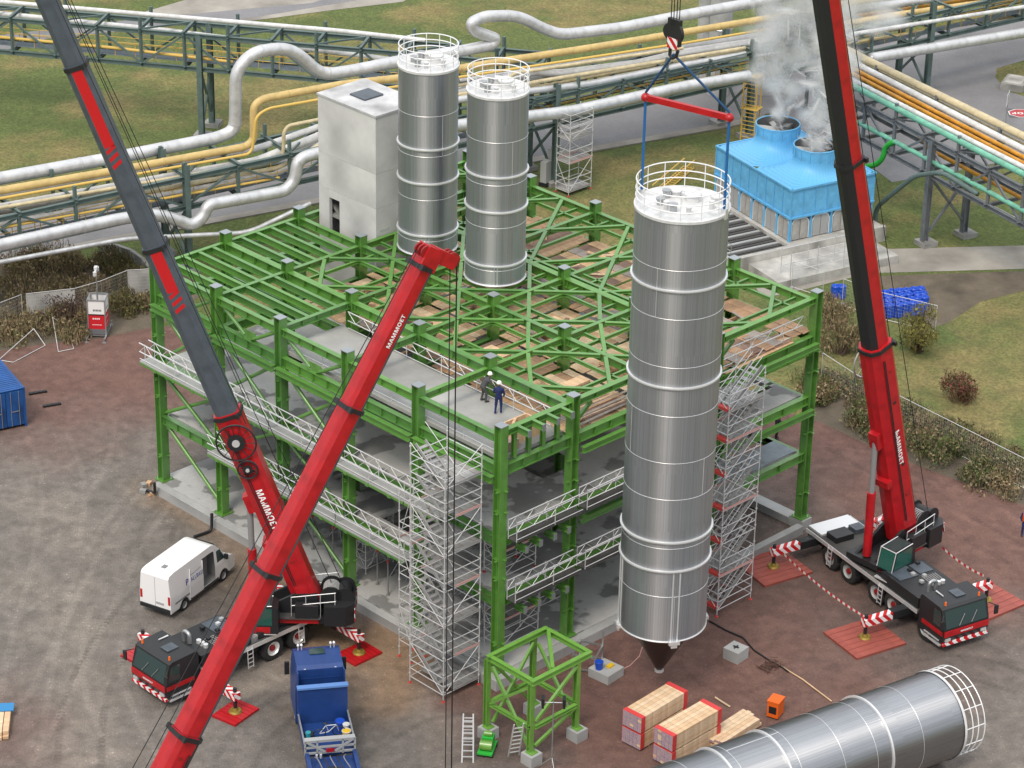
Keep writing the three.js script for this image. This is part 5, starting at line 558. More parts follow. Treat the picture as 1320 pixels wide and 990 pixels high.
// ---------- small green stand with ladders, lamp and block footings ----------
{
  const xs = [-4.0, -0.85], zs = [3.55, 6.6], H = 4.15, t = thing('steel_stand', 'small light green steel stand on four concrete block feet', 'steel stand', V(-2.4, GY, 5.1));
  for (const x of xs) for (const z of zs) { wpart(t, 'footing_block', new Geo().box(x, GY + 0.3, z, 0.75, 0.6, 0.75), M.concreteNew); wpart(t, 'post', new Geo().ibeam(V(x, 0.0, z), V(x, H - 0.3, z), 0.26, 0.26, V(0, 0, 1)).box(x, 0.02, z, 0.45, 0.05, 0.45), M.greenNew); }
  const B = (a, b, h = 0.28, w = 0.24, n = 'beam') => wpart(t, n, new Geo().ibeam(V(...a), V(...b), h, w), M.greenNew), [x0, x1] = xs, [z0, z1] = zs, q = 0.14;
  B([x0 - 0.15, H, z0], [x1 + 0.8, H, z0]); B([x0 - 0.15, H, z1], [x1 + 0.8, H, z1]); B([x0, H - 0.002, z0 + q], [x0, H - 0.002, z1 - q]); B([x1 + 0.7, H - 0.002, z0 + q], [x1 + 0.7, H - 0.002, z1 - q]); B([x1 + 0.6, H - 0.01, z0 + 0.3], [x0 + 1.5, H - 0.01, z1 - 0.2], 0.2, 0.18, 'diagonal');
  for (const z of zs) B([x0 + q, 1.5, z], [x1 - q, 1.5, z], 0.2, 0.2); for (const x of xs) B([x, 1.5, z0 + q], [x, 1.5, z1 - q], 0.2, 0.2);
  const br = (a, b) => wpart(t, 'brace', new Geo().beam(V(...a), V(...b), 0.14, 0.14), M.greenNew); br([x0, 0.2, z1 - 0.2], [x0, 3.6, z0 + 0.2]); br([x0 - 0.1, 3.6, z1 - 0.3], [x0 - 0.1, 1.6, z0 + 0.3]); br([x0 + 0.2, 0.3, z1], [x1 - 0.2, 1.3, z1]); br([x0 + 0.2, 1.7, z1], [x1 - 0.2, 3.7, z1 + 0.03]); br([x1, 0.3, z1 - 0.2], [x1, 3.6, z0 + 0.2]); br([x0 + 0.2, 3.7, z0], [x1 - 0.2, 0.2, z0]); br([x0 + 0.2, 0.25, z0 + 0.1], [x1 - 0.2, 3.7, z0 + 0.1]);
  const ladder = (label, px, lean, fold) => { const p = at(...px), l = thing('step_ladder', label, 'ladder', p, 0.8 + lean, 'ladders at the stand'), g = new Geo(); for (const s of fold ? [1, -1] : [1]) { for (const z of [-0.24, 0.24]) g.beam(V(s * 0.75, 0, z * 1.15), V(0.04 * s, 2.3, z), 0.07, 0.04); for (let k = 1; k < 8; k++) g.beam(V(s * (0.75 - 0.71 * k / 8), 2.3 * k / 8, -0.25), V(s * (0.75 - 0.71 * k / 8), 2.3 * k / 8, 0.25), 0.06, 0.035); } part(l, 'rails_and_rungs', g, M.alu); };
  ladder('open aluminium step ladder beside the green winch', [603, 972], 0, true); ladder('aluminium ladder leaning against the stand front post', [668, 985], 0.3, false);
  const lp = at(711, 992), L = thing('floodlight_stand', 'twin black floodlights on a tall thin mast in front of the stand', 'floodlight', lp); const m = new Geo(); m.cyl(V(0, 0, 0), V(0, 3.9, 0), 0.035, 0.03, 8); for (let k = 0; k < 3; k++) { const a = k * 2.09; m.cyl(V(0, 0.7, 0), V(Math.cos(a) * 0.7, 0.02, Math.sin(a) * 0.7), 0.02, 0.02, 6); } m.cyl(V(-0.3, 3.85, -0.3), V(0.3, 3.85, 0.3), 0.03, 0.03, 6); part(L, 'mast', m, M.galv); for (const s of [-1, 1]) { const g = new Geo(); g.box(s * 0.36, 3.98, s * 0.36, 0.42, 0.3, 0.16, 0.78); g.box(s * 0.36, 3.68, s * 0.36, 0.3, 0.2, 0.12, 0.78); part(L, 'lamp_head', g, M.black); }
  const w = thing('winch', 'small bright green winch machine standing by the step ladder', 'winch', at(628, 968), 0.6); { const g = new Geo(); g.box(0, 0.2, 0, 1.3, 0.1, 0.75); g.box(0.25, 0.5, 0, 0.5, 0.5, 0.55); part(w, 'frame', g, M.greenBright); const d = new Geo(); d.cyl(V(-0.25, 0.5, -0.3), V(-0.25, 0.5, 0.3), 0.26, 0.26, 16); part(w, 'drum', d, M.greenNew); const s = new Geo(); for (const a of [-0.5, 0.5]) s.box(a, 0.08, 0, 0.1, 0.16, 0.8); part(w, 'skid', s, M.black); part(w, 'motor', new Geo().cyl(V(0.25, 0.85, -0.2), V(0.25, 0.85, 0.2), 0.14, 0.14, 12), M.greenNew); }
}
// ---------- scaffolds ----------
function scaffold(label, x0, x1, z0, z1, top, lifts, opt = {}) {
  const t = thing('scaffold_tower', label, 'scaffold', V((x0 + x1) / 2, opt.y || GY, (z0 + z1) / 2)), yb = opt.y || GY, st = opt.mat || M.galvPole; const xs = opt.xs || [x0, x1], zs = opt.zs || [z0, z1];
  for (const x of xs) for (const z of zs) { const g = new Geo(); g.cyl(V(x, yb + 0.12, z), V(x, top, z), 0.032, 0.032, 7); for (let y = yb + 0.6; y < top; y += 1.0) g.cyl(V(x, y - 0.03, z), V(x, y + 0.03, z), 0.06, 0.06, 7); const s = wpart(t, 'standard', g, st); wpart(s, 'base_jack', new Geo().cyl(V(x, yb, z), V(x, yb + 0.03, z), 0.1, 0.1, 8).cyl(V(x, yb + 0.02, z), V(x, yb + 0.3, z), 0.024, 0.024, 6), M.scaffRed); }
  const led = (a, b, n = 'ledger', r = 0.026) => wpart(t, n, new Geo().cyl(a, b, r, r, 6, false), st);
  lifts.forEach((y, k) => {
    for (const x of [x0, x1]) for (const h of [0, 0.5, 1.0]) if (y + h < top) led(V(x, y + h, z0), V(x, y + h, z1)); for (const z of [z0, z1]) for (const h of [0, 0.5, 1.0]) if (y + h < top) led(V(x0, y + h, z), V(x1, y + h, z));
    const yt = lifts[k + 1] ?? top, yl = k ? y : yb + 0.25;
    if (k % 2) { led(V(x0, y, z0), V(x0, yt, z1), 'diagonal_brace', 0.022); led(V(x1, y, z1), V(x0, yt, z1), 'diagonal_brace', 0.022); } else { led(V(x0, y, z1), V(x0, yt, z0), 'diagonal_brace', 0.022); led(V(x0, y, z1), V(x1, yt, z1), 'diagonal_brace', 0.022); }
    if (opt.decks ? opt.decks.includes(k) : true) { // deck planks along z
      const d0 = x0 + (opt.stairs ? opt.gap : 0), n = Math.max(2, Math.round((x1 - d0) / 0.32)); for (let q = 0; q < n; q++) { const a = d0 + (x1 - d0) * q / n; wpart(t, 'deck_plank', new Geo().span(a + 0.012, y + 0.03, Math.min(z0, z1) + 0.03, a + (x1 - d0) / n - 0.012, y + 0.075 - 0.008 * (q % 2), Math.max(z0, z1) - 0.03), q % 3 === 1 ? M.deckAlu2 : M.deckAlu); }
      for (const a of [z0, z1]) wpart(t, 'toe_board', new Geo().span(d0, y + 0.0, a - 0.02, x1, y + 0.12, a + 0.02), k % 2 ? M.scaffPink : M.deckAlu); }
    if (opt.stairs && yt > y + 1) { const s = opt.stairs, g = new Geo(), za = s > 0 ? z1 : z0, zb = s > 0 ? z0 : z1, w = opt.gap - 0.12, xm = x0 + 0.06 + w / 2; const A = V(xm, y + 0.05, za), B = V(xm, yt + 0.03, zb + (za - zb) * 0.12); for (const q of [-w / 2, w / 2]) g.beam(A.clone().add(V(q, 0, 0)), B.clone().add(V(q, 0, 0)), 0.05, 0.16); const n = 9; for (let q = 1; q < n; q++) { const p = A.clone().lerp(B, q / n); g.hexa(p, V(w / 2, 0, 0), V(0, 0.015, 0), V(0, 0, 0.11)); } wpart(t, 'stair_flight', g, M.deckAlu); const r = new Geo(); r.cyl(A.clone().add(V(w / 2, 1, 0)), B.clone().add(V(w / 2, 1, 0)), 0.02, 0.02, 5, false); wpart(t, 'stair_rail', r, st); }
    if (opt.stairsX && yt > y + 1) { const g = new Geo(), zm = z1 - 0.45, A = V(x0 + 0.1, y + 0.05, zm), B = V(x1 - 0.15, yt + 0.03, zm), w = 0.7; for (const q of [-w / 2, w / 2]) g.beam(A.clone().add(V(0, 0, q)), B.clone().add(V(0, 0, q)), 0.05, 0.2); for (let q = 1; q < 9; q++) g.hexa(A.clone().lerp(B, q / 9), V(0.11, 0, 0), V(0, 0.015, 0), V(0, 0, w / 2)); wpart(t, 'stair_flight', g, M.deckAlu); const r = new Geo(); for (const q of [-w / 2, w / 2]) for (const h of [0.55, 1.0]) r.cyl(A.clone().add(V(0, h, q)), B.clone().add(V(0, h, q)), 0.022, 0.022, 5, false); wpart(t, 'stair_rail', r, st); wpart(t, 'red_coupler', new Geo().box(x0 + 0.1, y + 0.1, zm, 0.3, 0.16, 0.8), M.scaffRed); }
  });
  return t;
}
M.galvPole = std(lin(0.62, 0.62, 0.62), 0.5, 0.35); M.deckAlu = std(lin(0.55, 0.55, 0.54), 0.6, 0.25, { map: dt }); M.deckAlu2 = std(lin(0.44, 0.42, 0.40), 0.7, 0.1, { map: dt }); M.scaffPink = std(lin(0.55, 0.30, 0.27), 0.6);
scaffold('tall aluminium scaffold stair tower at the corner of the long face', -3.5, -1.05, -2.75, -0.25, 13.2, [-0.2, 1.8, 3.8, 5.8, 7.8, 9.8, 11.6], { stairs: 1, gap: 0.75 });
scaffold('aluminium scaffold stair tower behind the hanging silo', 12.9, 15.6, 1.5, 3.5, 13.4, [-0.2, 1.8, 3.8, 5.8, 7.8, 9.8, 11.6], { stairsX: true, decks: [1, 3, 5, 6] });
scaffold('small mobile scaffold on the grass beneath the silver pipe', 48.6, 50.9, -44.4, -43.1, 5.8, [-0.3, 1.9, 3.7, 4.6], { decks: [0, 1, 2] });
scaffold('low scaffold bay inside the frame under the first floor', 1.6, 3.8, -7.6, -5.8, 3.6, [0.3, 1.8], { y: 0.0, decks: [1] });
scaffold('scaffold bay under the bracket beams near the frame corner', 1.2, 3.8, -2.2, -0.9, 3.5, [0.4, 1.9], { y: 0.0, decks: [1] });
scaffold('scaffold bay on the ground slab deeper inside the frame', 5.6, 8.0, -4.2, -2.6, 3.6, [0.3, 1.8], { y: 0.0, decks: [1] });
scaffold('scaffold bay beside the second long face column', 1.4, 3.4, -12.9, -11.7, 3.6, [0.3, 1.8, 2.6], { y: 0.0, decks: [1] });
scaffold('red and grey scaffold ladder bay rising through the walkways', -2.2, -1.25, -5.0, -4.1, 9.2, [0.4, 2.4, 4.4, 6.4], { decks: [3] });
scaffold('inner scaffold standing on the first floor behind the corner column', 1.3, 3.6, -2.4, -1.0, 7.2, [4.5, 5.9], { y: L1 - 0.02, decks: [1] });
// shoring props under the first floor
{ const g = new Geo(); g.cyl(V(0, 0.02, 0), V(0, 2.1, 0), 0.045, 0.045, 8); g.cyl(V(0, 2.0, 0), V(0, 3.68, 0), 0.034, 0.034, 8); const geo = g.geometry(), col = new Geo().cyl(V(0, 2.02, 0), V(0, 2.14, 0), 0.08, 0.08, 8).geometry(), pl = new Geo().box(0, 0.012, 0, 0.2, 0.024, 0.2).box(0, 3.68, 0, 0.2, 0.024, 0.2).geometry(), tri = new Geo(); for (let k = 0; k < 3; k++) { const a = k * 2.09 + 0.4; tri.cyl(V(0, 0.9, 0), V(Math.cos(a) * 0.55, 0.01, Math.sin(a) * 0.55), 0.018, 0.018, 5); } const tg = tri.geometry(); let n = 0;
  for (const z of [-4.2, -9.2, -10.6, -12.4, -14.0, -15.6, -18.5, -20.2]) for (const x of [1.0, 2.9]) { const p = thing('shoring_prop', 'grey steel shoring prop under the first floor slab', 'prop', V(x + rr(-0.2, 0.2), 0.0, z + rr(-0.25, 0.25)), rr(0, 3), 'shoring props inside the frame'); part(p, 'tube', geo, n % 3 ? M.grey : M.galvPole); part(p, 'collar', col, M.scaffRed); part(p, 'end_plates', pl, M.grey); if (n++ % 2) part(p, 'tripod', tg, M.galvPole); } }
// ---------- timber deck boards in the frame ----------
{ const bays = [[1, 0], [1, 1], [1, 2], [1, 3], [2, 0], [2, 1], [2, 2], [2, 3], [3, 0], [3, 1], [3, 2], [3, 3]];
  const words = ['next to the concrete strip', 'in the middle row', 'in the wide end row'], cols = ['over the corner facing the hanging silo', 'one bay in from the silo side', 'two bays in from the silo side', 'by the stair tower side'];
  for (const [j, i] of bays) { const x0 = RX[j] + 0.12, x1 = RX[j + 1] - 0.06, z0 = UZ[i] - 0.06, z1 = UZ[i + 1] + 0.12, alongX = (i + j) % 2 === 0, t = thing('timber_deck', 'loose timber boards laid ' + words[j - 1] + ', ' + cols[i], 'timber deck', V((x0 + x1) / 2, 11.4, (z0 + z1) / 2), 0, 'timber decks in the frame');
    const brown = j === 3 || rnd() < 0.2, n = 10, W0 = alongX ? Math.abs(z1 - z0) : x1 - x0, Lf = alongX ? x1 - x0 : Math.abs(z1 - z0); for (const q of [0.3, 0.7]) { const g = new Geo(); alongX ? g.span(x0 + (x1 - x0) * q - 0.05, 11.42, z0, x0 + (x1 - x0) * q + 0.05, 11.58, z1) : g.span(x0, 11.42, z0 + (z1 - z0) * q - 0.05, x1, 11.58, z0 + (z1 - z0) * q + 0.05); wpart(t, 'joist', g, wood[3]); }
    for (let k = 0; k < n; k++) { if (rnd() < 0.06) continue; const c = -W0 / 2 + (k + 0.5) * W0 / n, l = Lf * rr(0.92, 1.0), o = rr(-1, 1) * (Lf - l) / 2, y = 11.6 + (k % 2) * 0.012, ry = rr(-0.02, 0.02) + (alongX ? 0 : Math.PI / 2); const g = new Geo(), cx = (x0 + x1) / 2 + (alongX ? o : c), cz = (z0 + z1) / 2 + (alongX ? c : o); g.box(cx, y, cz, l, 0.035, W0 / n * 0.96, ry); wpart(t, 'board', g, brown ? pick([wood[3], wood[4], wood[5], wood[1]]) : pick([wood[0], wood[0], wood[1], wood[2], wood[2], wood[3]])); }
    for (let k = 0; k < 7; k++) { const l = rr(0.8, 2.6); wpart(t, 'loose_board', new Geo().box(rr(x0 + 1, x1 - 1), 11.68 + k * 0.045, rr(z1 + 1.2, z0 - 1.2), l, 0.045, rr(0.12, 0.3), rr(0, 3.1)), pick(wood)); }
    if (j === 1 || (j === 2 && i < 2)) { const cx = rr(x0 + 1.6, x1 - 1.6), cz = rr(z1 + 1.6, z0 - 1.6), a = pick([0, 1.57]); for (let k = 0; k < 4; k++) wpart(t, 'stacked_beam', new Geo().box(cx, 12.02 + k * 0.13, cz + rr(-0.05, 0.05), 1.5, 0.12, 0.7, a), pick([wood[0], wood[3], wood[4]])); } }
  const t = thing('timber_deck', 'timber boards along the edge of the concrete strip beside the guard rail', 'timber deck', V(4.8, 11.95, -9), 0, 'timber decks in the frame'); for (let k = 0; k < 16; k++) wpart(t, 'board', new Geo().box(5.55 + rr(-0.12, 0.12), 12.0 + (k % 3) * 0.04, -1.5 - k * 0.98, 0.24 + rr(0, 0.2), 0.05, 1.7, rr(-0.08, 0.08)), pick(wood));
  const e = thing('timber_deck', 'long boards on the deep girder of the wide end bay', 'timber deck', V(19.8, 11.42, -0.5), 0, 'timber decks in the frame'); for (let k = 0; k < 7; k++) wpart(e, 'board', new Geo().box(19.6 + rr(-0.5, 0.5), 11.46 + (k % 2) * 0.05, 0.02 - k * 0.2, rr(4.5, 7), 0.045, 0.17, rr(-0.03, 0.03)), pick([wood[3], wood[4], wood[0], wood[1]]));
  const s = thing('timber_deck', 'long boards laid along the girder behind the corner brackets', 'timber deck', V(8, 11.82, -0.5), 0, 'timber decks in the frame'); for (let k = 0; k < 9; k++) wpart(s, 'board', new Geo().box(7.9 + rr(-0.5, 0.5), 11.86 + (k % 2) * 0.05, -0.42 - k * 0.17, rr(3, 4.6), 0.045, 0.15, rr(-0.04, 0.04)), pick(wood));
  const f = thing('formwork_box', 'open timber formwork box at the corner of the concrete strip', 'formwork', V(2.6, L3 + 0.2, -1.6)); for (const [x, z, w, d] of [[2.6, -0.9, 2.2, 0.08], [2.6, -2.0, 2.2, 0.08], [1.52, -1.45, 0.08, 1.0], [3.68, -1.45, 0.08, 1.0]]) wpart(f, 'panel', new Geo().box(x, L3 + 0.55, z, w, 0.7, d), wood[0]); for (let k = 0; k < 6; k++) wpart(f, 'offcut', new Geo().box(rr(1.8, 3.4), L3 + 0.5 + k * 0.08, rr(-1.8, -1.1), rr(0.5, 1.2), 0.08, 0.14, rr(0, 3)), pick(wood));
  const b = thing('brick_pallet', 'small stack of pinkish bricks at the slab corner', 'bricks', V(1.0, L3 + 0.2, -0.75)); for (let y = 0; y < 3; y++) for (let x = 0; x < 5; x++) for (let z = 0; z < 2; z++) wpart(b, 'brick', new Geo().box(0.62 + x * 0.25, L3 + 0.29 + y * 0.17, -0.62 - z * 0.26, 0.235, 0.16, 0.245), std(lin(0.42 + 0.06 * ((x + y) % 2), 0.27, 0.28), 0.9));
}
// ---------- timber packs and bits on the yard ----------
{ const pack = (label, px, ry, l, layers, cut) => { const p = at(...px), t = thing('timber_pack', label, 'timber pack', p, ry, 'timber packs'); let y = 0; for (let L = 0; L < layers; L++) { for (const x of [-l * 0.3, l * 0.3]) part(t, 'bearer', new Geo().box(x, y + 0.05, 0, 0.1, 0.1, 1.15), wood[3]); y += 0.1; const rows = cut && L === layers - 1 ? 3 : 6, n = 5; for (let r = 0; r < rows; r++) for (let k = 0; k < n; k++) { const ll = l - (cut ? rr(0, 0.5) : 0); const b = part(t, 'board', new Geo().box(rr(-0.02, 0.02), y + 0.075 + r * 0.145, -0.48 + k * 0.24, ll, 0.135, 0.225), pick([wood[0], wood[2], wood[2]])); if (!cut || r > 1) for (const s of [-1, 1]) part(b, 'painted_end', new Geo().box(s * ll / 2, y + 0.075 + r * 0.145, -0.48 + k * 0.24, 0.03, 0.125, 0.215), M.endPaint); } y += rows * 0.145; if (!cut) { for (const s of [-1, 1]) { const w = new Geo(); w.box(s * (l / 2 - 0.13), y + 0.01, 0, 0.28, 0.02, 1.22); for (const z of [-1, 1]) w.box(s * (l / 2 - 0.13), y - 0.42, z * 0.606, 0.28, 0.84, 0.014); part(t, 'red_wrap', w, M.wrapRed); } } } };
  M.endPaint = std(lin(0.36, 0.27, 0.33), 0.8); M.wrapRed = std(lin(0.58, 0.05, 0.05), 0.6);
  pack('red capped timber pack two layers high apart from the lying silo', [843, 945], 0.05, 3.5, 2); pack('red capped timber pack two layers high against the lying silo', [885, 968], 0.02, 3.6, 2); pack('opened timber pack with uneven boards against the lying silo', [943, 948], 0.06, 3.4, 1, true);
  const cb = (label, px, w, h, hole) => { const p = at(...px), t = thing('concrete_block', label, 'concrete block', p, 0.1); part(t, 'block', new Geo().box(0, h / 2, 0, w, h, w), M.concreteNew); const g = new Geo(); if (hole) { g.box(0, h + 0.02, 0, 0.34, 0.04, 0.08); g.box(0, h + 0.025, 0, 0.08, 0.04, 0.34); } else { g.box(0.2, h + 0.05, 0.1, 0.4, 0.1, 0.25); } part(t, 'lifting_mark', g, hole ? M.black : M.yellow); return t; };
  cb('concrete ballast block with a black lifting anchor on the yard', [948, 848], 0.95, 0.65, true); cb('low concrete block with a yellow tool and bucket on it', [781, 871], 1.3, 0.5, false); { const p = at(772, 862, GY + 0.5), t = thing('bucket', 'bright blue bucket on the low concrete block', 'bucket', p); part(t, 'body', new Geo().cyl(V(0, 0, 0), V(0, 0.42, 0), 0.18, 0.22, 18), M.blueDrum); const e = new Geo(); e.ring(V(0, 0.42, 0), V(0, 1, 0), 0.22, 0.018, 18, 5); part(t, 'rim', e, M.blueDrum); }
  { const t = thing('generator_box', 'small bright orange power box by the timber packs', 'power box', at(999, 922), 0.3); part(t, 'cabinet', new Geo().box(0, 0.5, 0, 0.75, 0.85, 0.6), M.orange); part(t, 'lid', new Geo().hexa(V(0, 0.96, 0), V(0.4, 0, 0), V(0, 0.04, 0.0), V(0, 0, 0.33)), M.orange); const g = new Geo(); for (const x of [-0.3, 0.3]) g.box(x, 0.04, 0, 0.08, 0.08, 0.6); part(t, 'foot', g, M.black); part(t, 'socket_panel', new Geo().box(-0.38, 0.5, 0, 0.02, 0.4, 0.4), M.black); }
  { const t = thing('pallet_frame', 'grey steel lifting frame lying beside the hanging silo cone', 'lifting frame', at(757, 857), 0.5); const g = new Geo(); for (const y of [0.1, 0.9]) for (const s of [-0.6, 0.6]) { g.beam(V(-0.7, y, s), V(0.7, y, s), 0.08, 0.08); g.beam(V(s * 1.16, y, -0.6), V(s * 1.16, y, 0.6), 0.08, 0.08); } for (const a of [-0.7, 0.7]) for (const b of [-0.6, 0.6]) g.beam(V(a, 0, b), V(a, a > 0 && b > 0 ? 1.7 : 1.0, b), 0.08, 0.08); part(t, 'frame', g, M.galv); }
  // cable, batten, barrier tape, rubble
  const run = (name, label, cat, pts, r, m, n = 6) => single(name, new Geo().tube(pts.map(([x, y]) => at(x, y, GY + r)), r, n), m, label, cat, at(pts[0][0], pts[0][1], GY)); run('power_cable', 'black power cable snaking over the red yard from the scaffold', 'cable', [[914, 800], [935, 812], [958, 822], [972, 838], [990, 850], [1008, 860], [1016, 866]], 0.05, M.black); run('timber_batten', 'long orange brown batten lying on the red yard', 'batten', [[1004, 857], [1035, 876], [1072, 904]], 0.05, wood[0], 4); run('rope', 'thin pale rope trailing from the low concrete block', 'rope', [[796, 866], [812, 858], [824, 846], [828, 834]], 0.03, M.scaffPink); run('timber_batten', 'short pale batten lying near the opened timber pack', 'batten', [[922, 899], [941, 911]], 0.06, wood[2], 4);
  { const p = at(994, 860), g = new Geo(); for (let k = 0; k < 30; k++) g.cyl(V(p.x + rr(-0.7, 0.7), GY + rr(0.01, 0.25), p.z + rr(-0.5, 0.5)), V(p.x + rr(-0.7, 0.7), GY + rr(0.01, 0.3), p.z + rr(-0.5, 0.5)), 0.02, 0.02, 4); single('rebar_offcuts', g, M.rebar, 'tangled heap of dark rebar offcuts on the red yard', 'rebar', p); }
  const tapeLine = (a, b, sag, label) => { const g = new Geo(), n = 14, P0 = (k) => { const t = k / n, p = a.clone().lerp(b, t); p.y -= sag * 4 * t * (1 - t); return p; }; for (let k = 0; k < n; k++) { const p = P0(k), q = P0(k + 1), u = V(0, 0.07, 0); g.quad(p.clone().sub(u), q.clone().sub(u), q.clone().add(u), p.clone().add(u)); } const s = single('barrier_tape', g, M.tape, label, 'tape', a.clone()); let d = 0; for (let k = 0; k < n; k++) { const l = P0(k).distanceTo(P0(k + 1)); for (const [v, e] of [[0, d], [1, d + l], [2, d + l], [3, d]]) s.geometry.attributes.uv.setXY(k * 4 + v, e, 0.5); d += l; } };
  tapeLine(at(1008, 712, 0.5), at(1118, 797, 0.5), 0.25, 'red and white barrier tape strung between the two near outriggers'); tapeLine(at(1215, 706, 0.5), at(1268, 742, 0.5), 0.15, 'red and white barrier tape strung behind the far outrigger');
  for (const [px, l] of [[[47, 506], 'black rubber strip on the yard close to the container'], [[65, 522], 'second black rubber strip on the yard farther from the container']]) { const g = new Geo(); const p = at(...px); for (let k = 0; k < 4; k++) g.box(p.x - 0.4 + k * 0.27, GY + 0.06, p.z + k * 0.1, 0.25, 0.12, 0.22, -0.36); single('rubber_strip', g, M.black, l, 'rubber strip', p); }
  { const g = new Geo(); g.tube(fillet([at(273, 662, 0.5), at(273, 684, GY + 0.1), at(250, 692, GY + 0.1)], 0.3), 0.09, 8); single('drain_pipe', g, M.black, 'black bent drain pipe beside the long foundation strip', 'pipe', at(273, 684)); const h = new Geo(); h.tube(fillet([at(199, 623, 0.5), at(200, 636, GY + 0.15), at(185, 630, GY + 0.12)], 0.3), 0.09, 8); single('drain_pipe', h, M.black, 'black bent drain pipe at the far foundation corner', 'pipe', at(200, 636)); }
  { const t = thing('timber_stack', 'short pale timber beams under a blue sheet at the yard edge', 'timber stack', at(6, 938), 0.9); for (let k = 0; k < 4; k++) part(t, 'beam', new Geo().box(0, 0.12 + (k > 1 ? 0.18 : 0), -0.2 + (k % 2) * 0.32, 2.4 - 0.2 * k, 0.16, 0.28), wood[k % 3]); part(t, 'blue_sheet', new Geo().box(1.2, 0.42, 0, 0.7, 0.05, 0.8), std(lin(0.02, 0.2, 0.45), 0.5)); }
  const pile = (px, label, n, r, mats) => { const p = at(...px), t = thing('rubble_pile', label, 'rubble', p); for (let k = 0; k < n; k++) { const s = rr(0.08, 0.3); part(t, 'stone', new Geo().box(rr(-r, r), s * 0.4, rr(-r, r), s * 1.6, s, s * 1.2, rr(0, 3)), pick(mats)); } }; pile([477, 772], 'broken concrete and timber rubble beside the strip foundation', 26, 0.9, [M.concrete, wood[3], wood[5]]); pile([196, 632], 'small rubble and boards at the far foundation corner', 16, 0.8, [wood[1], wood[3], M.concrete]);
}
// ---------- pipe bridges ----------
function bridge(p0, ang, away) { const d = V(Math.cos(ang), 0, Math.sin(ang)), n = V(-d.z, 0, d.x).multiplyScalar(away); return { d, n, at: (s, off, y) => p0.clone().addScaledVector(d, s).addScaledVector(n, off).setY(y), on: (off, pts) => pts.map(([x, y]) => onPlane(x, y, p0.clone().addScaledVector(n, off), n)) }; }
const rad = Math.PI / 180;
const RM = bridge(V(5.95, 0, -52), 10.2 * rad, -1), RR_ = bridge(V(61.1, 0, -20.3), 104.2 * rad, -1), RU = bridge(V(36.2, 0, -69.8), 55.7 * rad, -1);
console.log('away', RM.n.dot(FW) > 0, RR_.n.dot(FW) > 0, RU.n.dot(FW) > 0);
function pipe(label, pts, r, m, bend = 1.0, extra) {
  const run = fillet(pts, bend, 6), t = thing('pipe', label, 'pipe', pts[0].clone()); wpart(t, 'pipe_run', new Geo().tube(run, r, 14), m);
  let acc = 3; for (let k = 1; k < run.length; k++) { const a = run[k - 1], b = run[k], L = a.distanceTo(b), dir = b.clone().sub(a).normalize(); for (let s = 6 - acc; s < L; s += 6) { const c = a.clone().addScaledVector(dir, s); wpart(t, 'joint_band', new Geo().cyl(c.clone().addScaledVector(dir, -0.06), c.clone().addScaledVector(dir, 0.06), r + 0.018, r + 0.018, 14), m); } acc = (acc + L) % 6; }
  return t;
}
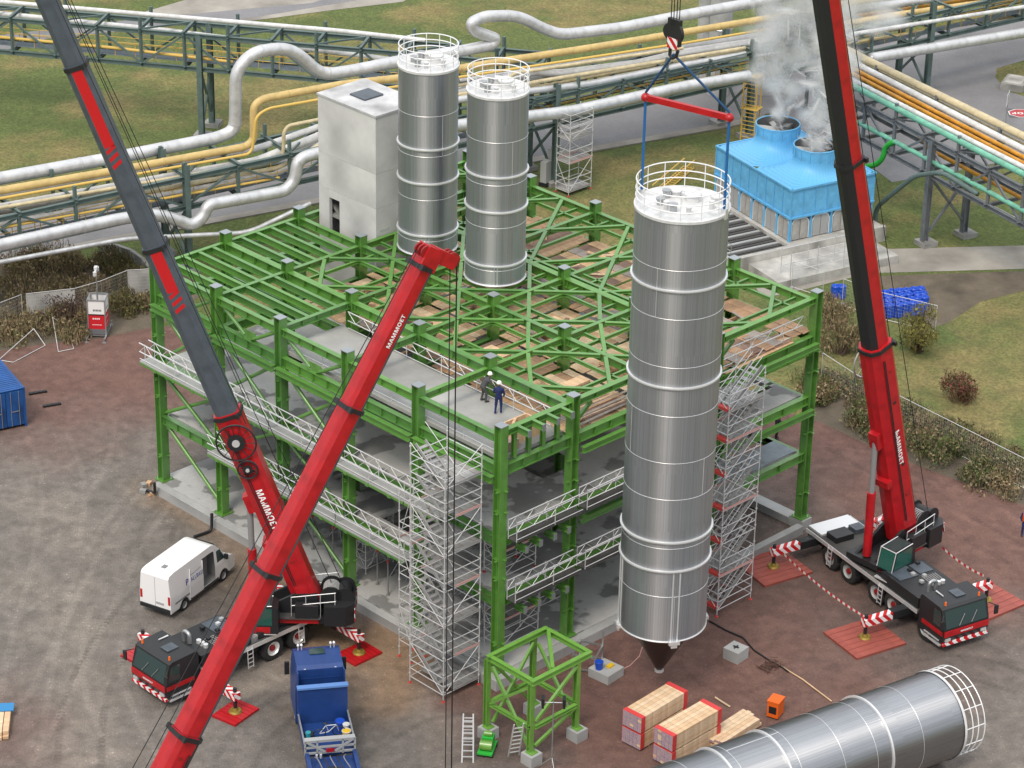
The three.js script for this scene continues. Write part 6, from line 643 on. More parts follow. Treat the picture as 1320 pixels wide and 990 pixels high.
function pipeBridge(label, B, s0, s1, step, o) { // trussed bridge: two chord planes, cross beams, trestle legs
  const t = thing('pipe_bridge', label, 'pipe bridge', B.at((s0 + s1) / 2, o.w / 2, GY)), m = o.mat || M.rackSteel, I = (a, b, h, w, n) => wpart(t, n, new Geo().ibeam(a, b, h, w), m), bar = (a, b, w, n) => wpart(t, n, new Geo().beam(a, b, w, w), m);
  for (const off of [0, o.w]) for (const y of [o.lo, o.hi]) for (let s = s0; s < s1; s += step * 3) I(B.at(s, off, y), B.at(Math.min(s1, s + step * 3) - 0.01, off, y), 0.32, 0.26, 'chord');
  let k = 0; for (let s = s0; s <= s1 + 0.01; s += step, k++) { for (const off of [0, o.w]) { bar(B.at(s, off, o.lo), B.at(s, off, o.hi + (k % 2 ? o.post || 0 : 0)), 0.2, 'truss_post'); if (s + step <= s1) k % 2 ? bar(B.at(s + 0.15, off, o.lo), B.at(s + step - 0.15, off, o.hi - 0.3), 0.14, 'truss_diagonal') : bar(B.at(s + 0.15, off, o.hi - 0.3), B.at(s + step - 0.15, off, o.lo), 0.14, 'truss_diagonal'); } I(B.at(s, -0.3, o.lo + 0.02), B.at(s, o.w + 0.3, o.lo + 0.02), 0.26, 0.2, 'cross_beam'); I(B.at(s, -0.3, o.hi + 0.16), B.at(s, o.w + 0.6, o.hi + 0.16), 0.26, 0.2, 'cross_beam'); if (s + step <= s1 && k % 2) bar(B.at(s, 0, o.hi + 0.01), B.at(s + step, o.w, o.hi + 0.01), 0.12, 'plan_brace'); }
  for (const s of o.legs) { for (const off of [0, o.w]) { wpart(t, 'leg', new Geo().ibeam(B.at(s, off, GY + 0.3), B.at(s, off, o.legTop || o.lo), 0.42, 0.4, B.n), m); wpart(t, 'footing', new Geo().hexa(B.at(s, off, GY + 0.15), B.d.clone().multiplyScalar(0.6), V(0, 0.17, 0), B.n.clone().multiplyScalar(0.6)), M.concrete); } bar(B.at(s, 0.2, 0.4), B.at(s, o.w - 0.2, o.lo - 0.6), 0.16, 'leg_brace'); bar(B.at(s, o.w - 0.2, 0.4), B.at(s, 0.2, o.lo - 0.6), 0.16, 'leg_brace'); }
  if (o.walk) { const g = new Geo(); g.quad(B.at(s0, o.walk[0], o.lo + 0.2), B.at(s1, o.walk[0], o.lo + 0.2), B.at(s1, o.walk[1], o.lo + 0.2), B.at(s0, o.walk[1], o.lo + 0.2)); wpart(t, 'walkway', g, std(lin(0.13, 0.17, 0.20), 0.6, 0.2, { map: pt, side: THREE.DoubleSide })); for (const off of o.walk) { const r = new Geo(); for (const h of [0.75, 1.25]) r.cyl(B.at(s0, off, o.lo + h), B.at(s1, off, o.lo + h), 0.03, 0.03, 5, false); for (let s = s0; s < s1; s += 1.6) r.cyl(B.at(s, off, o.lo + 0.2), B.at(s, off, o.lo + 1.25), 0.03, 0.03, 5, false); wpart(t, 'yellow_handrail', r, M.yellowRail); } }
  return t;
}
pipeBridge('long grey green pipe bridge running behind the stair tower and silos', RM.shift = { ...RM, at: (s, o, y) => RM.at(s, o + 1.4, y) }, -22, 118, 4, { w: 3.4, lo: 4.2, hi: 6.3, post: 1.0, legs: [-6, 14, 28, 44, 62, 80, 98], legTop: 7.2, walk: [0.3, 1.2] });
const S = (...a) => a;
pipe('large silver pipe in front of the pipe bridge with a low bend near the frame', RM.on(0, S([-60, 330], [0, 316], [150, 283], [195, 276], [222, 281], [247, 291], [262, 280], [268, 264], [285, 261], [368, 246], [380, 232], [384, 206], [402, 199], [500, 180])), 0.42, M.cladding, 0.8);
pipe('large silver pipe in front of the pipe bridge passing behind the spreader', RM.on(0, S([500, 180], [593, 161], [740, 143], [880, 112], [965, 98])), 0.44, M.cladding);
pipe('large silver pipe over the road beyond the steam plume', RM.on(0, S([1122, 75], [1200, 62], [1350, 37])), 0.42, M.cladding);
pipe('thin silver pipe low under the pipe bridge at the road edge', RM.on(-0.6, S([-60, 350], [0, 338], [160, 308], [320, 300], [400, 262])), 0.16, M.cladding, 1);
pipe('silver pipe on the bridge rising into a tall loop above the lawn', RM.on(5.4, S([-60, 242], [0, 230], [150, 203], [280, 178], [303, 168], [304, 92], [325, 68], [374, 60], [414, 97], [450, 92], [520, 78], [593, 66])), 0.44, M.cladding, 1.6);
pipe('silver pipe with an expansion loop behind the two standing silos', RM.on(5.4, S([593, 66], [634, 58], [640, 50], [612, 40], [606, 30], [624, 21], [668, 20], [698, 36], [722, 45], [800, 36], [880, 20], [990, 0], [1040, -10])), 0.42, M.cladding, 1.2);
pipe('yellow gas pipe on the bridge stepping up beside the stair tower', RM.on(3.2, S([-60, 256], [0, 246], [160, 218], [318, 189], [327, 180], [327, 136], [340, 127], [440, 109])), 0.27, M.yellowPipe, 0.8);
pipe('yellow gas pipe crossing behind the standing silos to the steam plume', RM.on(3.2, S([440, 109], [520, 100], [593, 88], [653, 78], [760, 62], [880, 42], [1000, 22], [1140, -4])), 0.27, M.yellowPipe);
[[2.4, [[-60, 264], [0, 256], [325, 198], [330, 150], [345, 140], [470, 118], [880, 56], [1000, 36]], 0.1, M.yellowRail, 'thin ochre pipe just under the yellow gas pipe'], [2.0, [[-60, 277], [0, 268], [365, 205], [366, 170], [372, 162], [480, 140], [650, 112], [660, 95], [880, 62]], 0.13, M.creamPipe, 'cream pipe on the bridge with a small step behind the silos'], [1.7, [[-60, 290], [0, 281], [360, 216], [480, 150], [640, 116], [700, 104], [960, 62]], 0.15, M.creamPipe, 'cream pipe along the front chord of the pipe bridge'], [2.9, [[-60, 276], [0, 268], [330, 208], [480, 148], [690, 92], [720, 95], [820, 82], [880, 68], [1000, 50]], 0.3, M.whitePaint, 'white insulated pipe inside the pipe bridge'], [3.9, [[-60, 262], [330, 192], [480, 140], [700, 88], [880, 60], [1000, 44]], 0.24, M.whitePaint, 'second white insulated pipe deep inside the pipe bridge'], [1.6, [[420, 166], [593, 128], [760, 108], [880, 84], [960, 70]], 0.26, M.cladding, 'plain silver pipe on the lower tier of the pipe bridge'], [2.2, [[1060, 36], [1150, 20], [1350, -8]], 0.25, M.yellowPipe, 'yellow pipe on the bridge beyond the steam plume'], [2.6, [[1060, 62], [1130, 50], [1180, 42], [1350, 14]], 0.14, M.creamPipe, 'cream pipe on the bridge beyond the steam plume'], [3.6, [[1060, 18], [1350, -22]], 0.3, M.cladding, 'silver pipe on top of the bridge beyond the steam plume'], [2.6, [[-60, 298], [0, 289], [360, 224], [420, 180]], 0.2, M.whitePaint, 'white pipe on the lower tier by the yellow handrail'], [4.4, [[-60, 282], [0, 273], [340, 212], [470, 160]], 0.22, M.cladding, 'dull silver pipe on the rear lower tier of the bridge'], [1.5, [[-60, 303], [0, 294], [360, 229]], 0.09, M.yellowRail, 'thin ochre pipe on the lower front chord'], [2.7, [[470, 130], [640, 102], [690, 112], [880, 78], [960, 64]], 0.12, M.creamPipe, 'thin cream pipe with a dip behind the standing silos'], [3.4, [[470, 134], [880, 72], [960, 58]], 0.2, M.whitePaint, 'white pipe on the middle tier behind the standing silos'], [4.6, [[593, 104], [880, 60], [980, 44]], 0.18, M.cladding, 'slim silver pipe on the rear tier behind the standing silos'], [1.5, [[593, 140], [700, 124], [880, 94], [950, 82]], 0.12, M.rackSteel, 'grey green cable tray pipe on the front chord behind the silos'], [1.0, [[1060, 50], [1350, 4]], 0.16, M.whitePaint, 'white pipe low on the bridge beyond the steam plume'], [4.2, [[1060, 28], [1350, -14]], 0.2, M.orangePipe, 'orange pipe on the bridge beyond the steam plume']].forEach(([o, p, r, m, l]) => pipe(l, RM.on(o, p), r, m, 0.6));
pipeBridge('grey pipe bridge running from the cooling tower past the lawn', RR_, -15, 19, 3.5, { w: 3.5, lo: 4.7, hi: 7.2, legs: [0], legTop: 7.2, mat: std(lin(0.20, 0.22, 0.24), 0.5, 0.2, { map: pt }), post: 1.2 });
{ const o = RR_.on; [[0, [[1070, 96], [1100, 111], [1320, 225], [1380, 256]], 0.21, M.mintPipe, 'mint green pipe along the upper front edge of the cooling tower bridge'], [0.5, [[1070, 89], [1100, 104], [1320, 216], [1380, 247]], 0.18, M.whitePaint, 'white pipe beside the mint pipe on the cooling tower bridge'], [0, [[1095, 152], [1145, 178], [1233, 225], [1320, 272], [1380, 304]], 0.17, M.mintPipe, 'mint green pipe along the lower edge of the cooling tower bridge'], [1.0, [[1095, 128], [1150, 155], [1188, 176], [1198, 192], [1212, 200], [1320, 257], [1380, 288]], 0.14, M.orangePipe, 'orange pipe with a kink inside the cooling tower bridge'], [1.9, [[1080, 85], [1110, 101], [1320, 211], [1380, 242]], 0.15, M.orangePipe, 'front one of two orange pipes on top of the cooling tower bridge'], [2.3, [[1080, 78], [1110, 94], [1320, 203], [1380, 234]], 0.15, M.orangePipe, 'rear one of two orange pipes on top of the cooling tower bridge'], [3.0, [[1080, 70], [1112, 87], [1320, 193], [1380, 224]], 0.24, M.whitePaint, 'thick white pipe on the rear of the cooling tower bridge'], [3.7, [[1080, 58], [1113, 75], [1320, 176], [1380, 205]], 0.27, M.creamPipe, 'thick cream pipe on the rear edge of the cooling tower bridge'], [3.9, [[1080, 66], [1113, 82], [1320, 186], [1380, 216]], 0.1, M.creamPipe, 'thin cream pipe under the thick cream pipe'], [1.4, [[1100, 172], [1180, 215], [1320, 288], [1380, 320]], 0.13, M.cladding, 'thin silver pipe low in the cooling tower bridge']].forEach(([d, p, r, m, l]) => pipe(l, o(d, p), r, m, 0.5));
  pipe('bright green branch pipe bending down from the lower mint pipe', [...RR_.on(-0.1, S([1152, 183], [1142, 188], [1138, 204], [1130, 212], [1112, 216]))], 0.2, M.greenBright, 0.4); pipe('dark bent pipe on the lawn below the cooling tower bridge', [...RR_.on(-1.2, S([1128, 295], [1129, 268], [1150, 250], [1180, 226], [1215, 222], [1260, 250]))], 0.17, M.rackSteel, 0.8); }
pipeBridge('grey green pipe bridge with yellow rails crossing the far lawn', RU, -42, 26, 3.4, { w: 2.6, lo: 5.0, hi: 7.6, legs: [0, -24], legTop: 7.6, walk: [0.4, 1.5], post: 0.9 });
pipe('white pipe along the top of the far lawn bridge', RU.on(0.1, S([-40, -1], [67, 8], [440, 40], [548, 52])), 0.17, M.whitePaint); pipe('white pipe inside the far lawn bridge', RU.on(1.9, S([-40, 14], [200, 38], [440, 68], [548, 84])), 0.22, M.whitePaint); pipe('ochre pipe under the far lawn bridge', RU.on(0.3, S([-40, 44], [150, 62], [300, 80])), 0.12, M.yellowRail);
{ // process vessels and caged ladder behind the steam
  for (const [px, py, r, h, l] of [[925, 120, 0.9, 11, 'tall silver vessel behind the pipe bridge near the hook block'], [905, 112, 0.6, 12.5, 'slim silver vessel behind the pipe bridge near the hook block'], [985, 118, 1.0, 9.5, 'silver vessel hidden in the steam behind the pipe bridge']]) { const p = at(px, py), t = thing('process_vessel', l, 'vessel', p); part(t, 'shell', new Geo().cyl(V(0, 0, 0), V(0, h, 0), r, r, 24), M.cladding); part(t, 'dome', new Geo().ball(V(0, h, 0), r, r * 0.4, r, 20, 8), M.cladding); const g = new Geo(); for (const y of [h * 0.5, h * 0.8]) g.ring(V(0, y, 0), V(0, 1, 0), r + 0.02, 0.06, 24, 5); part(t, 'ring', g, M.galv); }
  const p = at(966, 180), t = thing('ladder_tower', 'yellow caged ladder tower beside the dark column behind the cooling tower', 'ladder', p, 0.3); const g = new Geo(); for (const z of [-0.55, 0.55]) for (const x of [-0.4, 0.4]) g.beam(V(x, 0, z), V(x, 5.4, z), 0.09, 0.09); part(t, 'rail', g, M.yellowRail); const r = new Geo(); for (let k = 0; k < 16; k++) r.beam(V(-0.4, 0.3 + k * 0.33, -0.55), V(-0.4, 0.3 + k * 0.33, 0.55), 0.05, 0.05); part(t, 'rung', r, M.yellowRail); const h = new Geo(); for (const y of [2.6, 5.2]) { h.box(0, y, 0, 1.1, 0.06, 1.4); } part(t, 'landing', h, M.yellowRail);
  const y1 = thing('fallen_ladder', 'yellow ladder section lying on the lawn beside the cooling tower', 'ladder', at(868, 234), 0.35); const q = new Geo(); for (const z of [-0.4, 0.4]) for (const y of [0.1, 0.7]) q.beam(V(-3, y, z), V(3, y, z), 0.08, 0.08); for (let k = 0; k < 15; k++) { q.beam(V(-2.9 + k * 0.41, 0.1, -0.4), V(-2.9 + k * 0.41, 0.1, 0.4), 0.06, 0.06); q.beam(V(-2.9 + k * 0.41, 0.1, 0.4), V(-2.9 + k * 0.41, 0.7, 0.4), 0.05, 0.05); } part(y1, 'frame', q, M.yellowRail);
  const bx = thing('control_cabinet', 'grey control cabinets at the foot of the bridge column on the lawn', 'cabinet', at(708, 236), 0.2); for (const [x, h] of [[-0.5, 1.6], [0.5, 2.3]]) part(bx, 'cabinet', new Geo().box(x, h / 2 + 0.3, 0, 0.7, h, 0.5), M.midgrey); part(bx, 'plinth', new Geo().box(0, 0.15, 0, 1.8, 0.3, 0.7), M.black);
}
// ---------- cooling tower ----------
{
  const F = V(52.4, 0.4, -25.5), a = V(0.25, 0, -0.968), b = V(0.968, 0, 0.25), LA = 9.3, LB = 7.0, H = 3.85, at2 = (u, v, y) => F.clone().addScaledVector(a, u).addScaledVector(b, v).setY(0.4 + y), t = thing('cooling_tower', 'bright blue cooling tower with two fan stacks on a pale basin', 'cooling tower', at2(LA / 2, LB / 2, 0));
  const band0 = 1.75, cell = LA / 2; const g = new Geo(); for (const [p, q] of [[[0, 0], [LA, 0]], [[LA, 0], [LA, LB]], [[LA, LB], [0, LB]], [[0, LB], [0, 0]]]) g.quad(at2(p[0], p[1], band0), at2(q[0], q[1], band0), at2(q[0], q[1], H), at2(p[0], p[1], H)); for (const f of g.i.slice()) { } wpart(t, 'upper_wall', g, M.blueTower2 = std(lin(0.15, 0.50, 0.84), 0.48, 0, { map: pt, side: THREE.DoubleSide }));
  const ribs = (p, q, n) => { for (let k = 0; k <= n; k++) { const c = at2(p[0] + (q[0] - p[0]) * k / n, p[1] + (q[1] - p[1]) * k / n, 0); wpart(t, 'wall_rib', new Geo().beam(c.clone().setY(0.4 + band0), c.clone().setY(0.4 + H), 0.07, 0.07), M.blueTower); } }; ribs([0, -0.02], [LA, -0.02], 9); ribs([-0.02, 0], [-0.02, LB], 7);
  const trim = new Geo(); for (const y of [band0, H]) { trim.beam(at2(-0.05, -0.05, y), at2(LA + 0.05, -0.05, y), 0.12, 0.14); trim.beam(at2(-0.05, -0.05, y), at2(-0.05, LB + 0.05, y), 0.12, 0.14); trim.beam(at2(LA, LB, y), at2(-0.05, LB + 0.05, y), 0.12, 0.14); trim.beam(at2(LA, LB, y), at2(LA, 0, y), 0.12, 0.14); } wpart(t, 'edge_trim', trim, M.blueTower);
  const core = new Geo(); const cq = (u0, v0, u1, v1) => core.quad(at2(u0, v0, 0), at2(u1, v1, 0), at2(u1, v1, band0), at2(u0, v0, band0)); cq(0.5, 0.5, LA - 0.5, 0.5); cq(0.5, LB - 0.5, 0.5, 0.5); cq(LA - 0.5, 0.5, LA - 0.5, LB - 0.5); cq(LA - 0.5, LB - 0.5, 0.5, LB - 0.5); wpart(t, 'fill_block', core, std(lin(0.12, 0.115, 0.11), 0.9, 0, { map: dt, side: THREE.DoubleSide }));
  const panel = (u0, v0, u1, v1, n) => { for (let k = 0; k < n; k++) { const p = at2(u0 + (u1 - u0) * (k + 0.08) / n, v0 + (v1 - v0) * (k + 0.08) / n, 0), q = at2(u0 + (u1 - u0) * (k + 0.92) / n, v0 + (v1 - v0) * (k + 0.92) / n, 0), X = q.clone().sub(p), w = X.length(); X.normalize(); const fr = new Geo(), out = V(0, 1, 0).cross(X).normalize().multiplyScalar(0.0); const pts = []; for (let i = 0; i <= 10; i++) { const s = i / 10; pts.push([s * w, i === 0 || i === 10 ? 1.2 : Math.min(band0 - 0.15, 1.2 + 0.4 * Math.sqrt(1 - (2 * s - 1) ** 2) + 0.05)]); } fr.tube([p.clone().setY(0.45), ...pts.map(([x, y]) => p.clone().addScaledVector(X, x).setY(0.4 + y)), q.clone().setY(0.45)], 0.05, 6); const pn = wpart(t, 'inlet_frame', fr, M.whitePaint); const lv = new Geo(); for (let i = 0; i < 2; i++) lv.hexa(p.clone().addScaledVector(X, w * (0.27 + 0.46 * i)).setY(0.4 + 0.8).add(at2(0, 0, 0).sub(at2(0, 0, 0))), X.clone().multiplyScalar(w * 0.215), V(0, 0.74, 0), X.clone().cross(V(0, 1, 0)).multiplyScalar(0.02)); wpart(pn, 'louvre_panel', lv, k % 3 === 1 ? M.midgrey : M.louvre); } for (let k = 0; k <= n; k++) wpart(t, 'corner_leg', new Geo().beam(at2(u0 + (u1 - u0) * k / n, v0 + (v1 - v0) * k / n, 0), at2(u0 + (u1 - u0) * k / n, v0 + (v1 - v0) * k / n, band0), 0.16, 0.16), M.blueTower); };
  panel(0.05, 0.06, LA - 0.05, 0.06, 6); panel(0.06, 0.05, 0.06, LB - 0.05, 4);
  for (let c = 0; c < 2; c++) { const uc = cell * (c + 0.5), R = 1.55, n = 48, m = 12, st = new Geo(), pos = (i, j) => { const th = i / n * Math.PI * 2, cx = Math.cos(th), sy = Math.sin(th), rx = cell / 2, ry = LB / 2, rq = Math.min(rx / Math.max(1e-6, Math.abs(cx)), ry / Math.max(1e-6, Math.abs(sy))), s = j / m, r = R + (rq - R) * Math.pow(1 - s, 2.4), y = H + 0.02 + 1.15 * Math.pow(s, 1.5); return at2(uc + cx * r, LB / 2 + sy * r, y); };
    for (let j = 0; j < m; j++) for (let i = 0; i < n; i++) st.quad(pos(i, j), pos(i, j + 1), pos(i + 1, j + 1), pos(i + 1, j)); const stack = wpart(t, 'fan_stack', st, M.blueTower2); const cy = new Geo(), cc0 = at2(uc, LB / 2, H + 1.15); cy.lathe(cc0, V(0, 1, 0), [[R, 0], [R + 0.02, 0.75]], 40); cy.ring(cc0.clone().setY(cc0.y + 0.75), V(0, 1, 0), R, 0.05, 40, 6); for (let k = 0; k < 14; k++) { const th = k / 14 * 6.283; cy.beam(cc0.clone().add(V(Math.cos(th) * (R + 0.03), 0, Math.sin(th) * (R + 0.03))), cc0.clone().add(V(Math.cos(th) * (R + 0.03), 0.75, Math.sin(th) * (R + 0.03))), 0.05, 0.05); } wpart(stack, 'stack_ring', cy, M.blueTower2);
    const inn = new Geo(); inn.lathe(cc0, V(0, 1, 0), [[R - 0.05, 0.74], [R - 0.05, -0.2], [0.02, -0.2]], 40); wpart(stack, 'stack_lining', inn, M.grey2 = std(lin(0.10, 0.105, 0.11), 0.8, 0, { side: THREE.DoubleSide })); const fan = new Geo(), fc = cc0.clone().setY(cc0.y + 0.35); fan.cyl(fc.clone().setY(fc.y - 0.15), fc.clone().setY(fc.y + 0.2), 0.25, 0.25, 14); for (let k = 0; k < 6; k++) { const th = k * 1.047, e = V(Math.cos(th), 0, Math.sin(th)); fan.hexa(fc.clone().addScaledVector(e, 0.85), e.clone().multiplyScalar(0.6), V(-Math.sin(th), 0.4, Math.cos(th)).multiplyScalar(0.16), V(0, 0.02, 0)); } fan.beam(fc.clone().add(V(-R, -0.3, 0)), fc.clone().add(V(R, -0.3, 0)), 0.14, 0.16); wpart(stack, 'fan', fan, M.midgrey); const mo = new Geo(); mo.cyl(fc.clone().setY(fc.y + 0.2), fc.clone().setY(fc.y + 0.9), 0.13, 0.11, 12); wpart(stack, 'fan_motor', mo, M.grey); }
  const bs = thing('cooling_basin', 'pale concrete basin with slatted cover in front of the cooling tower', 'basin', at2(LA / 2, -2.5, 0).setY(GY)); const wb = (u0, v0, u1, v1, y0, y1, n, m) => { const c = at2((u0 + u1) / 2, (v0 + v1) / 2, 0).setY((y0 + y1) / 2); return wpart(bs, n, new Geo().hexa(c, a.clone().multiplyScalar((u1 - u0) / 2), V(0, (y1 - y0) / 2, 0), b.clone().multiplyScalar((v1 - v0) / 2)), m); };
  wb(-0.6, -0.3, LA + 0.6, LB + 0.6, GY - 0.1, 0.39, 'plinth', M.basinWhite); wb(-0.6, -5.2, LA + 0.4, -0.32, GY - 0.1, 0.1, 'basin_floor', M.deck); wb(-1.0, -5.5, LA + 0.6, -5.22, GY - 0.1, 0.55, 'basin_wall', M.basinWhite); wb(-1.0, -5.2, -0.62, LB + 0.6, GY - 0.1, 0.5, 'basin_wall', M.basinWhite); for (let k = 0; k < 26; k++) wb(-0.5 + k * 0.38, -5.15, -0.5 + k * 0.38 + 0.24, -0.35, 0.12, 0.2, 'cover_slat', k % 3 ? M.deck : M.midgrey); for (let k = 0; k < 5; k++) { const u = -0.8 + k * 2.4; wpart(bs, 'rail_post', new Geo().cyl(at2(u, -5.36, 0.12), at2(u, -5.36, 1.2), 0.03, 0.03, 6), M.galv); } for (const y of [0.7, 1.15]) wpart(bs, 'handrail', new Geo().cyl(at2(-0.8, -5.36, y), at2(8.8, -5.36, y), 0.025, 0.025, 6, false), M.galv); wb(-4.6, -4.0, -1.02, LB - 1, GY - 0.1, 0.0, 'ramp_slab', M.basinWhite); const sc = new Geo(); for (let k = 0; k < 4; k++) { for (const v of [0, 1.1]) sc.cyl(at2(-3.4, -3 + k * 2.2, -1.0).addScaledVector(b, 0).addScaledVector(a, -v), at2(-3.4, -3 + k * 2.2, 1.6).addScaledVector(a, -v), 0.03, 0.03, 6); } for (const y of [0.2, 0.8, 1.4]) for (const v of [0, 1.1]) sc.cyl(at2(-3.4 - v, -3, y), at2(-3.4 - v, 3.6, y), 0.025, 0.025, 6, false); wpart(bs, 'guard_scaffold', sc, M.galvPole);
  // steam: tens of thousands of small droplets clumps drifting up from the two fans
  const N = 430, geo = new THREE.PlaneGeometry(1, 1), soft = tex(64, 64, (a, b) => { const d = Math.hypot(a - 31.5, b - 31.5) / 31.5, v = Math.round(255 * Math.pow(Math.max(0, 1 - d * d), 2.3)); return [v, v, v]; }, false); const im = new THREE.InstancedMesh(geo, new THREE.MeshPhysicalMaterial({ color: lin(0.95, 0.955, 0.96), roughness: 1, transmission: 0.85, specularIntensity: 0, transparent: true, opacity: 0.55, alphaMap: soft, side: THREE.DoubleSide }), N), mtx = new THREE.Matrix4(), qn = new THREE.Quaternion(), cA0 = at2(cell * 0.5, LB / 2, H + 1.7), cB0 = at2(cell * 1.5, LB / 2, H + 1.7), base = cA0.clone(), gs = () => (rnd() + rnd() + rnd() - 1.5) * 0.82; let made = 0;
  while (made < N) { const h = 18 * Math.pow(rnd(), 1.3), src = rnd() < 0.5 ? cA0 : cB0, sp = 0.75 + h * 0.24, drift = RT.clone().multiplyScalar(h * 0.07), sw = V(Math.sin(h * 0.9 + src.z), 0, Math.cos(h * 0.7)).multiplyScalar(0.05 * h), p = src.clone().add(drift).add(sw).add(V(gs() * sp * 1.25, h, gs() * sp * 1.25)); const dn = fbm(p.x * 0.5 + p.y * 0.2, p.z * 0.5 + p.y * 0.45, 3); if (dn < 0.34 + 0.2 * rnd()) continue; const s = rr(1.0, 1.6) * (1 + h * 0.17); qn.set(rnd() - 0.5, rnd() - 0.5, rnd() - 0.5, rnd() - 0.5).normalize(); mtx.compose(p.sub(base), qn, V(s, s, s)); im.setMatrixAt(made++, mtx); }
  im.name = 'steam_plume'; im.position.copy(base); tag(im, 'white steam plume rising from the cooling tower fans', 'steam', null, 'stuff'); scene.add(im);
}
// ---------- plants ----------
function bush(label, p, r, h, n, cols, opt = {}) {
  const t = thing(opt.name || 'bush', label, 'bush', p.clone().setY(GY), 0, opt.group), g = new Geo(), st = new Geo(), mats = cols.map((c) => (M['leaf' + c] = M['leaf' + c] || std(lin(...c), 0.9, 0, { side: THREE.DoubleSide })));
  const gs = mats.map(() => new Geo()), lobes = Array.from({ length: opt.lobes || 9 }, () => [rr(-1, 1) * r * 0.65, rr(0.25, 0.85) * h, rr(-1, 1) * r * 0.65 * (opt.flat || 1), rr(0.3, 0.55) * r]);
  for (let k = 0; k < n; k++) { const L = pick(lobes), a = rr(0, 6.283), e = Math.acos(rr(-0.6, 1)), q = L[3] * Math.pow(rnd(), 0.4), c = V(L[0] + Math.cos(a) * Math.sin(e) * q, Math.max(0.04, L[1] + Math.cos(e) * q * 0.9), L[2] + Math.sin(a) * Math.sin(e) * q), s = rr(0.05, 0.13) * (opt.leaf || 1), bl = opt.blade && rnd() < opt.blade, u = bl ? V(rr(-0.5, 0.5), 1, rr(-0.5, 0.5)).normalize().multiplyScalar(s * 2.4) : V(rr(-1, 1), rr(-0.3, 1), rr(-1, 1)).normalize().multiplyScalar(s), v = V(rr(-1, 1), rr(-1, 1), rr(-1, 1)).cross(u).normalize().multiplyScalar(bl ? 0.014 : s * 0.55); pick(gs).quad(c.clone().sub(u).sub(v), c.clone().add(u).sub(v), c.clone().add(u).add(v), c.clone().sub(u).add(v)); }
  for (let k = 0; k < (opt.stems || 14); k++) { const L = pick(lobes); st.cyl(V(rr(-0.2, 0.2) * r, -0.05, rr(-0.2, 0.2) * r), V(L[0], L[1] + L[3] * 0.5, L[2]), 0.03, 0.012, 5, false); }
  gs.forEach((q, i) => part(t, 'foliage', q, mats[i])); part(t, 'stem', st, M.bark = M.bark || std(lin(0.10, 0.07, 0.05), 0.95)); return t;
}
const DRY = [[0.25, 0.18, 0.10], [0.16, 0.115, 0.07], [0.30, 0.24, 0.13], [0.11, 0.115, 0.045]], HEDGE = [[0.065, 0.10, 0.028], [0.12, 0.15, 0.045], [0.24, 0.19, 0.10], [0.13, 0.105, 0.065]];
bush('yellow green leafless bush beside the blue drums', at(1182, 452), 2.0, 2.6, 2600, [[0.20, 0.18, 0.04], [0.15, 0.14, 0.035], [0.10, 0.09, 0.03]], { stems: 60, leaf: 0.7, blade: 0.5 });
bush('low reddish bush on the grass beyond the fence', at(1245, 515), 1.5, 1.5, 1500, [[0.17, 0.055, 0.04], [0.12, 0.05, 0.035], [0.10, 0.09, 0.03]], { stems: 40, leaf: 0.7, blade: 0.4 });
bush('tall brown dead shrub behind the right frame corner', at(1085, 455), 2.0, 2.6, 2400, DRY, { stems: 50, leaf: 0.8, blade: 0.7 }); bush('brown dead shrub hiding the boom foot side of the fence', at(1068, 420), 1.8, 2.0, 1800, DRY, { stems: 40, leaf: 0.8, blade: 0.7 });
{ const A = at(1048, 512), B = at(1330, 636), n = 15; for (let k = 0; k < n; k++) { const p = A.clone().lerp(B, k / (n - 1)); if (k % 4 !== 2) bush('dark bramble clump in the bank along the mesh fence', p.add(V(rr(-0.9, 0.9), 0, rr(-0.9, 0.9))), 1.2 + 0.9 * ((k * 0.37) % 1), 0.55 + 0.55 * ((k * 0.618) % 1), 1500, k % 3 === 1 ? DRY : HEDGE, { group: 'bramble bank along the fence', name: 'bramble', leaf: 0.8, blade: 0.45, stems: 20 }); const q = at(1048 + 282 * k / (n - 1), 488 + 122 * k / (n - 1)); bush('low weedy clump at the top of the fence bank', q.add(V(rr(-0.4, 0.4), 0, rr(-0.4, 0.4))), 1.6, 0.45, 900, k % 2 ? DRY : [[0.14, 0.17, 0.045], ...HEDGE], { group: 'weeds along the fence', name: 'bramble', leaf: 0.8, blade: 0.6 }); } }
{ const spots = [[20, 352, 2.6, 1.7], [62, 348, 2.4, 1.6], [105, 345, 2.4, 1.5], [150, 345, 2.0, 1.3], [30, 378, 2.2, 1.5], [75, 388, 2.0, 1.6], [115, 378, 1.8, 1.3], [165, 372, 1.8, 1.2], [20, 412, 2.0, 1.3], [60, 425, 1.8, 1.0], [95, 415, 1.6, 1.3], [165, 402, 1.6, 1.1], [190, 395, 1.2, 0.9], [15, 438, 1.6, 0.9], [90, 435, 1.4, 0.7]]; spots.forEach(([x, y, r, h], k) => bush('brown dead brush on the strip between road and yard', at(x, y), r, h * 0.75, 1500, k % 4 === 3 ? [[0.09, 0.10, 0.03], [0.14, 0.12, 0.04], [0.10, 0.07, 0.04]] : DRY, { group: 'dead brush by the road', name: 'brush', stems: 22, leaf: 0.9, blade: 0.7 })); bush('bare dark shrub growing through the white fence sheet', at(88, 420), 1.4, 2.3, 900, [[0.07, 0.035, 0.03], [0.05, 0.03, 0.025]], { stems: 46, leaf: 0.5 }); }
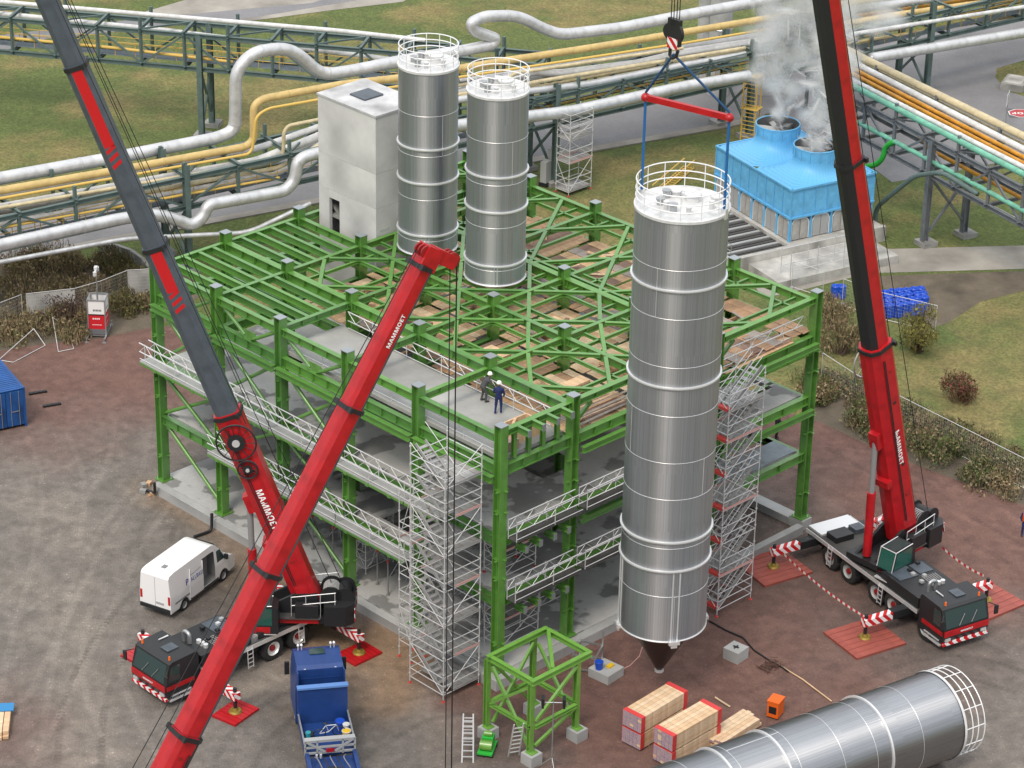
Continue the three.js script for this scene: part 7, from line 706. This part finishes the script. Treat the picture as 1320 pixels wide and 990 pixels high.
// ---------- fences ----------
function fencePanel(a, b, h, label, group, sheetMat) { const t = thing('mesh_fence', label, 'fence', a.clone().lerp(b, 0.5).setY(a.y), 0, group), g = new Geo(), A = a.clone(), B = b.clone(), u = V(0, h, 0); for (const [p, q] of [[A, A.clone().add(u)], [B, B.clone().add(u)], [A.clone().add(u), B.clone().add(u)], [A.clone().add(V(0, 0.15, 0)), B.clone().add(V(0, 0.15, 0))]]) g.cyl(p, q, 0.024, 0.024, 6); wpart(t, 'frame', g, M.galvPole); const w = new Geo(); for (let k = 1; k < 22; k++) { const p = A.clone().lerp(B, k / 22); w.cyl(p.clone().setY(A.y + 0.15), p.clone().setY(A.y + h), 0.004, 0.004, 3, false); } for (let k = 1; k < 8; k++) w.cyl(A.clone().add(V(0, 0.15 + (h - 0.15) * k / 8, 0)), B.clone().add(V(0, 0.15 + (h - 0.15) * k / 8, 0)), 0.004, 0.004, 3, false); wpart(t, 'wire_mesh', w, M.galvPole); wpart(t, 'foot_block', new Geo().box(A.x, A.y + 0.07, A.z, 0.7, 0.14, 0.25, 0.6), M.concrete); if (sheetMat) { const s = new Geo(), X = B.clone().sub(A); s.quad(A.clone().add(V(0, 0.2, 0)), B.clone().add(V(0, 0.2, 0)), B.clone().add(V(0, h - 0.05, 0)), A.clone().add(V(0, h - 0.05, 0))); wpart(t, 'sheet', s, sheetMat); } return t; }
{ const line = (pts, label, group) => { for (let k = 0; k < pts.length - 1; k++) { const a = pts[k], b = pts[k + 1], n = Math.max(1, Math.round(a.distanceTo(b) / 3.5)); for (let i = 0; i < n; i++) fencePanel(a.clone().lerp(b, i / n), a.clone().lerp(b, (i + 1) / n), 2.0, label, group); } };
  line(P([1058, 492], [1100, 520], [1215, 578], [1335, 640]), 'wire mesh fence panel along the bramble bank', 'mesh fence along the bank'); line(P([1085, 395], [1130, 412], [1205, 430]), 'wire mesh fence panel beside the blue drums', 'mesh fence at the drums'); line(P([1020, 372], [1060, 385]), 'wire mesh fence panel at the end of the concrete path', 'mesh fence at the path');
  const white = std(lin(0.62, 0.61, 0.58), 0.9, 0, { map: cc, side: THREE.DoubleSide }); fencePanel(at(36, 415), at(98, 408), 2.0, 'fence panel with torn white sheet behind the bare shrub', null, white); fencePanel(at(166, 384), at(198, 382), 2.0, 'fence panel with clean white sheet beside the camera tower', null, white); const brown = [[-6, 430, 30, 416], [98, 408, 132, 398], [132, 398, 166, 384]]; brown.forEach((q, k) => fencePanel(at(q[0], q[1]), at(q[2], q[3]), 2.0, ['bare mesh panel at the far end of the brush', 'bare mesh panel joining the torn sheet panel', 'bare mesh panel behind the camera tower'][k])); for (const [px, l, ry] of [[[20, 452], 'fallen fence frame lying in the brush by the container', 0.3], [[70, 440], 'fence brace frame leaning beside the camera tower', 1.1]]) { const p = at(...px), t = thing('loose_fence', l, 'fence', p, ry), g = new Geo(); g.cyl(V(-1.7, 0.05, 0), V(1.7, 0.9, 0.2), 0.025, 0.025, 6); g.cyl(V(-1.5, 0.05, 1), V(-1.7, 0.05, 0), 0.025, 0.025, 6); g.cyl(V(1.7, 0.9, 0.2), V(1.5, 0.05, 1.2), 0.025, 0.025, 6); g.cyl(V(-1.5, 0.05, 1), V(1.5, 0.05, 1.2), 0.025, 0.025, 6); part(t, 'frame', g, M.galvPole); } }
{ // camera tower
  const t = thing('camera_tower', 'white and red mobile camera tower with a mast on the yard edge', 'camera tower', at(128, 430), 0.75), w = 0.56; const g = new Geo(); for (const x of [-w, w]) for (const z of [-w, w]) g.box(x, 1.35, z, 0.08, 2.5, 0.08); for (const y of [0.14, 2.58]) for (const s of [-w, w]) { g.box(0, y, s, 2 * w, 0.08, 0.08); g.box(s, y, 0, 0.08, 0.08, 2 * w); } part(t, 'frame', g, M.galv);
  const art = (side) => print(1.06, 2.3, 140, (x, W, H) => { x.fillStyle = '#e9e9e8'; x.fillRect(0, 0, W, H); x.fillStyle = '#c8202c'; x.fillRect(0, H * 0.42, W, H * 0.42); x.fillStyle = '#1c1c1e'; x.fillRect(0, H * 0.385, W, H * 0.04); x.fillStyle = '#6c7074'; x.fillRect(0, H * 0.84, W, H * 0.16); x.fillStyle = '#44484c'; for (let k = 0; k < 6; k++) x.fillRect(W * (0.3 + k * 0.09), H * 0.24, W * 0.06, H * 0.06); x.fillStyle = '#f2f2f2'; for (let k = 0; k < 4; k++) x.fillRect(W * (0.25 + k * 0.12), H * 0.5, W * 0.08, H * 0.045); x.fillRect(W * 0.2, H * 0.7, W * 0.6, H * 0.015); }); const m1 = art(0); for (let k = 0; k < 4; k++) { const a = k * Math.PI / 2, n = V(Math.sin(a), 0, Math.cos(a)); part(t, 'panel', plateGeo(n.clone().multiplyScalar(w + 0.005).setY(1.36), V(Math.cos(a), 0, -Math.sin(a)), V(0, 1, 0), 1.04, 2.3), m1); } part(t, 'battery_box', new Geo().box(0, 0.5, 0, 0.9, 0.7, 0.9), M.slate); const ms = new Geo(); ms.cyl(V(0, 0.2, 0), V(0, 3.2, 0), 0.07, 0.06, 10); ms.cyl(V(0, 3.2, 0), V(0, 4.5, 0), 0.045, 0.04, 10); part(t, 'mast', ms, M.galv); const cm = new Geo(); cm.box(0, 4.5, 0, 0.9, 0.06, 0.1); for (const x of [-0.4, 0.4]) { cm.cyl(V(x, 4.3, 0), V(x, 4.5, 0), 0.12, 0.12, 12); cm.ball(V(x, 4.28, 0), 0.13, 0.13, 0.13); } cm.box(0, 4.62, 0, 0.3, 0.18, 0.2); part(t, 'camera_head', cm, M.whitePaint); const lg = new Geo(); for (const x of [-1, 1]) for (const z of [-1, 1]) { lg.beam(V(x * w, 0.14, z * w), V(x * 1.35, 0.14, z * w), 0.08, 0.08); lg.cyl(V(x * 1.35, 0, z * w), V(x * 1.35, 0.3, z * w), 0.05, 0.05, 8); lg.cyl(V(x * 1.35, 0, z * w), V(x * 1.35, 0.03, z * w), 0.14, 0.14, 8); } part(t, 'stabiliser_leg', lg, M.galv); }
// blue drums
{ const g = new Geo(); g.lathe(V(0, 0, 0), V(0, 1, 0), [[0.27, 0], [0.3, 0.04], [0.3, 0.3], [0.315, 0.32], [0.3, 0.34], [0.3, 0.6], [0.315, 0.62], [0.3, 0.64], [0.3, 0.88], [0.26, 0.93], [0.24, 0.9], [0.0, 0.9]], 20); const body = g.geometry(), lid = new Geo(); lid.cyl(V(0.12, 0.9, 0), V(0.12, 0.95, 0), 0.05, 0.05, 10); lid.cyl(V(-0.12, 0.9, 0), V(-0.12, 0.95, 0), 0.05, 0.05, 10); const lg = lid.geometry(), A = at(1131, 392), U = at(1196, 386).sub(A).multiplyScalar(1 / 7), W = at(1140, 415).sub(A).multiplyScalar(1 / 4); for (let i = 0; i < 7; i++) for (let j = 0; j < 4; j++) { if ((i > 5 && j > 2) || (i < 1 && j < 1)) continue; const p = A.clone().addScaledVector(U, i).addScaledVector(W, j).add(V(rr(-0.06, 0.06), 0, rr(-0.06, 0.06))).setY(GY); const t = thing('blue_drum', 'blue plastic drum standing in the block of drums on the grass', 'drum', p, rr(0, 3), 'blue drums'); part(t, 'body', body, M.blueDrum); part(t, 'cap', lg, M.blueDrum); }
  for (const dx of [0, 8]) { const t = thing('blue_drum', 'blue plastic drum standing alone by the path fence', 'drum', at(1076 + dx, 384), 0, 'lone blue drums'); part(t, 'body', body, M.blueDrum); part(t, 'cap', lg, M.blueDrum); } }
{ // road signs and stop marking
  const t = thing('road_sign', 'pair of white sign backs on a grey post at the junction', 'sign', at(1296, 160), 0.5); part(t, 'post', new Geo().cyl(V(0, 0, 0), V(0, 2.6, 0), 0.04, 0.04, 8), M.galv); for (const s of [-1, 1]) part(t, 'sign_plate', new Geo().box(s * 0.34, 2.1, 0, 0.6, 0.95, 0.03), M.whitePaint);
  const c = at(1318, 146), st = print(2.6, 2.6, 100, (x, W, H) => { x.fillStyle = '#55565a'; x.fillRect(0, 0, W, H); x.fillStyle = '#d9d9d6'; x.beginPath(); for (let k = 0; k < 8; k++) { const a = (k + 0.5) * Math.PI / 4; x.lineTo(W / 2 + Math.cos(a) * W * 0.49, H / 2 + Math.sin(a) * H * 0.49); } x.fill(); x.fillStyle = '#a63a3e'; x.beginPath(); for (let k = 0; k < 8; k++) { const a = (k + 0.5) * Math.PI / 4; x.lineTo(W / 2 + Math.cos(a) * W * 0.45, H / 2 + Math.sin(a) * H * 0.45); } x.fill(); x.fillStyle = '#e4e2de'; x.font = 'bold ' + Math.round(H * 0.3) + 'px sans-serif'; x.textAlign = 'center'; x.textBaseline = 'middle'; x.fillText('STOP', W / 2, H / 2, W * 0.8); }); const g = new Geo(), X = RT.clone().setY(0).normalize().negate(), Z = V(-X.z, 0, X.x); const m = meshOf(plateGeo(c.clone().setY(GY + 0.006), X, V(X.z, 0, -X.x), 2.4, 2.0), st); m.name = 'stop_marking'; tag(m, 'red octagonal STOP marking painted on the junction asphalt', 'road marking'); scene.add(m);
  const w = thing('kerb_wall', 'curved low concrete kerb wall beside the road', 'wall', at(150, 335)); const pts = [[128, 326], [150, 327], [170, 334], [185, 345], [196, 360]].map((q) => at(...q)); for (let k = 0; k < pts.length - 1; k++) wpart(w, 'wall_segment', new Geo().beam(pts[k].clone().setY(GY + 0.35), pts[k + 1].clone().setY(GY + 0.35), 0.25, 0.7), M.concrete); const ib = thing('concrete_island', 'square concrete pit on the grass island by the junction', 'concrete pit', at(1308, 112), 0.4); part(ib, 'slab', new Geo().box(0, 0.3, 0, 2.4, 0.6, 1.8), M.concrete); part(ib, 'cover', new Geo().box(0, 0.62, 0, 2.0, 0.05, 1.4), M.basinWhite); }
// ---------- people ----------
function person(label, base, ry, pose, colors) {
  const J = pose, mc = new MarchingCubes(56, new THREE.MeshBasicMaterial(), false, false, 60000), S = 1.05; mc.isolation = 0; const bones = [[J.hip, J.chest, 0.15, 0.17], [J.chest, J.neck, 0.15, 0.07], ...[0, 1].flatMap((s) => [[J.hip2[s], J.knee[s], 0.095, 0.07], [J.knee[s], J.foot[s], 0.065, 0.05], [J.foot[s], J.toe[s], 0.05, 0.045], [J.sh[s], J.elb[s], 0.065, 0.05], [J.elb[s], J.hand[s], 0.048, 0.04]])];
  const N = 56; for (let z = 0; z < N; z++) for (let y = 0; y < N; y++) for (let x = 0; x < N; x++) { const p = V((x / N * 2 - 1) * S, (y / N * 2 - 1) * S + 0.95, (z / N * 2 - 1) * S); let d = 9; for (const [a, b, r0, r1] of bones) { const A = V(...a), B = V(...b), ab = B.clone().sub(A), t = Math.max(0, Math.min(1, p.clone().sub(A).dot(ab) / ab.lengthSq())), q = p.distanceTo(A.addScaledVector(ab, t)) - (r0 + (r1 - r0) * t), k = 0.05, h = Math.max(0, k - Math.abs(d - q)) / k; d = Math.min(d, q) - h * h * k * 0.25; } mc.field[z * N * N + y * N + x] = -d; }
  mc.update(); const n = mc.count, g = new THREE.BufferGeometry(), pa = new Float32Array(n * 3), na = new Float32Array(n * 3); for (let i = 0; i < n; i++) { pa[i * 3] = mc.positionArray[i * 3] * S; pa[i * 3 + 1] = mc.positionArray[i * 3 + 1] * S + 0.95; pa[i * 3 + 2] = mc.positionArray[i * 3 + 2] * S; for (let c = 0; c < 3; c++) na[i * 3 + c] = -mc.normalArray[i * 3 + c]; } g.setAttribute('position', new THREE.BufferAttribute(pa, 3)); g.computeVertexNormals();
  const t = thing('person', label, 'person', base, ry); const m = new THREE.Mesh(g, colors.cloth); m.name = 'body'; m.castShadow = true; t.add(m);
  const hd = new Geo(), hc = V(...J.neck).add(V(0, 0.16, 0.02)); hd.ball(hc, 0.085, 0.115, 0.1, 14, 10); hd.ball(hc.clone().add(V(0, 0.0, 0.1)), 0.016, 0.025, 0.02, 6, 5); part(t, 'head', hd, M.skin); const hl = new Geo(); hl.lathe(hc.clone().add(V(0, 0.03, 0)), V(0, 1, 0), [[0.14, 0], [0.125, 0.01], [0.12, 0.06], [0.09, 0.11], [0.03, 0.135], [0, 0.138]], 18); part(t, 'helmet', hl, colors.helmet); for (const s of [0, 1]) { part(t, 'hand', new Geo().ball(V(...J.hand[s]), 0.04, 0.06, 0.035, 8, 6), M.skin); part(t, 'shoe', new Geo().ball(V(...J.toe[s]).add(V(0, -0.01, -0.06)), 0.06, 0.05, 0.14, 8, 6), colors.shoe); } if (colors.vest) part(t, 'vest', new Geo().lathe(V(0, J.hip[1] + 0.02, (J.hip[2] + J.chest[2]) / 2), V(0, 1, 0), [[0.2, 0], [0.215, 0.25], [0.2, 0.42], [0.12, 0.52]], 18), colors.vest); return t;
}
const stand = { hip: [0, 0.95, 0], chest: [0, 1.32, 0], neck: [0, 1.5, 0.02], hip2: [[-0.1, 0.92, 0], [0.1, 0.92, 0]], knee: [[-0.12, 0.5, 0.05], [0.13, 0.5, -0.02]], foot: [[-0.13, 0.08, 0], [0.15, 0.08, -0.12]], toe: [[-0.14, 0.05, 0.14], [0.16, 0.05, 0.02]], sh: [[-0.2, 1.4, 0], [0.2, 1.4, 0]], elb: [[-0.28, 1.14, 0.02], [0.27, 1.16, 0.04]], hand: [[-0.24, 0.92, 0.14], [0.2, 1.02, 0.28]] };
const bent = { ...stand, hip: [0, 0.88, -0.1], chest: [0, 1.18, 0.12], neck: [0, 1.32, 0.26], sh: [[-0.2, 1.24, 0.14], [0.2, 1.24, 0.14]], elb: [[-0.26, 1.0, 0.3], [0.26, 1.0, 0.3]], hand: [[-0.16, 0.85, 0.5], [0.18, 0.84, 0.48]], hip2: [[-0.1, 0.86, -0.1], [0.1, 0.86, -0.1]] };
{ const w = at(651, 529, L3 + 0.2), h = at(641, 512, L3 + 0.2); person('worker in blue overalls walking on the concrete strip of the frame', V(Math.min(3.6, w.x), L3 + 0.2, w.z), 2.2, stand, { cloth: M.navy, helmet: M.white, shoe: M.whitePaint }); person('bent worker with white helmet beside the guard rail', V(Math.min(4.0, h.x), L3 + 0.2, h.z - 0.1), 1.2, bent, { cloth: std(lin(0.07, 0.07, 0.075), 0.9), helmet: M.white, shoe: M.black }); person('person in dark clothes standing under the end bay of the frame', at(1001, 566), 0.4, stand, { cloth: M.black, helmet: M.white, shoe: M.black }); person('person in orange vest at the edge of the red yard', at(1320, 690), -0.8, stand, { cloth: M.navy, helmet: M.white, shoe: M.black, vest: M.orange }); }
renderer.render(scene, camera);
